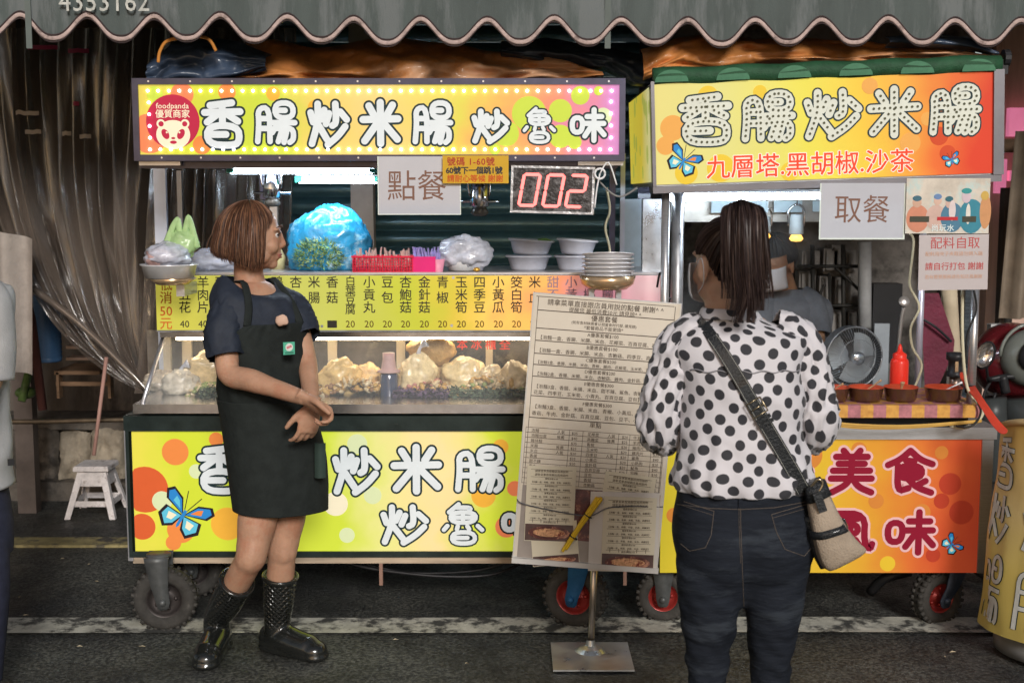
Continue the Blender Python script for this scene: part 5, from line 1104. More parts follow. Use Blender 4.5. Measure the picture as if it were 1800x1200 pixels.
# fan
c = P(1502, 628, 5.2); t = thing('electric_fan', P(1502, 690, 5.2), 'grey round electric fan standing behind the condiment bowls', 'fan')
rr = 54 * S(5.2); cage = M('fan_wire', (.4, .43, .46), .3, .5)
Q = Matrix.Rotation(.25, 3, 'Z') @ Matrix.Rotation(pi / 2, 3, 'X')
mb = MB(); n = 64
for i in range(n):
    a = 2 * pi * i / n; mb.tube([c + Q @ V((cos(a + .15 * (1 - q)) * rr * q, sin(a + .15 * (1 - q)) * rr * q, .035 * (1 - q ** 3))) for q in (.2, .5, .75, .93, 1)], .0011, 3, cap=False)
obj('grille', mb, cage, t, True, kind='stuff')
mb = MB()
for q, w in ((1, .004), (.62, .0016), (.2, .002)): mb.tube([c + Q @ V((cos(2 * pi * i / 40) * rr * q, sin(2 * pi * i / 40) * rr * q, .035 * (1 - q ** 3))) for i in range(41)], w, 6)
obj('ring', mb, cage, t, True)
mb = MB(); mb.lathe([(rr * .22, .02), (rr * .22, .036), (rr * .12, .042), (.001, .043)], c, 20, axis=Q); obj('hub_badge', mb, M('hub_silver', (.6, .65, .7), .25, .8), t, True)
for i in range(3):
    a0_ = 2 * pi * i / 3; mb = MB(); rs = []
    for j in range(7):
        a = a0_ + j * .26; rs.append([c + Q @ V((cos(a) * rr * q, sin(a) * rr * q, -.02 + .012 * (j / 3 - 1))) for q in (.15, .4, .7, .88 - .05 * abs(j - 3) * .4)])
    mb.rings(rs, False, False, closed=False); obj('blade', mb, M('fan_blade', (.5, .56, .6), .25, .1, .05, coat=.3), t, True)
mb = MB(); mb.lathe([(rr * 1.02, -.05), (rr * 1.03, .0)], c, 40, axis=Q); mb.lathe([(rr * .5, -.1), (rr * .6, -.055), (rr, -.05)], c, 40, axis=Q); obj('rear_shroud', mb, M('fan_rear', (.2, .22, .24), .4, .4), t, True)
mb = MB(); p = P(1502, 690, 5.25); mb.tube([p, V((p.x, 5.25, .1))], .015, 10); mb.lathe([(0.001, 0.1), (.14, .1), (.13, .13), (.001, .14)], V((p.x, 5.25, 0)), 24); obj('stand', mb, black, t, True)
# steam rising round the vendor
stm = bpy.data.materials.new('steam'); stm.use_nodes = True; n_, l_ = stm.node_tree.nodes, stm.node_tree.links; n_.remove(n_['Principled BSDF'])
pv = n_.new('ShaderNodeVolumePrincipled'); pv.inputs['Color'].default_value = (.9, .92, .95, 1); tcs = n_.new('ShaderNodeTexCoord'); ns_ = n_.new('ShaderNodeTexNoise'); ns_.inputs['Scale'].default_value = 4.5; ns_.inputs['Detail'].default_value = 4; l_.new(tcs.outputs['Object'], ns_.inputs[0])
ms = n_.new('ShaderNodeMapRange'); ms.inputs[1].default_value = .5; ms.inputs[2].default_value = .72; ms.inputs[3].default_value = 0; ms.inputs[4].default_value = 1.3; l_.new(ns_.outputs[0], ms.inputs[0]); l_.new(ms.outputs[0], pv.inputs['Density']); l_.new(pv.outputs[0], n_['Material Output'].inputs['Volume'])
mb = MB(); mb.ell(P(1300, 520, 5.0), (.42, .12, .34), None, 24, 16); tag(obj('steam', mb, stm, None, True, kind='stuff'), 'thin white steam drifting up in the right cart beside the vendor', 'steam')
# wall boxes, pipes behind
wb = M('meter_box', (.3, .28, .26), .6, 0, .3, 8, col2=(.14, .12, .11), c2s=6, c2t=.55)
mbx = [(1404, 1436, 440, 470), (1442, 1470, 436, 480), (1400, 1430, 476, 530), (1434, 1456, 484, 540), (1462, 1492, 486, 535), (1410, 1440, 540, 590), (1446, 1478, 545, 600), (1456, 1478, 430, 470), (1482, 1500, 440, 480), (1484, 1500, 545, 590)]
for i, (x0_, x1_, y0, y1) in enumerate(mbx):
    mb = MB(); a, b = P(x0_, y1, 6.85), P(x1_, y0, 6.85); mb.bbox((a.x, 6.78 + .01 * (i % 3), a.z), (b.x, 6.9, b.z)); mb.bbox((a.x + .012, 6.765 + .01 * (i % 3), a.z + .012), (b.x - .012, 6.78 + .01 * (i % 3), b.z - .012))
    obj('meter_box', mb, wb, None, label=['meter box at the upper left above the fan', 'pale meter box second from the left in the upper row', 'tall meter box at the left end of the middle row', 'narrow meter box in the middle row above the fan', 'meter box at the right of the middle row', 'meter box at the left of the lower row above the fan', 'meter box in the middle of the lower row', 'small meter box between the two upper middle boxes', 'meter box at the right end of the upper row', 'meter box at the right end of the lower row'][i], cat='meter box', group='meter boxes above the fan')
dk = M('black_pipe', (.03, .028, .025), .5, .2, .2)
for i, (pts, r_) in enumerate((([(1428, 430), (1430, 640)], .012), ([(1458, 480), (1461, 680)], .009), ([(1482, 430), (1483, 640)], .012), ([(1400, 468), (1520, 468)], .009), ([(1430, 537), (1530, 537)], .007), ([(1468, 470), (1500, 500), (1530, 530), (1531, 545), (1535, 570), (1545, 590), (1540, 600)], .008), ([(1410, 600), (1440, 520), (1450, 500)], .008), ([(1560, 500), (1575, 640), (1570, 700)], .02), ([(1645, 540), (1640, 600), (1650, 700)], .02), ([(1670, 330), (1672, 480)], .03), ([(1770, 330), (1772, 520), (1760, 640)], .03))):
    mb = MB(); mb.tube([P(x, y, 6.72 - .01 * i) for x, y in pts], r_, 8, smooth=4 if len(pts) > 2 else 0); obj('wall_pipe', mb, dk, None, True, ['thick black upright pipe left of the meter boxes', 'thin black upright pipe through the middle of the meter boxes', 'black upright pipe right of the meter boxes', 'upper level black pipe crossing the meter boxes', 'lower thin level pipe crossing the meter boxes', 'black cable looping down over the grey drain pipe', 'short black cable slanting by the vendor shoulder', 'thick dark pipe beside the red squeeze bottle', 'thick dark pipe behind the maroon parasol', 'dark pipe behind the glossy poster', 'dark pipe at the far right above the scooter'][i], 'pipe', 'black pipes on the wall')
mb = MB(); mb.tube([P(1520, 425, 6.6), P(1520, 610, 6.6)], .034, 16); obj('drain_pipe', mb, M('grey_drain', (.36, .36, .36), .5, 0, .2, 9), None, True, 'thick grey drain pipe behind the fan', 'pipe')
mb = MB(); a, b = P(1532, 680, 6.5), P(1562, 568, 6.5); mb.bbox((a.x, 6.48, a.z), (b.x, 6.5, b.z)); obj('grey_board', mb, M('grey_board_mat', (.3, .33, .36), .5), None, label='plain grey board leaning behind the fan at the right', cat='board')
mb = MB(); a, b = P(1536, 640, 6.55), P(1592, 500, 6.55); mb.bbox((a.x, 6.6, a.z), (b.x, 6.7, b.z)); obj('dark_recess', mb, black, None, label='black box standing in for the dark recess behind the red squeeze bottle', cat='cabinet')  # solid black box in place of a recess lying in shade
mb = MB(); mb.tube([P(1590, 535, 5.9), P(1583, 570, 5.9), P(1575, 650, 5.9)], [.011, .010, .009], 8, smooth=3); mb.lathe([(.001, -.016), (.018, -.013), (.026, 0), (.024, .006), (.001, .004)], P(1589, 530, 5.88), 16, axis=Matrix.Rotation(1.2, 3, 'X')); obj('ladle', mb, M('worn_pole', (.45, .42, .4), .35, .6), None, True, 'worn metal ladle hanging behind the red bottle', 'ladle')
# maroon folded parasol, cables, strap
mb = MB(); pts = [(1618, 515), (1650, 515), (1678, 598), (1676, 620), (1640, 700), (1626, 690)]
mb.add([P(x, y, 5.4) for x, y in pts] + [P(x, y, 5.5) + V((0, 0, 0)) for x, y in pts], [tuple(range(6))[::-1]] + [(i, (i + 1) % 6, (i + 1) % 6 + 6, i + 6) for i in range(6)] + [tuple(range(6, 12))])
mb.tube([P(1620, 560, 5.38), P(1645, 575, 5.37), P(1672, 600, 5.38)], .006, 6, mi=1, smooth=3)
obj('folded_parasol', mb, [M('maroon_cloth', (.13, .02, .04), .6, 0, .3, 6, bump=.3), black], None, label='folded maroon parasol cloth behind the lilac post', cat='parasol')
mb = MB(); mb.tube([P(1668, 505, 5.6), P(1672, 580, 5.6), P(1676, 640, 5.6)], .035, 12, smooth=2); obj('pale_pole', mb, M('pale_beige_pole', (.5, .42, .3), .6), None, True, 'thick beige tube standing behind the maroon parasol', 'pole')
wc = M('cream_cable', (.6, .56, .4), .5); bc = M('black_cable', (.02, .02, .02), .4)
for nm, Y, r_, m_, pts, lb in (('cable', 4.9, .005, wc, [(1599, 410), (1606, 425), (1600, 480), (1600, 505), (1616, 540), (1601, 575), (1604, 610), (1620, 640), (1612, 670), (1601, 690)], 'cream cable winding down beside the lilac post'), ('cable', 4.5, .006, wc, [(1692, 510), (1692, 600), (1700, 680), (1722, 712), (1727, 728), (1712, 745), (1690, 752), (1670, 748)], 'cream cable looping below the checked cloth at the right'), ('cable', 4.53, .004, bc, [(1712, 510), (1716, 545), (1700, 590), (1698, 640)], 'black cable hanging beside the steel post of the right cart'), ('cable', 4.48, .004, bc, [(1716, 700), (1724, 722), (1716, 742), (1700, 750), (1680, 748)], 'black cable curling at the corner of the checked cloth'), ('cable', 4.62, .004, bc, [(1155, 505), (1160, 480), (1165, 490), (1172, 520), (1180, 525)], 'black wire tied round the left steel post of the right cart'), ('cable', 5.05, .005, wc, [(1066, 330), (1072, 370), (1064, 400), (1072, 440), (1066, 476)], 'white cable tied to the dark post above the stack of bowls'), ('cable', 4.6, .004, M('grey_wire', (.2, .2, .2), .4), [(1050, 315), (1075, 340), (1095, 345), (1120, 330)], 'thin wire strung from the queue counter to the right cart')):
    mb = MB(); mb.tube([P(x, y, Y) for x, y in pts], r_, 6, smooth=5); obj(nm, mb, m_, None, True, lb, 'cable')
redc = M('red_ribbon', (.62, .06, .03), .5, 0, .15, 8)
mb = MB(); mb.rings([[P(1682, 645, 4.75), P(1702, 660, 4.75)], [P(1690, 680, 4.6), P(1712, 672, 4.6)], [P(1712, 695, 4.4), P(1722, 690, 4.4)], [P(1745, 755, 4.25), P(1762, 748, 4.25)], [P(1766, 768, 4.2), P(1776, 755, 4.2)]], False, False, closed=False)
o = from_mesh('red_strap', smoothed(mb, [redc], 'red_strap', 2, .003)); tag(o, 'flat red strap stretched from the right cart post to the wrapped banner', 'strap')
# ================================================================== scooter behind
def scooter():
    Y = 5.5; t = thing('scooter', V((P(1790, 700, Y).x, Y, 0)), 'maroon and grey motor scooter parked behind the right cart', 'scooter')
    mar_ = M('maroon_paint', (.14, .015, .02), .2, .2, .1, coat=1); grp = M('grey_scooter_paint', (.17, .185, .17), .4, .1, .1, coat=.4)
    c = P(1800, 628, Y); s_ = S(Y)
    mb = MB(); mb.ell(c + V((-.01, .12, -.03)), (.17, .16, .17), None, 26, 18); obj('front_cowl', mb, mar_, t, True)
    mb = MB(); mb.ell(c + V((.02, -.02, 0)), (.13, .09, .125), None, 26, 18); mb.tube([c + V((cos(a) * .135 + .02, -.03, sin(a) * .14 + .01)) for a in [.5 + i * .22 for i in range(13)]], .008, 8); obj('inner_cowl', mb, grp, t, True)
    mb = MB(); mb.ell(c + V((.03, -.1, .03)), (.1, .04, .075), Matrix.Rotation(-.5, 3, 'Y'), 20, 12); obj('instrument_cluster', mb, black, t, True)
    for dx, dz in ((-.0, .02), (.05, .045)):
        mb = MB(); mb.lathe([(.026, 0), (.03, .006), (.001, .006)], c + V((dx + .01, -.13, dz)), 20, axis=Matrix.Rotation(pi / 2, 3, 'X')); obj('gauge', mb, white_p, t, True)
    mb = MB(); mb.lathe([(.001, 0), (.046, 0), (.05, .006), (.048, .014), (.001, .02)], P(1731, 624, 5.3), 24, axis=Matrix.Rotation(.35, 3, 'Y') @ Matrix.Rotation(pi / 2, 3, 'X') @ Matrix.Diagonal((.8, 1.25, 1)), mi=0)
    mb.tube([P(1734, 636, 5.33), P(1738, 665, 5.4), P(1760, 668, 5.45)], .006, 8, smooth=4); m_ = obj('mirror', mb, black, t, True)
    mb = MB(); mb.lathe([(.001, -.004), (.043, -.002), (.043, .001)], P(1731, 624, 5.265), 24, axis=Matrix.Rotation(.35, 3, 'Y') @ Matrix.Rotation(pi / 2, 3, 'X') @ Matrix.Diagonal((.8, 1.25, 1))); obj('mirror_glass', mb, M('mirror_glass', (.75, .68, .62), .08, .9, 0), m_, True)
    for nm, pts, r_, mt in (('handlebar', [(1735, 668), (1765, 662), (1800, 662)], .012, black), ('grip', [(1762, 660), (1768, 690)], .02, black), ('leg_shield', [(1740, 700), (1752, 850), (1770, 960)], .07, M('scooter_dark_plastic', (.04, .045, .045), .35)), ('leg_shield', [(1800, 700), (1800, 850), (1800, 980)], .1, M('scooter_dark_plastic', (.04, .045, .045), .35)), ('cable', [(1750, 690), (1738, 740), (1745, 800)], .006, black), ('cable', [(1745, 665), (1728, 700), (1735, 760)], .006, black)):
        mb = MB(); mb.tube([P(x, y, 5.45) for x, y in pts], r_, 12, smooth=4); obj(nm, mb, mt, t, True)
    wv = V((P(1760, 700, 5.3).x, 5.15, .22)); mb = MB(); mb.lathe([(.14, -.04), (.2, -.045), (.22, -.02), (.22, .02), (.2, .045), (.14, .04)], wv, 36, axis=Matrix.Rotation(pi / 2, 3, 'X') @ Matrix.Identity(3)); w_ = obj('wheel', mb, rubber, t, True)
    mb = MB(); mb.lathe([(.001, .02), (.05, .03), (.14, .03), (.145, -.03)], wv, 28, axis=Matrix.Rotation(pi / 2, 3, 'X')); obj('rim', mb, alu, w_, True)
scooter()
mb = MB(); a, b = P(1735, 740, 5.9), P(1830, 570, 5.9); mb.bbox((a.x, 5.9, a.z), (b.x, 5.95, b.z)); obj('pale_box', mb, M('pale_carton', (.5, .5, .5), .5), None, label='pale carton standing behind the scooter mirror', cat='box')
mb = MB(); mb.grid(lambda u, v: P(1755 + 12 * u + 30 * v, 560 - 330 * v, 6.2) + V((.22 * u + .0 * v, .04 * sin(u * 14), 0)), 14, 8); obj('brown_drape', mb, M('brown_drape_mat', (.2, .16, .12), .6, 0, .3), None, True, 'greyish brown drape hanging at the far right above the scooter', 'drape')
psg = M('pink_shop_sign', (.75, .2, .35), .4, 0, .1, emit=.45)
for x0_, x1_, y0, y1, lb in ((1748, 1768, 280, 340, 'small upright glowing pink sign beside the right roof sign'), (1770, 1830, 190, 240, 'highest glowing pink sign at the far right edge'), (1772, 1810, 300, 318, 'narrow glowing pink sign just below the brown beam')):
    mb = MB(); a, b = P(x0_, y1, 6.5), P(x1_, y0, 6.5); mb.bbox((a.x, 6.48, a.z), (b.x, 6.52, b.z)); obj('shop_sign', mb, psg, None, label=lb, cat='sign', group='pink signs in the background')
mb = MB(); a, b = P(1762, 268, 6.4), P(1840, 244, 6.4); mb.bbox((a.x, 6.4, a.z), (b.x, 6.44, b.z)); obj('wood_beam', mb, wood_b, None, label='brown wooden beam between the pink signs at the far right', cat='beam')
for x0_, x1_, y0, lb in ((1748, 1772, 330, 'dark upright post at the far right behind the scooter'), (1645, 1668, 500, 'dark upright post behind the maroon parasol')):
    mb = MB(); a, b = P(x0_, 700, 6.3), P(x1_, y0, 6.3); mb.bbox((a.x, 6.28, a.z), (b.x, 6.34, b.z)); obj('dark_post', mb, M('dark_post', (.1, .08, .07), .7, 0, .3), None, label=lb, cat='post', group='dark posts at the right')
# ================================================================== wrapped banner stall at the right edge
def banner():
    Y = 4.1; t = thing('wrapped_banner', G(1830, 1150), 'yellow printed banner with grey outlined characters wrapped round a stall corner at the right edge', 'banner')
    by = ramp_mat('banner_print', [(0, (.5, .38, .1)), (.3, (.6, .45, .12)), (.6, (.68, .5, .22)), (1, (.5, .3, .08))], 1, .06, glow_var=.1, vscale=7)
    c = P(1932, 930, Y); R0 = 125 * S(Y)
    z0, z1 = P(0, 1140, Y).z, P(0, 765, Y).z
    def fn(u, v):
        a = pi * .95 + u * pi * 1.1; r = R0 * (1 + .035 * noise.noise(V((u * 6, v * 3, 2))) + .02 * noise.noise(V((u * 16, v * 6, 5)))) * (1.02 + .10 * (1 - v) - .02 * v)
        return V((c.x + cos(a) * r - .03 * (1 - v), Y + .24 + sin(a) * r, z0 + (z1 - z0) * v + (.03 * sin(a * 2) if v > .97 else 0)))
    mb = MB(); mb.grid(fn, 70, 50); obj('sheet', mb, by, t, True)
    # lettering follows the sheet
    class Cf:
        u = V((1, 0, 0))
        def __call__(s, a, b, d=0.):
            e = .002; p = fn(a, b); nrm = (fn(a + e, b) - p).cross(fn(a, b + e) - p).normalized()
            if nrm.y > 0: nrm = -nrm
            return p + nrm * (d + .002)
    cf = Cf(); chg = M('banner_white', (.5, .5, .47), .5, 0, .15, 20); 
    for ch, v0, v1 in (('香', .70, .94), ('炒', .42, .67), ('腸', .04, .37)):
        for X0, X1 in ((.02, .16), (.22, .42), (.5, .7)):
            mb = MB()
            for i, st in enumerate(GL[ch]):
                closed = st[0] == B; raw = st[1:] if closed else st
                p = [(X0 + x / 100 * (X1 - X0), v0 + y / 100 * (v1 - v0)) for x, y in raw]; p = chaikin(p, 2, closed)
                for w_, mi_, dd in ((.0125, 1, 0), (.009, 0, .0015)):
                    L = []; n = len(p)
                    # strokes in metres: scale v by height ratio
                    hr = (R0 * pi * 1.1) / (z1 - z0)
                    for j in range(n):
                        a_ = p[(j - 1) % n if closed else max(j - 1, 0)]; b_ = p[(j + 1) % n if closed else min(j + 1, n - 1)]
                        tx, ty = b_[0] - a_[0], (b_[1] - a_[1]) / hr; l = math.hypot(tx, ty) or 1; L.append((-ty / l * w_, tx / l * w_ * hr))
                    vs = [cf(p[j][0] + L[j][0], p[j][1] + L[j][1], dd + i * .0001) for j in range(n)] + [cf(p[j][0] - L[j][0], p[j][1] - L[j][1], dd + i * .0001) for j in range(n)]
                    mb.add(vs, [(n + j, n + (j + 1) % n, (j + 1) % n, j) for j in range(n if closed else n - 1)], mi_)
            obj('character', mb, [chg, chk], t)
    mb = MB(); rp_ = [fn(u / 30, .99) + V((0, -.01, .004)) for u in range(31)]; mb.tube(rp_, .012, 8); obj('hem_rope', mb, M('beige_rope', (.5, .36, .18), .7), t, True)
    mb = MB(); mb.lathe([(.001, .02), (R0 * .98, .02), (R0 * .98, .06), (R0 * .9, .1), (R0 * .9, z0 + .05)], V((c.x + .0, Y + .24, 0)), 40); obj('stone_base', mb, M('grey_base', (.2, .2, .2), .5, 0, .2), t, True)
    mb = MB(); mb.rings([[fn(.2, 1.0) + V((0, -.0, .0)), fn(.2, 1.0) + V((.0, 0, .03))], [fn(.45, 1.0), fn(.45, 1.0) + V((0, 0, .06))], [fn(.7, 1.0), fn(.7, 1.0) + V((0, 0, .05))]], False, False, closed=False)
    obj('red_trim', mb, redc, t)
banner()
# ================================================================== menu board
def board():
    Y = 4.32; k = S(Y); rl = radians(-4.4); f = Fr(P(1048, 760, Y), rl)
    W, H = 263 * k, 482 * k
    t = thing('menu_stand', G(1040, 1170), 'tall beige menu board on a steel pole with clipped order sheets', 'menu stand')
    cream = M('menu_cream', (.64, .575, .48), .35, 0, .08, 3, coat=.3, col2=(.58, .5, .39), c2s=2, c2t=.5)
    wp = M('board_white', (.55, .53, .5), .4, 0, .06)
    mb = MB(); slab(mb, f, -W / 2, -H / 2, W / 2, H / 2, -.018, -.001); obj('board', mb, wp, t)
    mb = MB(); quad(mb, f, -W / 2 + .004, -H / 2 + .012, W / 2 - .004, H / 2 - .003, .0006); pr = obj('printed_sheet', mb, cream, t)
    il = M('menu_ink', (.09, .07, .055), .5, 0, 0); 
    def X(px, py):     # board pixel coordinates: 0..263 across, 0..482 down
        return (px - 131.5) * k, (241 - py) * k
    rules = MB()
    def hl(y, x0=6, x1=250, w=.55):
        a, b = X(x0, y); c, d = X(x1, y); quad(rules, f, a, b - w * k, c, b + w * k, .0012)
    def vl(x, y0, y1, w=.5):
        a, b = X(x, y1); c, d = X(x, y0); quad(rules, f, a - w * k, b, a + w * k, d, .0014)
    vl(10, 6, 345); vl(252, 6, 345); hl(6)
    for y in (30, 62, 84, 107, 127, 148, 183, 222): hl(y, 10, 252, .8)
    rows = [(19, '請拿菜單直接跟店員用說的點餐 謝謝^ ^', 12), (29, '提醒您 最低消費50元 請見諒^ ^', 9.5), (42, '優惠套餐', 12), (49.5, '(如有食材缺貨會以相當食材代替, 請見諒)', 6.5), (58, '*套餐商品不能更換*', 8), (70.5, 'A優惠套餐$100', 8.5), (81, '【泡麵一盒、香腸、米腸、米血、花椰菜、百頁豆腐、高麗菜】', 8.6), (93, 'B優惠套餐$100', 8.5), (104, '【泡麵一盒、香腸、米腸、米血、杏鮑菇、四季豆、高麗菜】', 8.6), (115.5, 'C優惠套餐$200', 8.2), (124.5, '【泡麵2盒、香腸、米腸、米血、青椒、雞肉、花椰菜、玉米筍、百頁豆腐】', 7.0), (136, 'D優惠套餐$200', 8.2), (145.5, '【泡麵2盒、香腸、米腸、米血、杏鮑菇、雞肉、金針菇、四季豆】', 7.8), (158, 'E優惠套餐$300', 8.2), (168.5, '【泡麵3盒、香腸、米腸、米血、甜不辣、鯊魚、杏鮑菇、高麗菜', 8.4), (179.5, '花菜、四季豆、玉米筍、小貢丸、百頁豆腐、豆包】', 8.6), (194, 'F優惠套餐$300', 8.2), (205, '【泡麵3盒、香腸、米腸、米血、青椒、小黃瓜、甜不辣', 8.8), (217, '香菇、牛肉、金針菇、百頁豆腐、豆包、豆干、小熱狗', 8.8), (232, '單點', 11)]
    for y, s_, sz in rows:
        left = s_[0] in '【花香'
        a, b = X(14 if left else 129, y); text('menu_line', s_, sz * k * .98, f, a, b, il, pr, .0016, 'LEFT' if left else 'CENTER', .006)
    for j in range(12):
        y = 240 + j * 9.2; hl(y, 6, 254, .4)
        if j < 11:
            for cx_, s_ in ((16, ('泡麵', '泡麵加蛋', '雞絲麵', '米腸', '米血', '香腸', '甜不辣', '貢丸', '豆干', '百頁', '鴨血')[j]), (62, ('人氣', '推薦', '', '推薦', '人氣', '', '', '推薦', '', '', '')[j]), (88, '$' + ('35', '40', '35', '25', '20', '35', '20', '25', '20', '25', '25')[j]), (116, ('花椰菜', '高麗菜', '青椒', '玉米筍', '四季豆', '小黃瓜', '金針菇', '百頁豆腐', '豆包', '香菇', '杏鮑菇')[j]), (152, ('人氣', '推薦', '', '', '人氣', '', '', '人氣', '', '', '')[j]), (178, '$' + ('20', '25', '20', '20', '20', '20', '20', '25', '20', '20', '20')[j]), (198, ('牛五花', '羊肉片', '豬肉片', '雞肉片', '鯊魚', '小熱狗', '魷魚', '加麵', '加蛋', '起司', '王子麵')[j]), (236, '$' + ('40', '40', '40', '35', '40', '20', '40', '10', '10', '10', '15')[j])):
                if s_: a, b = X(cx_, y + 7.8); text('menu_line', s_, 7 * k, f, a, b, il, pr, .0016, 'LEFT', 0)
    for x in (6, 84, 108, 172, 192, 232, 254): vl(x, 240, 342, .35)
    obj('rule_lines', rules, il, pr)
    # food photo under the sheets
    ph = M('food_photo', (.1, .03, .025), .35, 0, .8, 30, coat=.5, col2=(.45, .22, .14), c2s=26, c2t=.52)
    phg = M('grey_photo', (.3, .26, .23), .35, 0, .15, 6, coat=.4)
    mb = MB(); a, b = X(0 + 8, 478); c, d = X(256, 345); quad(mb, f, a, b, c, d, .0011); obj('photo_print', mb, phg, pr)
    mb = MB(); a, b = X(98, 420); quad(mb, f, X(96, 0)[0], X(0, 440)[1], X(170, 0)[0], X(0, 346)[1], .0014); quad(mb, f, X(170, 0)[0], X(0, 470)[1], X(256, 0)[0], X(0, 346)[1], .0013); obj('photo_print', mb, ph, pr)
    mb = MB(); quad(mb, f, X(190, 0)[0], X(0, 372)[1], X(255, 0)[0], X(0, 347)[1], .0018); obj('photo_print', mb, M('pink_photo', (.35, .03, .06), .35, 0, .4, 30), pr)
    # order sheets
    shm = M('order_sheet', (.62, .56, .43), .4, 0, .05, 5); gsh = M('bag_white_sheet', (.6, .56, .52), .3, 0, .08, 3)
    def osheet(cx_, cy_, w, h, dr, d, label, full=True):
        ff = Fr(f(*X(cx_, cy_), d), rl + dr); o = MB(); slab(o, ff, -w / 2 * k, -h / 2 * k, w / 2 * k, h / 2 * k, 0, .0008)
        s_ = thing('order_sheet', ff(0, -h / 2 * k), label, 'order sheet', 'order sheets clipped to the menu board')
        obj('paper', o, shm, s_)
        ln = MB()
        if full:
            for i_ in range(15):
                y_ = h / 2 - h * (.05 + i_ * .048); sq = 2.2 + (i_ % 3) * .4
                if i_ % 2 == 0: quad(ln, ff, -w * .42 * k, (y_ - .3) * k, w * .42 * k, (y_ + .3) * k, .0012)
                text('print_line', '請拿菜單直接跟店員用說的' if i_ < 2 else ('【泡麵一盒、香腸、米腸、米血、高麗菜】' if i_ % 2 else '優惠套餐$100'), (5.2 if i_ < 2 else 4.0) * k * w / 92, ff, 0, (y_ - 4.2) * k, il, s_, .0014, 'CENTER', .02)
            for i_ in range(6):
                y_ = h / 2 - h * (.77 + i_ * .02); 
            for j_ in range(5):
                quad(ln, ff, (-w * .35 + j_ * w * .17) * k, -h * .25 * k, (-w * .35 + j_ * w * .17 + 1) * k, -h * .2 * k, .0012)
        q = MB(); quad(q, ff, -w * .49 * k, -h * .49 * k, w * .49 * k, -h * .27 * k, .0012); obj('food_picture', q, M('dark_picture', (.09, .05, .045), .35, 0, .4, 20, coat=.5), s_)
        q = MB(); disc(q, ff, 0, -h * .385 * k, w * .43 * k, .0016, 0, 24, h * .09 * k); obj('food_picture', q, ph, s_)
        q = MB(); disc(q, ff, 0, -h * .38 * k, w * .33 * k, .002, 0, 24, h * .055 * k); obj('food_picture', q, M('pale_food', (.55, .3, .16), .4, 0, .6, 60, col2=(.16, .03, .02), c2s=45, c2t=.5), s_)
        obj('rule_lines', ln, il, s_)
    osheet(66 + 8, 448, 84, 80, .15, .003, 'tilted order sheet half hidden at the lower left of the menu board', False)
    osheet(60, 376, 88, 138, .035, .006, 'order sheet at the left of the lower menu board')
    osheet(196, 376, 92, 130, -.06, .003, 'order sheet partly covered at the upper right of the lower menu board')
    mb = MB(); ff = Fr(f(*X(196, 418), .006), rl + .05); slab(mb, ff, -62 * k, -72 * k, 62 * k, 74 * k, 0, .0008); obj('plain_sheet', mb, gsh, None, label='blank white folder behind the lower right order sheet', cat='folder')
    osheet(205, 420, 95, 136, .04, .009, 'order sheet at the lower right of the menu board over a blank folder')
    # bottom ledge
    mb = MB(); slab(mb, f, -W / 2 - .002, -H / 2 - .012, W / 2 + .002, -H / 2 + .006, -.02, .014); obj('ledge', mb, wp, t)
    # rubber cord and yellow chopstick bundle
    mb = MB(); mb.tube([f(*X(0, 372), .004), f(*X(10, 378), .014), f(*X(60, 386), .014), f(*X(130, 390), .022), f(*X(170, 372), .018), f(*X(262, 366), .004)], .002, 6, smooth=5); obj('elastic_cord', mb, M('grey_elastic', (.1, .1, .11), .6), None, True, 'grey elastic cord stretched across the menu board', 'cord')
    a, b = f(*X(146, 358), .02), f(*X(92, 456), .02); d = (b - a).normalized(); yel = M('yellow_pen', (.65, .42, .02), .4, 0, .1)
    t2 = thing('pen_bundle', b, 'bundle of yellow ball pens tied to the menu board with a band', 'pens')
    for i in range(7):
        o1 = V((.006 * (i % 3 - 1), .005 * (i // 3 - 1), .004 * (i % 2))); o2 = V((.004 * ((i * 2) % 3 - 1), .004 * (i // 3 - 1), .003 * (i % 3)))
        q = MB(); q.tube([a + o1 * 1.3, b + o2 * 1.3 + d * rnd.uniform(-.01, .01)], .0056, 6); obj('pen', q, yel, t2)
    q = MB(); 
    for w in (.33, .75): p = a.lerp(b, w); q.tube([p + d.cross(V((0, 1, 0))) * .015 * cos(x_) + V((0, 1, 0)) * .012 * sin(x_) for x_ in [2 * pi * i / 12 for i in range(13)]], .0022, 5)
    obj('rubber_band', q, black, t2, True)
    # pole and base
    g = G(1040, 1160); pm_ = M('brushed_brass_steel', (.5, .42, .34), .3, .9, .15, 20, stretch=(1, 1, .2))
    mb = MB(); top = P(1046, 1002, Y + .03); mb.tube([V((g.x, Y + .03, .01)), V((top.x, Y + .03, top.z + .1))], .0115, 14); obj('pole', mb, pm_, t, True)
    mb = MB(); c = V((g.x, Y + .03, .012)); mb.box(c + V((0, -.05, -.003)), (.275, .27, .006)); mb.lathe([(.055, 0), (.04, .012), (.018, .02), (.014, .04)], c, 24); obj('base_plate', mb, M('base_plate_steel', (.5, .52, .52), .35, .7, .2, 8, rv=.15), t)
board()
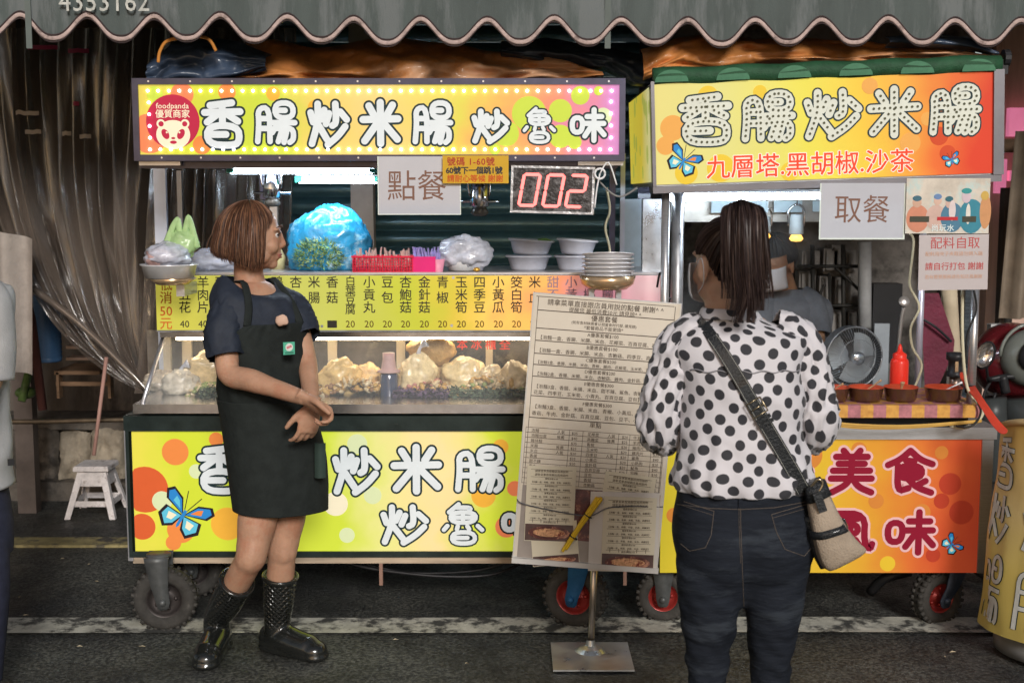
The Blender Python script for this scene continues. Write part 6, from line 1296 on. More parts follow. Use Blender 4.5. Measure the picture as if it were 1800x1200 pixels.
# ================================================================== people
def ringpts(c, a, b, yaw, n, drop=0., e=2.3, roll=0., tilt=0.):
    r, fw = V((cos(yaw), sin(yaw), 0)), V((-sin(yaw), cos(yaw), 0))
    out = []
    for k_ in range(n):
        th = 2 * pi * k_ / n; cx_, sy_ = cos(th), sin(th)
        x = math.copysign(abs(cx_) ** (2 / e), cx_) * a; y = math.copysign(abs(sy_) ** (2 / e), sy_) * b
        out.append(c + r * x + fw * y + V((0, 0, roll * x + tilt * y - drop * (max(0, sy_) ** 1.6))))
    return out
def interp(keys, t):
    n = len(keys) - 1; x = t * n; i = min(int(x), n - 1); w = x - i
    g = lambda j: keys[max(0, min(n, j))]
    def cr(p0, p1, p2, p3): return .5 * ((2 * p1) + (p2 - p0) * w + (2 * p0 - 5 * p1 + 4 * p2 - p3) * w * w + (3 * p1 - p0 - 3 * p2 + p3) * w ** 3)
    return [cr(g(i - 1)[q], g(i)[q], g(i + 1)[q], g(i + 2)[q]) for q in range(len(keys[0]))]
def garment(keys, rows, cols, yaw, disp=None, e=2.3, arc=None, off=0.):
    """keys: (x, y, z, a, b, drop, roll[, tilt]); returns rings"""
    rs = []
    for i in range(rows + 1):
        K = interp(keys, i / rows); c = V(K[:3]); pts = ringpts(c, K[3] + off, K[4] + off, yaw, cols, K[5], e, K[6])
        if disp:
            q = []
            for k_, p in enumerate(pts):
                d = (p - c); d.z = 0; d.normalize(); q.append(p + d * disp(p, k_ / cols, i / rows))
            pts = q
        rs.append(pts)
    return rs
def head(mb, c, fw, up=(0, 0, 1), s=1.):
    fw = V(fw).normalized(); up = V(up).normalized(); rt = fw.cross(up).normalized(); up = rt.cross(fw)
    Q = Matrix((rt, fw, up)).transposed()
    W = lambda x, y, z: V(c) + Q @ V((x, y, z)) * s
    def E_(x, y, z, a, b, d, R_=None, n=20, m=14): mb.ell(W(x, y, z), (a * s, b * s, d * s), Q @ R_ if R_ is not None else Q, n, m)
    E_(0, -.012, .03, .074, .092, .082); E_(0, .03, -.01, .064, .062, .085); E_(0, .03, -.055, .052, .05, .052); E_(0, .062, -.088, .022, .02, .019)
    for sg in (-1, 1):
        E_(sg * .035, .058, -.03, .026, .028, .026); E_(sg * .03, .073, .028, .026, .015, .010); E_(sg * .045, .02, -.06, .02, .04, .03)
        E_(sg * .077, -.006, -.012, .009, .019, .034, Matrix.Rotation(sg * -.35, 3, 'Z')); E_(sg * .078, -.012, .0, .007, .014, .02, Matrix.Rotation(sg * -.5, 3, 'Z'))
    mb.tube([W(0, .084, .02), W(0, .093, -.004), W(0, .099, -.022), W(0, .092, -.030)], [.0075 * s, .008 * s, .0095 * s, .0075 * s], 10, smooth=4)
    for sg in (-1, 1): E_(sg * .011, .090, -.029, .0075, .009, .0065)
    E_(0, .081, -.056, .021, .011, .0065); E_(0, .080, -.066, .018, .011, .0075); E_(0, .078, -.05, .024, .014, .014)
    return W, Q
def hand(mb, w, d, a, p, s=1., curl=(.25, .35, .3), thumb=.5, spread=.0):
    """w wrist, d direction, a towards the thumb side, p palm side (fingers bend that way)"""
    w, d = V(w), V(d).normalized(); a = (V(a) - d * V(a).dot(d)).normalized(); p = (V(p) - d * V(p).dot(d) - a * V(p).dot(a)).normalized()
    Q = Matrix((a, d, p)).transposed()
    rs = []
    for t, wd, th in ((-.03, .026, .02), (0, .028, .018), (.03, .036, .016), (.06, .041, .0145), (.085, .04, .0125), (.093, .034, .009)):
        rs.append([w + d * t * s + a * cos(2 * pi * k_ / 16) * wd * s + p * sin(2 * pi * k_ / 16) * th * s for k_ in range(16)])
    mb.rings(rs)
    for i, (o_, L, r_) in enumerate(((.029, .070, .0086), (.0098, .078, .0088), (-.0098, .072, .0084), (-.028, .056, .0076))):
        q = w + d * .082 * s + a * o_ * s; dd = (d + a * (o_ * (3 + spread * 12))).normalized(); pts = [w + d * .05 * s + a * o_ * .85 * s, q]; rr = [r_ * s * 1.0, r_ * s]
        ax = dd.cross(p).normalized()
        for j, f_ in enumerate((.46, .31, .25)):
            dd = Quaternion(ax, curl[j] * (1 + .12 * i)) @ dd; q = q + dd * L * f_ * s; pts.append(q); rr.append(r_ * s * (.95, .86, .68)[j])
        mb.tube(pts, rr, 10, smooth=3); mb.ell(pts[-1], (rr[-1],) * 3, None, 8, 6)
    q = w + d * .018 * s + a * .022 * s; dd = (d * .75 + a * .62 + p * .35).normalized(); pts = [w + d * .005 * s, q, q + dd * .035 * s]; dd = (dd * (1 - thumb) + (d + p * .3) * thumb).normalized(); pts.append(pts[-1] + dd * .03 * s); dd = (dd + d * .3).normalized(); pts.append(pts[-1] + dd * .024 * s)
    mb.tube(pts, [.014 * s, .0145 * s, .0115 * s, .0098 * s, .0075 * s], 10, smooth=3)
def skinmat(name, c): return M(name, c, .5, 0, .16, 14, bump=.18, bs=120, sss=.12, col2=(c[0] * .95, c[1] * .82, c[2] * .78), c2s=9, c2t=.5)
def ribbons(mb, paths, w, n_mats):
    for pts in paths:
        m_ = rnd.randrange(n_mats); L = []; 
        side = V((rnd.uniform(-1, 1), rnd.uniform(-1, 1), rnd.uniform(-.3, .3))).normalized()
        for i, p in enumerate(pts):
            t = (pts[min(i + 1, len(pts) - 1)] - pts[max(0, i - 1)]).normalized(); sd__ = t.cross(side).normalized(); ww = w * (1 - .75 * (i / (len(pts) - 1)) ** 2); L.append((p - sd__ * ww, p + sd__ * ww))
        mb.add([q for l in L for q in l], [(2 * i, 2 * i + 1, 2 * i + 3, 2 * i + 2) for i in range(len(L) - 1)], m_)
def hairmats(nm, cs): return [M('%s_%d' % (nm, i), c, .45, 0, .3, 60, spec=.4) for i, c in enumerate(cs)]
# ---------------------------------------------------------------- the stallholder in the apron
def stallholder():
    Y0 = 4.3; s = lambda x, y, dy=0.: P(x, y, Y0 + dy)
    T = thing('person', G(450, 1165), 'short haired woman in a dark apron and black rubber boots looking towards the queue', 'person')
    skin = skinmat('warm_skin', (.43, .245, .16))
    yaw = radians(180 + 37); fw = V((-sin(yaw), cos(yaw), 0)); rt = V((cos(yaw), sin(yaw), 0))   # rt: local +x
    mb = MB()
    hf = V((.985, .12, -.04)); W, Q = head(mb, s(446, 416), hf, (0.02, 0, 1), 1.0)
    mb.tube([s(441, 440, 0), s(436, 470, .01), s(440, 500, .01), s(446, 530, .01)], [.052, .048, .052, .06], 20, smooth=4)
    K = [(*s(440, 496), .06, .05, 0, 0), (*s(448, 524), .125, .075, 0, 0), (*s(452, 560), .142, .09, 0, 0), (*s(458, 640), .13, .10, 0, 0), (*s(470, 720), .125, .10, 0, 0), (*s(486, 800), .155, .115, 0, 0), (*s(490, 845), .15, .11, 0, 0)]
    mb.rings(garment(K, 16, 28, yaw))
    # near arm
    sh_, el, wr = s(400, 545, -.09), s(402, 655, -.17), s(536, 700, -.30)
    mb.tube([s(430, 530, -.04), sh_, sh_.lerp(el, .5), el, el.lerp(wr, .3), el.lerp(wr, .65), wr], [.038, .040, .042, .038, .038, .030, .0235], 18, smooth=5)
    hand(mb, wr, V((.84, .1, -.55)), V((.1, -.6, .5)), V((-.35, .6, -.6)), .98, (.85, 1.0, .7), .6)
    # far arm
    sh2, el2, wr2 = s(516, 545, .05), s(540, 640, -.02), s(549, 712, -.20)
    mb.tube([s(492, 532, .04), sh2, sh2.lerp(el2, .5), el2, el2.lerp(wr2, .5), wr2], [.046, .043, .038, .034, .030, .0235], 18, smooth=5)
    hand(mb, wr2, V((-.2, -.05, -1)), V((-.75, -.6, .1)), V((-.6, .75, 0)), 1.0, (.42, .5, .35), .3, .0)
    # legs
    a1 = G(380, 1150); a2 = G(489, 1146); k1, k2 = s(441, 978, -.10), s(496, 968, .02)
    def leg(hip, kn, ank, r0):
        mb.tube([hip, hip.lerp(kn, .5), kn + (hip - kn) * .16, kn, kn + (ank - kn) * .12, kn + (ank - kn) * .35, kn + (ank - kn) * .72, ank], [r0 * 1.1, r0, .056, .052, .048, .048, .036, .033], 20, smooth=5)
    leg(s(466, 840, -.02), k1, V((a1.x, a1.y + .03, .12)), .068)
    leg(s(512, 840, .05), k2, V((a2.x, a2.y, .12)), .067)
    mb.ell(k1 + V((.0, -.024, .0)), (.035, .03, .045)); mb.ell(k2 + V((.006, -.024, 0)), (.034, .03, .045))
    tag(from_mesh('body', fuse(mb, skin, .0045, 5, .5, 'body'), T))
    # face bits
    for sg in (-1, 1):
        m2 = MB(); m2.ell(W(sg * .030, .0735, .008), (.0115, .0115, .0115), Q, 14, 10); e = obj('eye', m2, M('eye_white', (.6, .58, .55), .2, 0, 0), T, True)
        m2 = MB(); m2.ell(W(sg * .031, .0805, .008), (.0058, .0056, .0058), Q, 12, 8); obj('iris', m2, ink, e, True)
        m2 = MB(); m2.tube([W(sg * .018, .088, .019), W(sg * .03, .089, .0165), W(sg * .044, .080, .010)], .0022, 5, smooth=3); obj('eyelid', m2, M('lash', (.05, .03, .025), .6), T, True)
        m2 = MB(); m2.tube([W(sg * .012, .090, .034), W(sg * .03, .090, .04), W(sg * .048, .076, .033)], [.003, .0035, .002], 6, smooth=3); obj('eyebrow', m2, M('brow', (.09, .05, .035), .7), T, True)
    m2 = MB(); m2.tube([W(-.023, .082, -.056), W(-.008, .0915, -.055), W(0, .092, -.057), W(.008, .0915, -.055), W(.023, .082, -.056)], [.0015, .0034, .0032, .0034, .0015], 8, smooth=3); m2.tube([W(-.021, .082, -.059), W(0, .0905, -.065), W(.021, .082, -.059)], [.0015, .0042, .0015], 8, smooth=4); obj('lips', m2, M('lip', (.4, .13, .1), .4), T, True)
    # bob hair
    hm = hairmats('auburn_hair', [(.10, .045, .025), (.15, .065, .035), (.06, .028, .018), (.24, .12, .065), (.035, .018, .013)])
    c0 = V(s(446, 416)); m2 = MB()
    def hp(az, t, lay):
        # az 0 = face; t along the strand; from the crown out and down
        f0 = V((hf.x, hf.y, 0)).normalized(); r0 = V((f0.y, -f0.x, 0)); back = (1 - cos(az)) / 2
        a = t * pi * .58; R1 = (.087 + .008 * lay + .010 * back); R2 = .098 + .012 * lay
        ph = -pi / 2 + az
        d = f0 * cos(az) * (1.0 if cos(az) > 0 else 1.10) + r0 * sin(az) * .92
        if t < .62:
            a = t / .62 * pi / 2; p = c0 + V((0, 0, .012)) + d * sin(a) * R1 + V((0, 0, cos(a) * R2)) - f0 * .012
        else:
            u_ = (t - .62) / .38; p = c0 + V((0, 0, .012)) - f0 * .012 + d * R1 * (1 + .26 * u_ * (1 - .5 * u_) * (.45 + .6 * back) - .17 * u_ * u_ * u_) + V((0, 0, -u_ * (.128 - .052 * back * back))) + f0 * (-.004 * u_ * back)
        return p
    paths = []
    for i in range(4600):
        az = rnd.uniform(0, 2 * pi); da = min(az, 2 * pi - az)
        if da < .85: tmax = .34 + .25 * (da / .85)
        elif da < 1.15: tmax = .95
        else: tmax = 1.0
        lay = rnd.uniform(0, 1); tm = tmax * rnd.uniform(.88, 1.02); wob = rnd.uniform(-.12, .12); jit = V((rnd.uniform(-1, 1), rnd.uniform(-1, 1), 0)) * .009
        if rnd.random() < .07: jit *= 3
        azs = az; pts = []
        for j in range(13):
            t = .1 * rnd.random() * 0 + tm * j / 12; ww = azs + wob * t
            if da < 1.15 and t > .4: ww = azs + (1 if az < pi else -1) * (t - .4) * (1.3 - da) * 1.0
            pts.append(hp(ww, t, lay) + jit * t * t)
        paths.append(pts)
    ribbons(m2, paths, .0013, 5)
    hair_ = obj('hair', m2, hm, T, True)
    m2 = MB()   # under-layer
    rs = []
    for j in range(14):
        t = .02 + .96 * j / 13; row = []
        for i in range(40):
            az = 2 * pi * i / 40; da = min(az, 2 * pi - az); tt = t if da > 1.1 else t * (.42 + .5 * max(0, (da - .7) / .4) if da > .7 else .42)
            row.append(hp(az, tt, -.6))
        rs.append(row)
    m2.rings(rs, True, False); obj('hair_underlayer', m2, hm[4], hair_, True)
    # T-shirt
    ts = M('navy_tshirt', (.016, .022, .036), .7, 0, .2, 30, bump=.45, bs=18, spec=.4)
    def df(p, u, v):
        x = noise.noise(V((p.x * 9 + p.z * 5, p.y * 6, p.z * 4))); y = abs(noise.noise(V((p.x * 14 + p.z * 12, p.y * 10, p.z * 7 + 3))))
        return .009 * x + .016 * (.3 - y) * min(1, v * 5)
    K = [(*s(437, 488), .088, .072, .055, .10), (*s(440, 497), .108, .082, .04, .08), (*s(446, 511), .135, .092, .018, .05), (*s(450, 532), .156, .106, .0, .03), (*s(453, 568), .166, .120, 0, 0), (*s(457, 620), .152, .124, 0, 0), (*s(466, 690), .142, .119, 0, 0), (*s(478, 750), .142, .116, 0, 0), (*s(484, 790), .146, .118, 0, 0)]
    m2 = MB(); m2.rings(garment(K, 70, 90, yaw, df), False, False)
    def sleeve(m_, pts, rr, flat=1., seed=0, amp=.008, n=40, uv=False):
        P2, R2 = catmull([V(p) for p in pts], list(rr), 10); rs = []
        for i, (p, r_) in enumerate(zip(P2, R2)):
            t = (P2[min(i + 1, len(P2) - 1)] - P2[max(i - 1, 0)]).normalized(); x = V((0, 1, 0)).cross(t).normalized(); y = t.cross(x)
            row = []
            for k_ in range(n):
                th = 2 * pi * k_ / n; d = x * cos(th) + y * sin(th)
                g = r_ + amp * noise.noise(V((d.x * 2 + seed, d.y * 2 + i * .12, d.z * 2 + seed))) + amp * 1.3 * (.35 - abs(noise.noise(V((d.x * 3.5 + i * .22, d.y * 3.5 + seed, i * .16)))))
                row.append(p + d * g)
            rs.append(row)
        m_.rings(rs, False, False, uv=uv)
    sleeve(m2, [s(432, 520, -.02), s(406, 540, -.075), s(394, 582, -.12), s(399, 628, -.15)], [.040, .056, .060, .061], seed=3, amp=.009)
    sleeve(m2, [s(492, 524, .03), s(514, 541, .05), s(529, 566, .03), s(540, 592, .0)], [.042, .052, .050, .048], seed=7, amp=.008)
    me = smoothed(m2, [ts], 'tshirt', 0, .003); from_mesh('tshirt', me, T)
    # apron
    ap = M('charcoal_apron', (.018, .022, .021), .85, 0, .2, 25, bump=.4, bs=30, spec=.2)
    def da_(p, u, v): return .009 * noise.noise(V((p.x * 7 + p.y * 7, p.z * 1.8, 2))) + .022 * (.25 + v) * (.3 - abs(noise.noise(V((p.x * 8 + p.y * 7 + p.z * 1.5, p.z * 1.4, 8)))))
    K2 = [(*s(469, 696), .160, .140, 0, 0), (*s(476, 745), .156, .137, 0, 0), (*s(486, 800), .162, .138, 0, 0), (*s(490, 850), .160, .137, 0, .0), (*s(492, 893), .156, .134, 0, .05)]
    m2 = MB(); m2.rings(garment(K2, 50, 110, yaw, da_), False, False)
    me = smoothed(m2, [ap], 'apron_skirt', 0, .003); sk = from_mesh('apron_skirt', me, T)
    # bib: front arc of the torso, its upper edge at the chest
    m2 = MB(); rows, cols = 34, 50; vs = []
    for j in range(rows + 1):
        v_ = j / rows; py = 562 + (704 - 562) * v_; t_ = None
        half = .50 + 1.45 * v_ ** .8
        # find the shirt ring at this height
        tt = (3.9 + (py - 562) / (690 - 565) * 2.05) / 8
        Kq = interp(K, min(tt, .99)); c = V(Kq[:3])
        for i in range(cols + 1):
            th = pi / 2 + (i / cols * 2 - 1) * half; e = 2.3; cx_, sy_ = cos(th), sin(th)
            x = math.copysign(abs(cx_) ** (2 / e), cx_) * (Kq[3] + .011); y = math.copysign(abs(sy_) ** (2 / e), sy_) * (Kq[4] + .012)
            p = c + rt * x + fw * y; d = (p - c); d.z = 0; d.normalize(); p = p + d * (df(p, 0, 1) * .8 + .004 * noise.noise(V((i * .3, j * .1, 4))) + (.012 * (1 - v_) ** 6 * sin(pi * i / cols)))
            vs.append(p)
    m2.add(vs, [(j * (cols + 1) + i, j * (cols + 1) + i + 1, (j + 1) * (cols + 1) + i + 1, (j + 1) * (cols + 1) + i) for j in range(rows) for i in range(cols)])
    me = smoothed(m2, [ap], 'apron_bib', 0, .003); from_mesh('apron_bib', me, T)
    for e_ in (0, cols):
        st_ = vs[e_]; m2 = MB(); tgt = s(424, 496, -.06) if (vs[e_] - s(428, 520, 0)).length < (vs[cols - e_] - s(428, 520, 0)).length else s(478, 492, .06)
        mid = (st_ + tgt) / 2 + fw * .035; m2.tube([st_ + V((0, 0, -.005)), mid, tgt + fw * .02 + V((0, 0, .0)), tgt - fw * .05 + V((0, 0, -.004))], .014, 8, flat=.22, up=tuple(fw), smooth=6); obj('apron_strap', m2, ap, T, True)
    # side pocket flap and lower pocket seam
    m2 = MB(); m2.grid(lambda u, v: s(561 + 19 * u, 768 + 60 * v, -.0) + V((0, -.10 - .01 * sin(pi * u), 0)), 8, 8); obj('side_pocket', m2, M('green_black_pocket', (.03, .05, .042), .7), T, True)
    fb = Fr(s(508, 612, -.158), 0, radians(30)); kk = S(4.15)
    m2 = MB(); slab(m2, fb, -10.5 * kk, -11 * kk, 10.5 * kk, 11 * kk, -.003, .001); disc(m2, fb, 0, 2 * kk, 7 * kk, .002, 1, 16); quad(m2, fb, -8 * kk, -9.5 * kk, 8 * kk, -6 * kk, .002, 2)
    for q in (-1, 0, 1): disc(m2, fb, q * 2.6 * kk, (2.5 + q) * kk, 2.4 * kk, .0025 + .0001 * q, 3, 8)
    obj('badge', m2, [M('badge_green', (.1, .45, .3), .5), M('badge_white', (.7, .7, .66), .5), M('badge_dark', (.05, .2, .14), .5), M('badge_pink', (.6, .2, .22), .5)], T)
    # a fold of tissue/skin coloured cloth in the bib pocket
    m2 = MB(); m2.rings([[s(474, 565, -.14), s(486, 562, -.15), s(500, 564, -.15)], [s(490, 559, -.14), s(499, 552, -.145), s(506, 562, -.145)]], False, False, closed=False); 
    m2 = MB(); crumple(m2, s(495, 563, -.135), (.022, .01, .018), 3, .3, 2.5, 20, 12); obj('pocket_cloth', m2, M('peach_tissue', (.6, .4, .3), .7), T, True)
    # boots
    bm = bpy.data.materials.new('glossy_quilted_rubber'); bm.use_nodes = True; n, l = bm.node_tree.nodes, bm.node_tree.links; b = n['Principled BSDF']; b.inputs['Base Color'].default_value = (.012, .013, .012, 1); b.inputs['Roughness'].default_value = .22; b.inputs['Coat Weight'].default_value = .6
    tc = n.new('ShaderNodeTexCoord'); mp = n.new('ShaderNodeMapping'); mp.inputs['Rotation'].default_value = (0, radians(45), 0); mp.inputs['Scale'].default_value = (1, 1, 1); l.new(tc.outputs['Object'], mp.inputs[0])
    w1 = n.new('ShaderNodeTexWave'); w1.inputs['Scale'].default_value = 22; w1.bands_direction = 'X'; w2 = n.new('ShaderNodeTexWave'); w2.inputs['Scale'].default_value = 22; w2.bands_direction = 'Z'; l.new(mp.outputs[0], w1.inputs[0]); l.new(mp.outputs[0], w2.inputs[0])
    mn = n.new('ShaderNodeMath'); mn.operation = 'MINIMUM'; l.new(w1.outputs['Fac'], mn.inputs[0]); l.new(w2.outputs['Fac'], mn.inputs[1])
    sp = n.new('ShaderNodeSeparateXYZ'); l.new(tc.outputs['Object'], sp.inputs[0]); gt = n.new('ShaderNodeMapRange'); gt.inputs[1].default_value = .10; gt.inputs[2].default_value = .13; l.new(sp.outputs[2], gt.inputs[0])
    mu = n.new('ShaderNodeMath'); mu.operation = 'MULTIPLY'; l.new(mn.outputs[0], mu.inputs[0]); l.new(gt.outputs[0], mu.inputs[1]); bp = n.new('ShaderNodeBump'); bp.inputs['Strength'].default_value = .8; bp.inputs['Distance'].default_value = .006; l.new(mu.outputs[0], bp.inputs['Height']); l.new(bp.outputs[0], b.inputs['Normal'])
    tp1, tp2 = [kk_ + (V((an.x, an.y + dy_, .12)) - kk_) * ((kk_.z - .285) / (kk_.z - .12)) for kk_, an, dy_ in ((k1, a1, .03), (k2, a2, 0.))]
    for (ank, top, toe, lb) in ((a1, tp1, V((-.02, -1, 0)), 0), (a2, tp2, V((.88, -.5, 0)), 1)):
        m2 = MB(); toe = toe.normalized(); A = V((ank.x, ank.y + (.03 if lb == 0 else 0), 0))
        m2.tube([top, top.lerp(A + V((0, 0, .12)), .5), A + V((0, 0, .12)), A + V((0, 0, .05))], [.060, .057, .047, .047], 24, smooth=5)
        hl_ = A - toe * .035
        m2.tube([hl_ + V((0, 0, .045)), A + toe * .03 + V((0, 0, .055)), A + toe * .09 + V((0, 0, .045)), A + toe * .135 + V((0, 0, .040)), A + toe * .165 + V((0, 0, .036))], [.044, .050, .050, .049, .040], 24, smooth=5)
        m2.tube([hl_ + V((0, 0, .016)), A + toe * .06 + V((0, 0, .016)), A + toe * .14 + V((0, 0, .018)), A + toe * .172 + V((0, 0, .02))], [.046, .046, .050, .040], 20, flat=.36, up=(0, 0, 1), smooth=4)
        m2.ell(A + toe * .162 + V((0, 0, .037)), (.047, .047, .036)); m2.ell(A + toe * .165 + V((0, 0, .019)), (.050, .050, .018)); m2.ell(hl_ + V((0, 0, .02)), (.046, .046, .019)); m2.ell(hl_ + V((0, 0, .05)), (.043, .043, .05))
        bo = from_mesh('boot', fuse(m2, bm, .0045, 14, .5, 'boot'), T)
        m3 = MB(); dv = (top - (A + V((0, 0, .12)))).normalized(); m3.lathe([(.061, -.012), (.064, -.006), (.064, .003), (.060, .006), (.055, .004), (.053, -.03)], top, 28, axis=dv.to_track_quat('Z', 'Y').to_matrix()); obj('cuff', m3, bm, bo, True)
stallholder()

# ---------------------------------------------------------------- customer seen from behind
def dots_fabric():
    m = bpy.data.materials.new('polka_dot_fabric'); m.use_nodes = True; n, l = m.node_tree.nodes, m.node_tree.links; b = n['Principled BSDF']
    tc = n.new('ShaderNodeTexCoord'); mp = n.new('ShaderNodeMapping'); mp.inputs['Rotation'].default_value = (0, 0, radians(38)); l.new(tc.outputs['UV'], mp.inputs[0])
    vo = n.new('ShaderNodeTexVoronoi'); vo.voronoi_dimensions = '2D'; vo.inputs['Scale'].default_value = 1 / .0405; vo.inputs['Randomness'].default_value = .22; l.new(mp.outputs[0], vo.inputs['Vector'])
    r = n.new('ShaderNodeValToRGB'); r.color_ramp.elements[0].position = .315; r.color_ramp.elements[1].position = .335; l.new(vo.outputs['Distance'], r.inputs[0])
    r.color_ramp.elements[0].color = (.022, .022, .028, 1); r.color_ramp.elements[1].color = (.6, .58, .61, 1); l.new(r.outputs[0], b.inputs['Base Color'])
    b.inputs['Roughness'].default_value = .75; b.inputs['Sheen Weight'].default_value = .2
    t = n.new('ShaderNodeTexNoise'); t.inputs['Scale'].default_value = 14; t.inputs['Detail'].default_value = 4; l.new(tc.outputs['Object'], t.inputs[0]); bp = n.new('ShaderNodeBump'); bp.inputs['Strength'].default_value = .35; bp.inputs['Distance'].default_value = .01; l.new(t.outputs[0], bp.inputs['Height']); l.new(bp.outputs[0], b.inputs['Normal'])
    return m
def customer():
    Y0 = 3.12; s = lambda x, y, dy=0.: P(x, y, Y0 + dy)
    FZ = lambda z, x, dy=0.: V((P(x, 1100, Y0).x, Y0 + dy, z))
    T = thing('person', V((s(1305, 850).x, Y0, 0)), 'woman with a long ponytail and polka dot blouse standing with her back to us', 'person')
    skin = skinmat('light_skin', (.52, .33, .24)); yaw = 0.
    mb = MB(); hf = V((-.42, .90, -.05)); hc = s(1279, 464, .0); W, Q = head(mb, hc, hf, (0, 0, 1), .98)
    mb.tube([s(1278, 490, .0), s(1274, 530, -.0), s(1284, 560, .01), s(1294, 590, .02)], [.052, .050, .058, .09], 20, smooth=4)
    K = [(*s(1290, 576), .06, .05, 0, 0), (*s(1298, 612), .13, .075, 0, 0), (*s(1300, 700), .13, .09, 0, 0), (*s(1302, 800), .12, .09, 0, 0), (*s(1304, 880), .13, .09, 0, 0), (*s(1306, 960), .13, .09, 0, 0), (*s(1305, 1010), .09, .06, 0, 0)]
    mb.rings(garment(K, 16, 28, yaw))
    for sg, x0 in ((-1, 1188), (1, 1412)):
        sh_ = s(x0, 605, .0); el = s(1163 if sg < 0 else 1436, 752, .02); wr = s(1205 if sg < 0 else 1395, 700, .27)
        mb.tube([sh_.lerp(s(1300, 600), .35), sh_, sh_.lerp(el, .5), el, el.lerp(wr, .5), wr], [.035, .036, .034, .033, .031, .024], 16, smooth=5)
        hand(mb, wr, V((-sg * .7, .6, .25)), V((0, 0, 1)), V((-sg * .5, -.6, 0)), .95, (.6, .6, .5), .5)
    for sg in (-1, 1):
        cx_ = 1244 if sg < 0 else 1356
        mb.tube([s(1304 + sg * 48, 980, .0), s(cx_, 1090, .0), s(cx_ + 0, 1200, .01), V((s(cx_, 1200).x, Y0 + .03, .40)), V((s(cx_, 1200).x + sg * .02, Y0 + .0, .08))], [.075, .05, .036, .036, .03], 18, smooth=5)
    from_mesh('body', fuse(mb, skin, .0055, 4, .5, 'body'), T)
    # blouse
    df_ = dots_fabric()
    def d1(p, u, v):
        lo = min(1, v * 3); z = p.z
        return lo * (.007 * noise.noise(V((p.x * 7 + 3, p.y * 5, z * 3))) + .024 * (.3 - abs(noise.noise(V((p.x * 7 - z * 5, p.y * 6, z * 3.5 + 2))))) + .010 * (.3 - abs(noise.noise(V((p.x * 16 + z * 12, p.y * 9, z * 7 + 2))))) + .009 * max(0, v - .6) * 2.5 * sin(u * 2 * pi * 15 + 3 * noise.noise(V((u * 9, v * 3, 0)))))
    K = [(*s(1284, 541, .0), .060, .058, .0, 0), (*s(1287, 556, .0), .068, .062, .0, -.02), (*s(1291, 566, .0), .092, .068, 0, -.02), (*s(1295, 577, .0), .135, .08, 0, -.02), (*s(1298, 594, .0), .165, .095, 0, 0), (*s(1299, 625, .0), .164, .110, 0, 0), (*s(1300, 680, .0), .152, .118, 0, 0), (*s(1301, 740, .0), .147, .118, 0, 0), (*s(1302, 790, .0), .154, .122, 0, 0), (*s(1304, 832, .0), .172, .130, 0, 0), (*s(1305, 852, .0), .166, .126, 0, 0), (*s(1305, 856, .0), .158, .120, 0, 0)]
    m2 = MB(); m2.rings(garment(K, 110, 140, yaw, d1), False, False, uv=True)
    from_mesh('blouse', smoothed(m2, [df_], 'blouse', 0, .002), T)
    def slv(pts, rr, seed, n=60):
        m_ = MB(); P2, R2 = catmull([V(p) for p in pts], list(rr), 14); rs = []
        for i, (p, r_) in enumerate(zip(P2, R2)):
            t = (P2[min(i + 1, len(P2) - 1)] - P2[max(i - 1, 0)]).normalized(); x = V((0, 1, 0)).cross(t)
            x = x.normalized() if x.length > .2 else V((1, 0, 0)); y = t.cross(x); row = []
            for k_ in range(n):
                th = 2 * pi * k_ / n; d = x * cos(th) + y * sin(th); f_ = i / len(P2)
                g = r_ + .008 * noise.noise(d * 2 + V((seed, i * .05, 0))) + .020 * (.3 - abs(noise.noise(V((d.x * 3 + i * .07, d.y * 3 + seed, i * .11))))) + .003 * max(0, f_ - .5) * 2 * sin(th * 14 + seed)
                row.append(p + d * g)
            rs.append(row)
        m_.rings(rs, False, False, uv=True); return from_mesh('sleeve', smoothed(m_, [df_], 'sleeve', 0, .002), T)
    slv([s(1238, 586, .0), s(1203, 600, .0), s(1178, 650, .0), s(1165, 705, .0), s(1160, 748, .02), s(1170, 764, .10), s(1185, 745, .2)], [.048, .052, .049, .050, .054, .049, .030], 3)
    slv([s(1358, 584, .0), s(1398, 598, .0), s(1420, 650, .0), s(1431, 705, .0), s(1434, 742, .02), s(1424, 760, .10), s(1410, 745, .2)], [.048, .052, .049, .050, .055, .049, .030], 11)
    # yoke seam
    m2 = MB(); pts = []
    for i in range(33):
        u = -1 + 2 * i / 32; K2 = interp(K, (5.25) / 11); a_, b_ = K2[3] + .0085, K2[4] + .0095; x = u * .78
        pts.append(V((K2[0] + x * a_, K2[1] - b_ * (1 - abs(x) ** 2.3) ** (1 / 2.3) + .002, s(1300, 642).z + .003 * sin(i))))
    m2.tube(pts, .0013, 4); obj('yoke_seam', m2, M('seam_shadow', (.3, .29, .31), .8), T, True)
    # collar
    m2 = MB(); Kc = [(*s(1280, 540), .061, .06, 0, 0), (*s(1281, 548), .069, .067, 0, 0), (*s(1283, 558), .076, .072, 0, 0)]
    m2.rings(garment(Kc, 8, 60, yaw), False, False, uv=True); from_mesh('collar', smoothed(m2, [df_], 'collar', 0, .003), T)
    # jeans
    dn = M('dark_denim', (.014, .017, .024), .85, 0, .4, 14, bump=.9, bs=16, col2=(.03, .036, .046), c2s=8, c2t=.5, spec=.15, stretch=(.5, .5, 2.2))
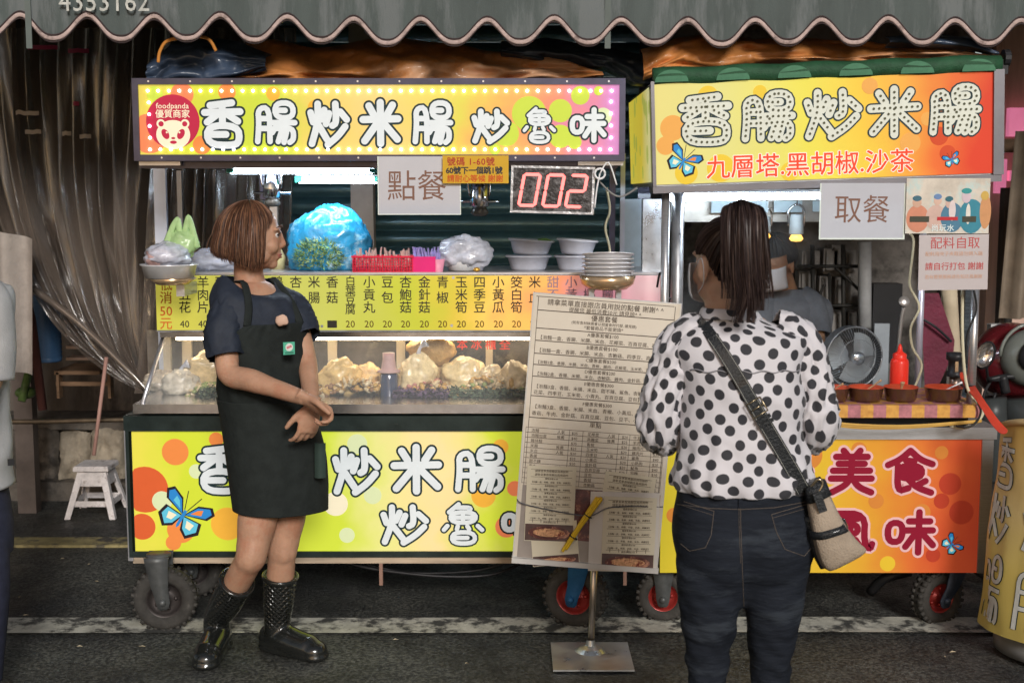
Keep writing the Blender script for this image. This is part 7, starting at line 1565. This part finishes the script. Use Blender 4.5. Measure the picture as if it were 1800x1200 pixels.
    def dj(p, u, v):
        w_ = math.exp(-((p.z - s(0, 1035).z) / .05) ** 2)
        return .003 * noise.noise(p * 9) + w_ * .006 * (noise.noise(V((p.x * 5, p.y * 5, p.z * 42)))) + (.014 * math.exp(-((abs(p.x - s(1306, 850).x) - .075) / .05) ** 2) * math.exp(-((p.z - s(0, 985).z) / .07) ** 2) if p.y < Y0 else 0) - (.012 * math.exp(-((p.x - s(1306, 850).x) / .018) ** 2) * (1 if p.z < s(0, 960).z else max(0, 1 - (p.z - s(0, 960).z) / .05)) if p.y < Y0 else 0)
    K = [(*s(1304, 838), .160, .112, 0, 0), (*s(1305, 872), .162, .116, 0, 0), (*s(1306, 910), .172, .126, 0, 0), (*s(1307, 945), .176, .130, 0, 0), (*s(1307, 980), .166, .118, 0, 0), (*s(1306, 1010), .144, .098, 0, 0), (*s(1305, 1035), .115, .078, 0, 0), (*s(1305, 1060), .07, .055, 0, 0)]
    m2 = MB(); m2.rings(garment(K, 60, 90, yaw, dj, e=2.6), True, True)
    for sg in (-1, 1):
        c1, c2, c3 = (1250, 1247, 1244) if sg < 0 else (1362, 1358, 1355)
        pts = [s(c1, 935, .0), s(c1, 985, -.018), s(c2, 1035, -.018), s(c2, 1090, -.01), s(c3, 1150, .0), s(c3, 1200, .01), V((s(c3, 1200).x, Y0 + .02, .30)), V((s(c3, 1200).x + sg * .01, Y0, .09))]; rr = [.07, .088, .081, .068, .055, .048, .044, .040]
        P2, R2 = catmull(pts, rr, 16); rs = []
        for i, (p, r_) in enumerate(zip(P2, R2)):
            row = []
            for k_ in range(44):
                th = 2 * pi * k_ / 44; d = V((cos(th), sin(th), 0)); z = p.z; wv_ = .4 + .6 * math.exp(-((z - .47) / .14) ** 2)
                row.append(p + d * (r_ + .004 * wv_ * 2.2 * noise.noise(V((d.x * 1.3 + sg * 3, d.y * 1.3, z * 26 + d.x * 1.2))) + .002 * noise.noise(p * 20 + d)))
            rs.append(row)
        m2.rings(rs, True, True)
    me = fuse(m2, dn, .0045, 7, .5, 'jeans'); jo = from_mesh('jeans', me, T)
    # seams, pockets, waistband stitched on the back surface
    from mathutils.bvhtree import BVHTree
    bv = BVHTree.FromPolygons([jo.location + v_.co for v_ in me.vertices], [tuple(p.vertices) for p in me.polygons])
    def onback(px, py, off=.0012):
        q = P(px, py, Y0); o_ = V((0, 0, CAMZ)); d = (q - o_).normalized(); h = bv.ray_cast(o_, d)
        return h[0] - d * off if h[0] else q
    stc = M('tan_stitch', (.11, .09, .075), .8, 0, 0)
    def seam(pts, r_=.0009, nm='seam', mt=stc, dens=14):
        m_ = MB(); L = []
        for (x0_, y0), (x1_, y1) in zip(pts, pts[1:]):
            for j in range(dens): L.append(onback(x0_ + (x1_ - x0_) * j / dens, y0 + (y1 - y0) * j / dens))
        L.append(onback(*pts[-1])); m_.tube(L, r_, 4); obj(nm, m_, mt, jo)
    seam([(1190, 886), (1250, 893), (1300, 895), (1360, 892), (1425, 880)]); seam([(1302, 874), (1302, 920), (1305, 1000), (1308, 1075)]); seam([(1299, 874), (1299, 920), (1302, 990)], .0006)
    seam([(1202, 881), (1255, 898), (1250, 940), (1240, 962), (1212, 968), (1196, 955)]); seam([(1356, 904), (1424, 884), (1432, 930)]); seam([(1356, 904), (1365, 935), (1380, 965), (1414, 977), (1432, 955)]); seam([(1358, 910), (1424, 891)], .0006); seam([(1200, 888), (1253, 905)], .0006)
    m_ = MB(); a, b = onback(1297, 872, .004), onback(1306, 892, .004); m_.box((a + b) / 2, (.009, .004, (a - b).length)); obj('belt_loop', m_, dn, jo)
    # head hair combed to the tie
    hm = hairmats('dark_hair', [(.035, .022, .02), (.055, .035, .03), (.022, .014, .014), (.085, .055, .045), (.03, .018, .018)])
    tie = s(1300, 386, -.070); f0 = V((hf.x, hf.y, 0)).normalized(); r0 = V((f0.y, -f0.x, 0)); hc2 = hc + V((0, 0, .026))
    def sph(d, k_=1.): return hc2 - f0 * .012 + (f0 * d.x * .095 + r0 * d.y * .080 + V((0, 0, d.z * .086))) * k_
    tl = tie - (hc2 - f0 * .012); td = V((tl.dot(f0) / .095, tl.dot(r0) / .080, tl.z / .086)).normalized()
    paths = []
    for i in range(3400):
        az = rnd.uniform(-pi, pi); aa = abs(az)
        if aa < .8: z0 = .5
        elif aa < 1.25: z0 = .5 - (aa - .8) * 1.0
        elif aa < 1.7: z0 = .0
        elif aa < 2.0: z0 = -.0 - (aa - 1.7) * 2.2
        else: z0 = -.68 - .15 * (aa - 2)
        z0 += rnd.uniform(-.04, .04) + (rnd.random() ** 2) * .3; d0_ = V((cos(az) * sqrt(max(0, 1 - z0 * z0)), sin(az) * sqrt(max(0, 1 - z0 * z0)), z0)).normalized(); kk = rnd.uniform(1.0, 1.055)
        pts = []
        for j in range(11):
            t = j / 10; d = d0_.lerp(td, t)
            if d.length < .05: break
            d.normalize(); pts.append(sph(d, kk + .05 * t + .006 * sin(t * 9 + az * 9)))
        if len(pts) > 4: paths.append(pts)
    m2 = MB(); ribbons(m2, paths, .0014, 5); ho = obj('hair', m2, hm, T, True)
    m2 = MB(); rs = []
    for j in range(14):
        row = []
        for i in range(44):
            az = -pi + 2 * pi * i / 44; aa = abs(az); z0 = .5 if aa < .8 else (.5 - (aa - .8) * 1.0 if aa < 1.25 else (.03 if aa < 1.7 else (.03 - (aa - 1.7) * 2.2 if aa < 2.0 else -.64 - .1 * (aa - 2))))
            th0 = math.acos(max(-1, min(1, z0))); th = .02 + (th0 - .02) * j / 13; row.append(sph(V((cos(az) * sin(th), sin(az) * sin(th), cos(th))), .995))
        rs.append(row)
    m2.rings(rs, True, False); obj('hair_underlayer', m2, hm[2], ho, True)
    # ponytail
    paths = []
    for i in range(3000):
        u = rnd.gauss(0, .45); u = max(-1, min(1, u)); w_ = rnd.uniform(-1, 1) * sqrt(1 - u * u); ln = rnd.uniform(.78, 1.0) - .12 * abs(u)
        ex = u * (.052 + .012 * rnd.random()); ey = w_ * .028; pts = []
        endx = -6 + 34 * u
        A = tie + V((u * .012, -.0, 0)); 
        keys = [tie + V((u * .010, .02, w_ * .006)), s(1303 + u * 24, 350 + 12 * abs(u), -.10 + ey * .5), s(1307 + u * 38, 374, -.155 + ey), s(1309 + u * 41, 425, -.175 + ey), s(1311 + u * 43, 475, -.17 + ey), s(1314 + u * 45, 525, -.155 + ey), s(1313 + u * 42 - 14 * (u < 0), 582, -.145 + ey)]
        P2, _ = catmull(keys, [0] * 7, 3); n_ = max(6, int(len(P2) * ln)); wob = rnd.uniform(0, 6)
        paths.append([p + V((.0022 * sin(wob + j * .5), .0015 * cos(wob * 2 + j * .4), 0)) for j, p in enumerate(P2[:n_])])
    m2 = MB(); ribbons(m2, paths, .0014, 5); obj('ponytail', m2, hm, T, True)
    m2 = MB(); m2.tube([s(1303, 366, -.09), s(1307, 385, -.145), s(1309, 430, -.17), s(1311, 475, -.165), s(1313, 505, -.155)], [.012, .034, .040, .038, .03], 18, flat=.55, up=(0, 1, 0), smooth=5); obj('ponytail_core', m2, hm[2], ho, True)
    m2 = MB(); m2.tube([tie + V((cos(x_) * .018, -.006, sin(x_) * .018)) for x_ in [2 * pi * i / 16 for i in range(17)]], .006, 8); obj('hair_tie', m2, ink, T, True)
    # mask with ear loops
    mk = M('white_mask', (.68, .7, .74), .7, 0, .05, bump=.2, bs=200)
    m2 = MB()
    def mf(u, v):
        az = (u - .5) * 2.3; z = .012 - .105 * v + .01 * sin(v * pi) ; r_ = .098 + .016 * cos(az) * sin(v * pi) - .02 * (1 if v > .9 else 0)
        return W(sin(az) * .086, cos(az) * r_ + .008, z * (1 - .25 * abs(sin(az)) ** 2) - .006)
    m2.grid(mf, 24, 10); from_mesh('face_mask', smoothed(m2, [mk], 'face_mask', 1, .002), T)
    for sg in (-1, 1):
        m3 = MB(); m3.tube([W(sg * .066, .045, -.006), W(sg * .077, .018, .006), W(sg * .083, -.008, .016), W(sg * .085, -.020, -.002), W(sg * .081, -.016, -.03), W(sg * .074, .0, -.05), W(sg * .062, .04, -.07)], .0012, 6, smooth=6); obj('ear_loop', m3, mk, T, True)
    # ---- shoulder bag
    lt = M('black_leather', (.02, .022, .024), .35, 0, .3, 40, bump=.6, bs=160, coat=.3); cv = M('beige_canvas', (.36, .29, .22), .7, 0, .2, 14, bump=.4, bs=220, col2=(.26, .2, .16), c2s=9)
    Bg = thing('shoulder_bag', s(1465, 1000, -.12), 'beige canvas and black leather shoulder bag at the ponytailed woman\'s hip', 'bag')
    bo = [o for o in scene.collection.objects if o.name.startswith('blouse')][0]
    bv2 = BVHTree.FromPolygons([bo.location + v_.co for v_ in bo.data.vertices], [tuple(p.vertices) for p in bo.data.polygons])
    def onbl(px, py, off):
        q = P(px, py, Y0); o_ = V((0, 0, CAMZ)); d = (q - o_).normalized(); h = bv2.ray_cast(o_, d); return (h[0] if h[0] else s(px, py, -.09)) - d * off
    pl = [(1234, 568), (1250, 590), (1272, 620), (1296, 660), (1322, 705), (1345, 745), (1370, 788), (1395, 828), (1412, 862)]
    pc = [onbl(x, y, .007) for x, y in pl]; pc = [pc[0]] + [(pc[i - 1] + pc[i] * 2 + pc[i + 1]) / 4 - V((0, .002, 0)) for i in range(1, len(pc) - 1)] + [pc[-1]]
    P2, _ = catmull(pc, [0] * len(pc), 5); hw = .0135
    def strapm(P2, hw, th, m_, mi=0, off=0):
        rs = []
        for i, p in enumerate(P2):
            t = (P2[min(i + 1, len(P2) - 1)] - P2[max(i - 1, 0)]).normalized(); nn = V((0, -1, 0)); sd2 = t.cross(nn).normalized(); nn = sd2.cross(t).normalized()
            if nn.y > 0: nn = -nn
            w_ = hw * (1 + .35 * (i / len(P2)))
            rs.append([p - sd2 * w_ + nn * off, p + sd2 * w_ + nn * off, p + sd2 * w_ * .96 + nn * (th + off), p - sd2 * w_ * .96 + nn * (th + off)])
        m_.rings(rs)
    m2 = MB(); back0 = s(1236, 562, .03); strapm([s(1262, 552, .12), s(1240, 556, .04)] + P2, hw, .004, m2); so = obj('strap', m2, lt, Bg)
    m2 = MB()
    for sg in (-1, 1):
        L = []
        for i, p in enumerate(P2):
            t = (P2[min(i + 1, len(P2) - 1)] - P2[max(i - 1, 0)]).normalized(); sd2 = t.cross(V((0, -1, 0))).normalized(); L.append(p + sd2 * sg * hw * .78 * (1 + .35 * i / len(P2)) + V((0, -.0045, 0)))
        m2.tube(L, .0006, 4)
    obj('stitching', m2, M('pale_stitch', (.4, .4, .36), .8, 0, 0), so)
    bk = onbl(1330, 716, .014); m2 = MB(); dr = (onbl(1345, 742, .01) - onbl(1315, 692, .01)).normalized(); sd2 = dr.cross(V((0, -1, 0))).normalized()
    c4 = [bk + dr * a_ * .019 + sd2 * b_ * .019 + V((0, -.003, 0)) for a_, b_ in ((-1, -1), (-1, 1), (1, 1), (1, -1), (-1, -1))]
    m2.tube(c4, .0022, 8); m2.tube([bk - sd2 * .018 + V((0, -.004, 0)), bk + sd2 * .014 + V((0, -.005, 0))], .0018, 6); obj('buckle', m2, M('antique_brass', (.35, .28, .18), .25, .9, .2), so, True)
    for q in (.032, .045):
        m2 = MB(); cc = bk + dr * q; m2.box(cc + V((0, -.002, 0)), (.038, .007, .009), Matrix((sd2, V((0, -1, 0)), dr)).transposed()); obj('keeper_loop', m2, lt, so)
    # bag body: tapered sack hanging diagonally
    def bring(px, py, w_, th_, ang, dy): 
        c = s(px, py, dy); u = V((cos(ang), 0, sin(ang))); return [c + u * (math.copysign(abs(cos(a)) ** .6, cos(a)) * w_) + V((0, math.copysign(abs(sin(a)) ** .8, sin(a)) * th_, 0)) + u * .003 * sin(a * 5 + px) for a in [2 * pi * i / 28 for i in range(28)]]
    m2 = MB(); kb = [(1432, 858, .024, .03, .42, -.10), (1440, 880, .030, .035, .40, -.10), (1450, 915, .037, .04, .32, -.105), (1462, 945, .045, .045, .30, -.11), (1475, 970, .056, .045, .40, -.11), (1486, 982, .056, .035, .50, -.11), (1488, 986, .05, .02, .5, -.11)]
    m2.rings([bring(*k_) for k_ in kb]); from_mesh('sack', smoothed(m2, [cv], 'sack', 1), Bg)
    m2 = MB(); m2.rings([[p + (p - s(1456, 930, -.11)) * .05 for p in bring(*k_)] for k_ in ((1453, 922, .0395, .042, .30, -.106), (1458, 934, .0425, .044, .30, -.108))], False, False); from_mesh('leather_band', smoothed(m2, [lt], 'leather_band', 0, .003), Bg)
    m2 = MB(); m2.rings([[p + (p - s(1436, 864, -.10)) * .10 for p in bring(*k_)] for k_ in ((1430, 850, .023, .028, .42, -.10), (1438, 872, .027, .032, .42, -.10))], True, False); from_mesh('leather_collar', smoothed(m2, [lt], 'leather_collar', 0, .003), Bg)
    m2 = MB(); m2.box(s(1441, 882, -.142), (.02, .006, .05), Matrix.Rotation(-.35, 3, 'Y')); obj('leather_tab', m2, lt, Bg)
    m2 = MB(); m2.tube([s(1424, 858, -.12), s(1438, 842, -.13), s(1446, 850, -.13), s(1436, 866, -.13), s(1424, 858, -.12)], .0035, 6, smooth=4); obj('ring', m2, M('antique_brass', (.35, .28, .18), .25, .9, .2), Bg, True)
    m2 = MB(); m2.tube([s(1428, 905, -.09), s(1440, 960, -.09), s(1456, 992, -.09)], .022, 10, flat=.6, smooth=4); obj('back_gusset', m2, lt, Bg, True)
customer()

# ---------------------------------------------------------------- vendor behind the right cart
def vendor():
    Y0 = 5.45; s = lambda x, y, dy=0.: P(x, y, Y0 + dy)
    T = thing('person', V((s(1385, 850).x, Y0, 0)), 'masked vendor in a grey blue T-shirt working behind the right cart', 'person')
    skin = skinmat('vendor_skin', (.48, .27, .16)); mb = MB(); hf = V((-.65, -.72, -.35)); hc = s(1362, 462); W, Q = head(mb, hc, hf, (-.1, -.2, 1))
    mb.tube([s(1370, 480, .02), s(1380, 510, .06), s(1385, 530, .08)], [.05, .052, .07], 16, smooth=3)
    K = [(*s(1385, 515, .08), .11, .07, 0, 0), (*s(1388, 545, .08), .17, .1, 0, 0), (*s(1388, 640, .08), .15, .11, 0, 0), (*s(1388, 760, .08), .15, .11, 0, 0)]
    mb.rings(garment(K, 12, 24, 0.))
    for pts in ([s(1425, 540, .04), s(1434, 600, -.04), s(1425, 660, -.2)], [s(1340, 540, .04), s(1325, 600, -.04), s(1345, 660, -.2)]):
        mb.tube([pts[0], pts[0].lerp(pts[1], .5), pts[1], pts[1].lerp(pts[2], .5), pts[2]], [.05, .045, .04, .036, .026], 14, smooth=4); hand(mb, pts[2], V((-.2, -.9, -.4)), V((-1, 0, 0)), V((0, -.3, -1)), .95, (.5, .5, .4))
    for x in (1365, 1410): mb.tube([s(x, 740, .08), V((s(x, 850).x, Y0 + .08, .45)), V((s(x, 850).x, Y0 + .08, .12))], [.08, .055, .04], 12, smooth=3)
    from_mesh('body', fuse(mb, skin, .007, 4, .5, 'body'), T)
    gt = M('grey_blue_tshirt', (.17, .185, .21), .85, 0, .15, 20, bump=.2, bs=300)
    df = lambda p, u, v: .01 * noise.noise(p * 7) + .012 * (.3 - abs(noise.noise(p * 9 + V((3, 0, 0)))))
    K = [(*s(1384, 507, .07), .075, .065, 0, 0), (*s(1386, 518, .08), .14, .09, 0, 0), (*s(1388, 545, .08), .185, .12, 0, 0), (*s(1388, 640, .08), .17, .13, 0, 0), (*s(1388, 760, .08), .17, .13, 0, 0)]
    m2 = MB(); m2.rings(garment(K, 40, 60, 0., df), False, False)
    for sg, pts in ((1, [s(1405, 523, .06), s(1424, 540, .03), s(1432, 572, .0), s(1434, 590, -.02)]), (-1, [s(1362, 523, .06), s(1342, 540, .03), s(1332, 572, .0), s(1328, 590, -.02)])):
        m2.tube(pts, [.06, .066, .064, .062], 24, cap=False, smooth=6)
    from_mesh('tshirt', smoothed(m2, [gt], 'tshirt', 0, .003), T)
    tr = M('dark_trousers', (.03, .03, .04), .8); m2 = MB()
    for x in (1365, 1410): m2.tube([s(x, 735, .08), V((s(x, 850).x, Y0 + .08, .45)), V((s(x, 850).x, Y0 + .08, .08))], [.1, .07, .06], 16, smooth=3)
    obj('trousers', m2, tr, T, True); m2 = MB()
    for x in (1365, 1410): m2.ell(V((s(x, 850).x, Y0 + .03, .045)), (.05, .13, .045))
    obj('shoes', m2, black, T, True)
    hm = hairmats('vendor_hair', [(.015, .014, .016), (.03, .028, .03), (.02, .02, .02)]); m2 = MB(); paths = []
    f0 = Q @ V((0, 1, 0)); r0 = Q @ V((1, 0, 0)); u0 = Q @ V((0, 0, 1))
    for i in range(1300):
        az = rnd.uniform(-pi, pi); zl = .35 if abs(az) < 1.2 else (-.1 if abs(az) < 1.8 else -.6); z0 = rnd.uniform(zl, 1); pts = []
        for j in range(5):
            z = max(zl - .05, z0 - .12 * j); q = sqrt(max(0, 1 - z * z)); pts.append(hc + u0 * .028 - f0 * .012 + (f0 * cos(az) * q * .1 + r0 * sin(az) * q * .083 + u0 * z * .094) * (1.02 + .012 * j))
        paths.append(pts)
    ribbons(m2, paths, .004, 3); obj('hair', m2, hm, T, True)
    m2 = MB(); mk = M('white_mask', (.68, .7, .74), .7)
    m2.grid(lambda u, v: W(sin((u - .5) * 2.4) * .085, cos((u - .5) * 2.4) * (.1 + .014 * sin(v * pi)) + .008, .012 - .1 * v), 20, 8); from_mesh('face_mask', smoothed(m2, [mk], 'face_mask', 0, .002), T)
    m2 = MB(); m2.tube([W(.075, .03, .0), W(.086, -.005, .015), W(.088, -.025, 0), W(.078, 0, -.06), W(.07, .03, -.07)], .0018, 5, smooth=5); obj('ear_loop', m2, mk, T, True)
vendor()

# ---------------------------------------------------------------- passer-by cut by the left edge
def passer():
    Y0 = 3.9; s = lambda x, y, dy=0.: P(x, y, Y0 + dy); cx_ = -82
    T = thing('person', V((s(cx_, 850).x, Y0, 0)), 'person in a pale grey shirt and dark jeans cut off by the left edge', 'person')
    skin = skinmat('passer_skin', (.46, .28, .19)); mb = MB(); hf = V((.75, .65, 0)); W, Q = head(mb, s(cx_, 400), hf)
    mb.tube([s(cx_, 430), s(cx_, 480), s(cx_, 510)], [.055, .055, .08], 14, smooth=3); K = [(*s(cx_, 500), .12, .08, 0, 0), (*s(cx_, 540), .17, .1, 0, 0), (*s(cx_, 700), .14, .1, 0, 0), (*s(cx_, 860), .15, .1, 0, 0)]
    mb.rings(garment(K, 12, 24, .5))
    for sg in (-1, 1):
        a, b, c = s(cx_ + sg * 62, 530, -.02), s(cx_ + sg * 66, 655, -.03), s(cx_ + sg * 40, 740, -.2)
        mb.tube([a, a.lerp(b, .5), b, b.lerp(c, .5), c], [.05, .045, .04, .036, .026], 14, smooth=4); hand(mb, c, V((-sg * .4, -.6, -.7)), V((0, -1, 0)), V((-sg, 0, 0)), .95)
    from_mesh('body', fuse(mb, skin, .007, 4, .5, 'body'), T)
    sm = M('pale_grey_shirt', (.42, .42, .42), .8, 0, .12, 14, bump=.25, bs=300, col2=(.3, .31, .33), c2s=6); df = lambda p, u, v: .01 * noise.noise(p * 6) + .014 * (.3 - abs(noise.noise(p * 8)))
    K = [(*s(cx_, 488), .09, .075, 0, 0), (*s(cx_, 500), .14, .09, 0, 0), (*s(cx_, 530), .175, .115, 0, 0), (*s(cx_, 700), .155, .12, 0, 0), (*s(cx_ + 6, 780), .16, .13, 0, 0), (*s(cx_ + 8, 862), .172, .14, 0, .1)]
    m2 = MB(); m2.rings(garment(K, 50, 60, .5, df), False, False)
    for sg in (-1, 1): m2.tube([s(cx_ + sg * 42, 512), s(cx_ + sg * 60, 535, -.02), s(cx_ + sg * 66, 600, -.02), s(cx_ + sg * 68, 668, -.03)], [.06, .07, .072, .064], 30, cap=False, smooth=8)
    sh_ = from_mesh('shirt', smoothed(m2, [sm], 'shirt', 0, .003), T)
    m2 = MB(); a = s(19, 812, -.135); m2.box(a, (.018, .004, .02), Matrix.Rotation(.4, 3, 'Z')); obj('hem_tag', m2, black, sh_)
    jn = M('blue_black_jeans', (.025, .028, .05), .8, 0, .3, 25, bump=.3, bs=500); m2 = MB()
    K = [(*s(cx_ + 2, 840), .15, .12, 0, 0), (*s(cx_ + 4, 920), .17, .13, 0, 0), (*s(cx_ + 4, 975), .17, .12, 0, 0)]; m2.rings(garment(K, 12, 40, .5))
    for sg in (-1, 1):
        q = cx_ + sg * 44
        m2.tube([s(q, 950), V((s(q + 21, 1050).x, Y0 - .01, .42)), V((s(q + 4, 1100).x, Y0 + .02, .07))], [.095, .066, .05], 24, smooth=10)
    from_mesh('jeans', fuse(m2, jn, .006, 3, .4, 'jeans'), T); m2 = MB()
    for sg in (-1, 1): m2.ell(V((s(cx_ + sg * 44 - 14, 1100).x + .02, Y0 - .02, .04)), (.06, .12, .04), Matrix.Rotation(-.8, 3, 'Z'))
    obj('shoes', m2, black, T, True)
    m2 = MB(); paths = []; hc = s(cx_, 400)
    for i in range(600):
        az = rnd.uniform(-pi, pi); zl = .4 if abs(az) < 1 else -.5; f0 = V((.75, .65, 0)).normalized(); r0 = V((f0.y, -f0.x, 0)); z0 = rnd.uniform(zl, 1)
        paths.append([hc + V((0, 0, .028)) + f0 * (cos(az) * sqrt(max(0, 1 - z * z)) * .1 - .012) + r0 * sin(az) * sqrt(max(0, 1 - z * z)) * .084 + V((0, 0, z * .095)) for z in [max(zl, z0 - .15 * j) for j in range(5)]])
    ribbons(m2, paths, .005, 1); obj('hair', m2, ink, T, True)
passer()
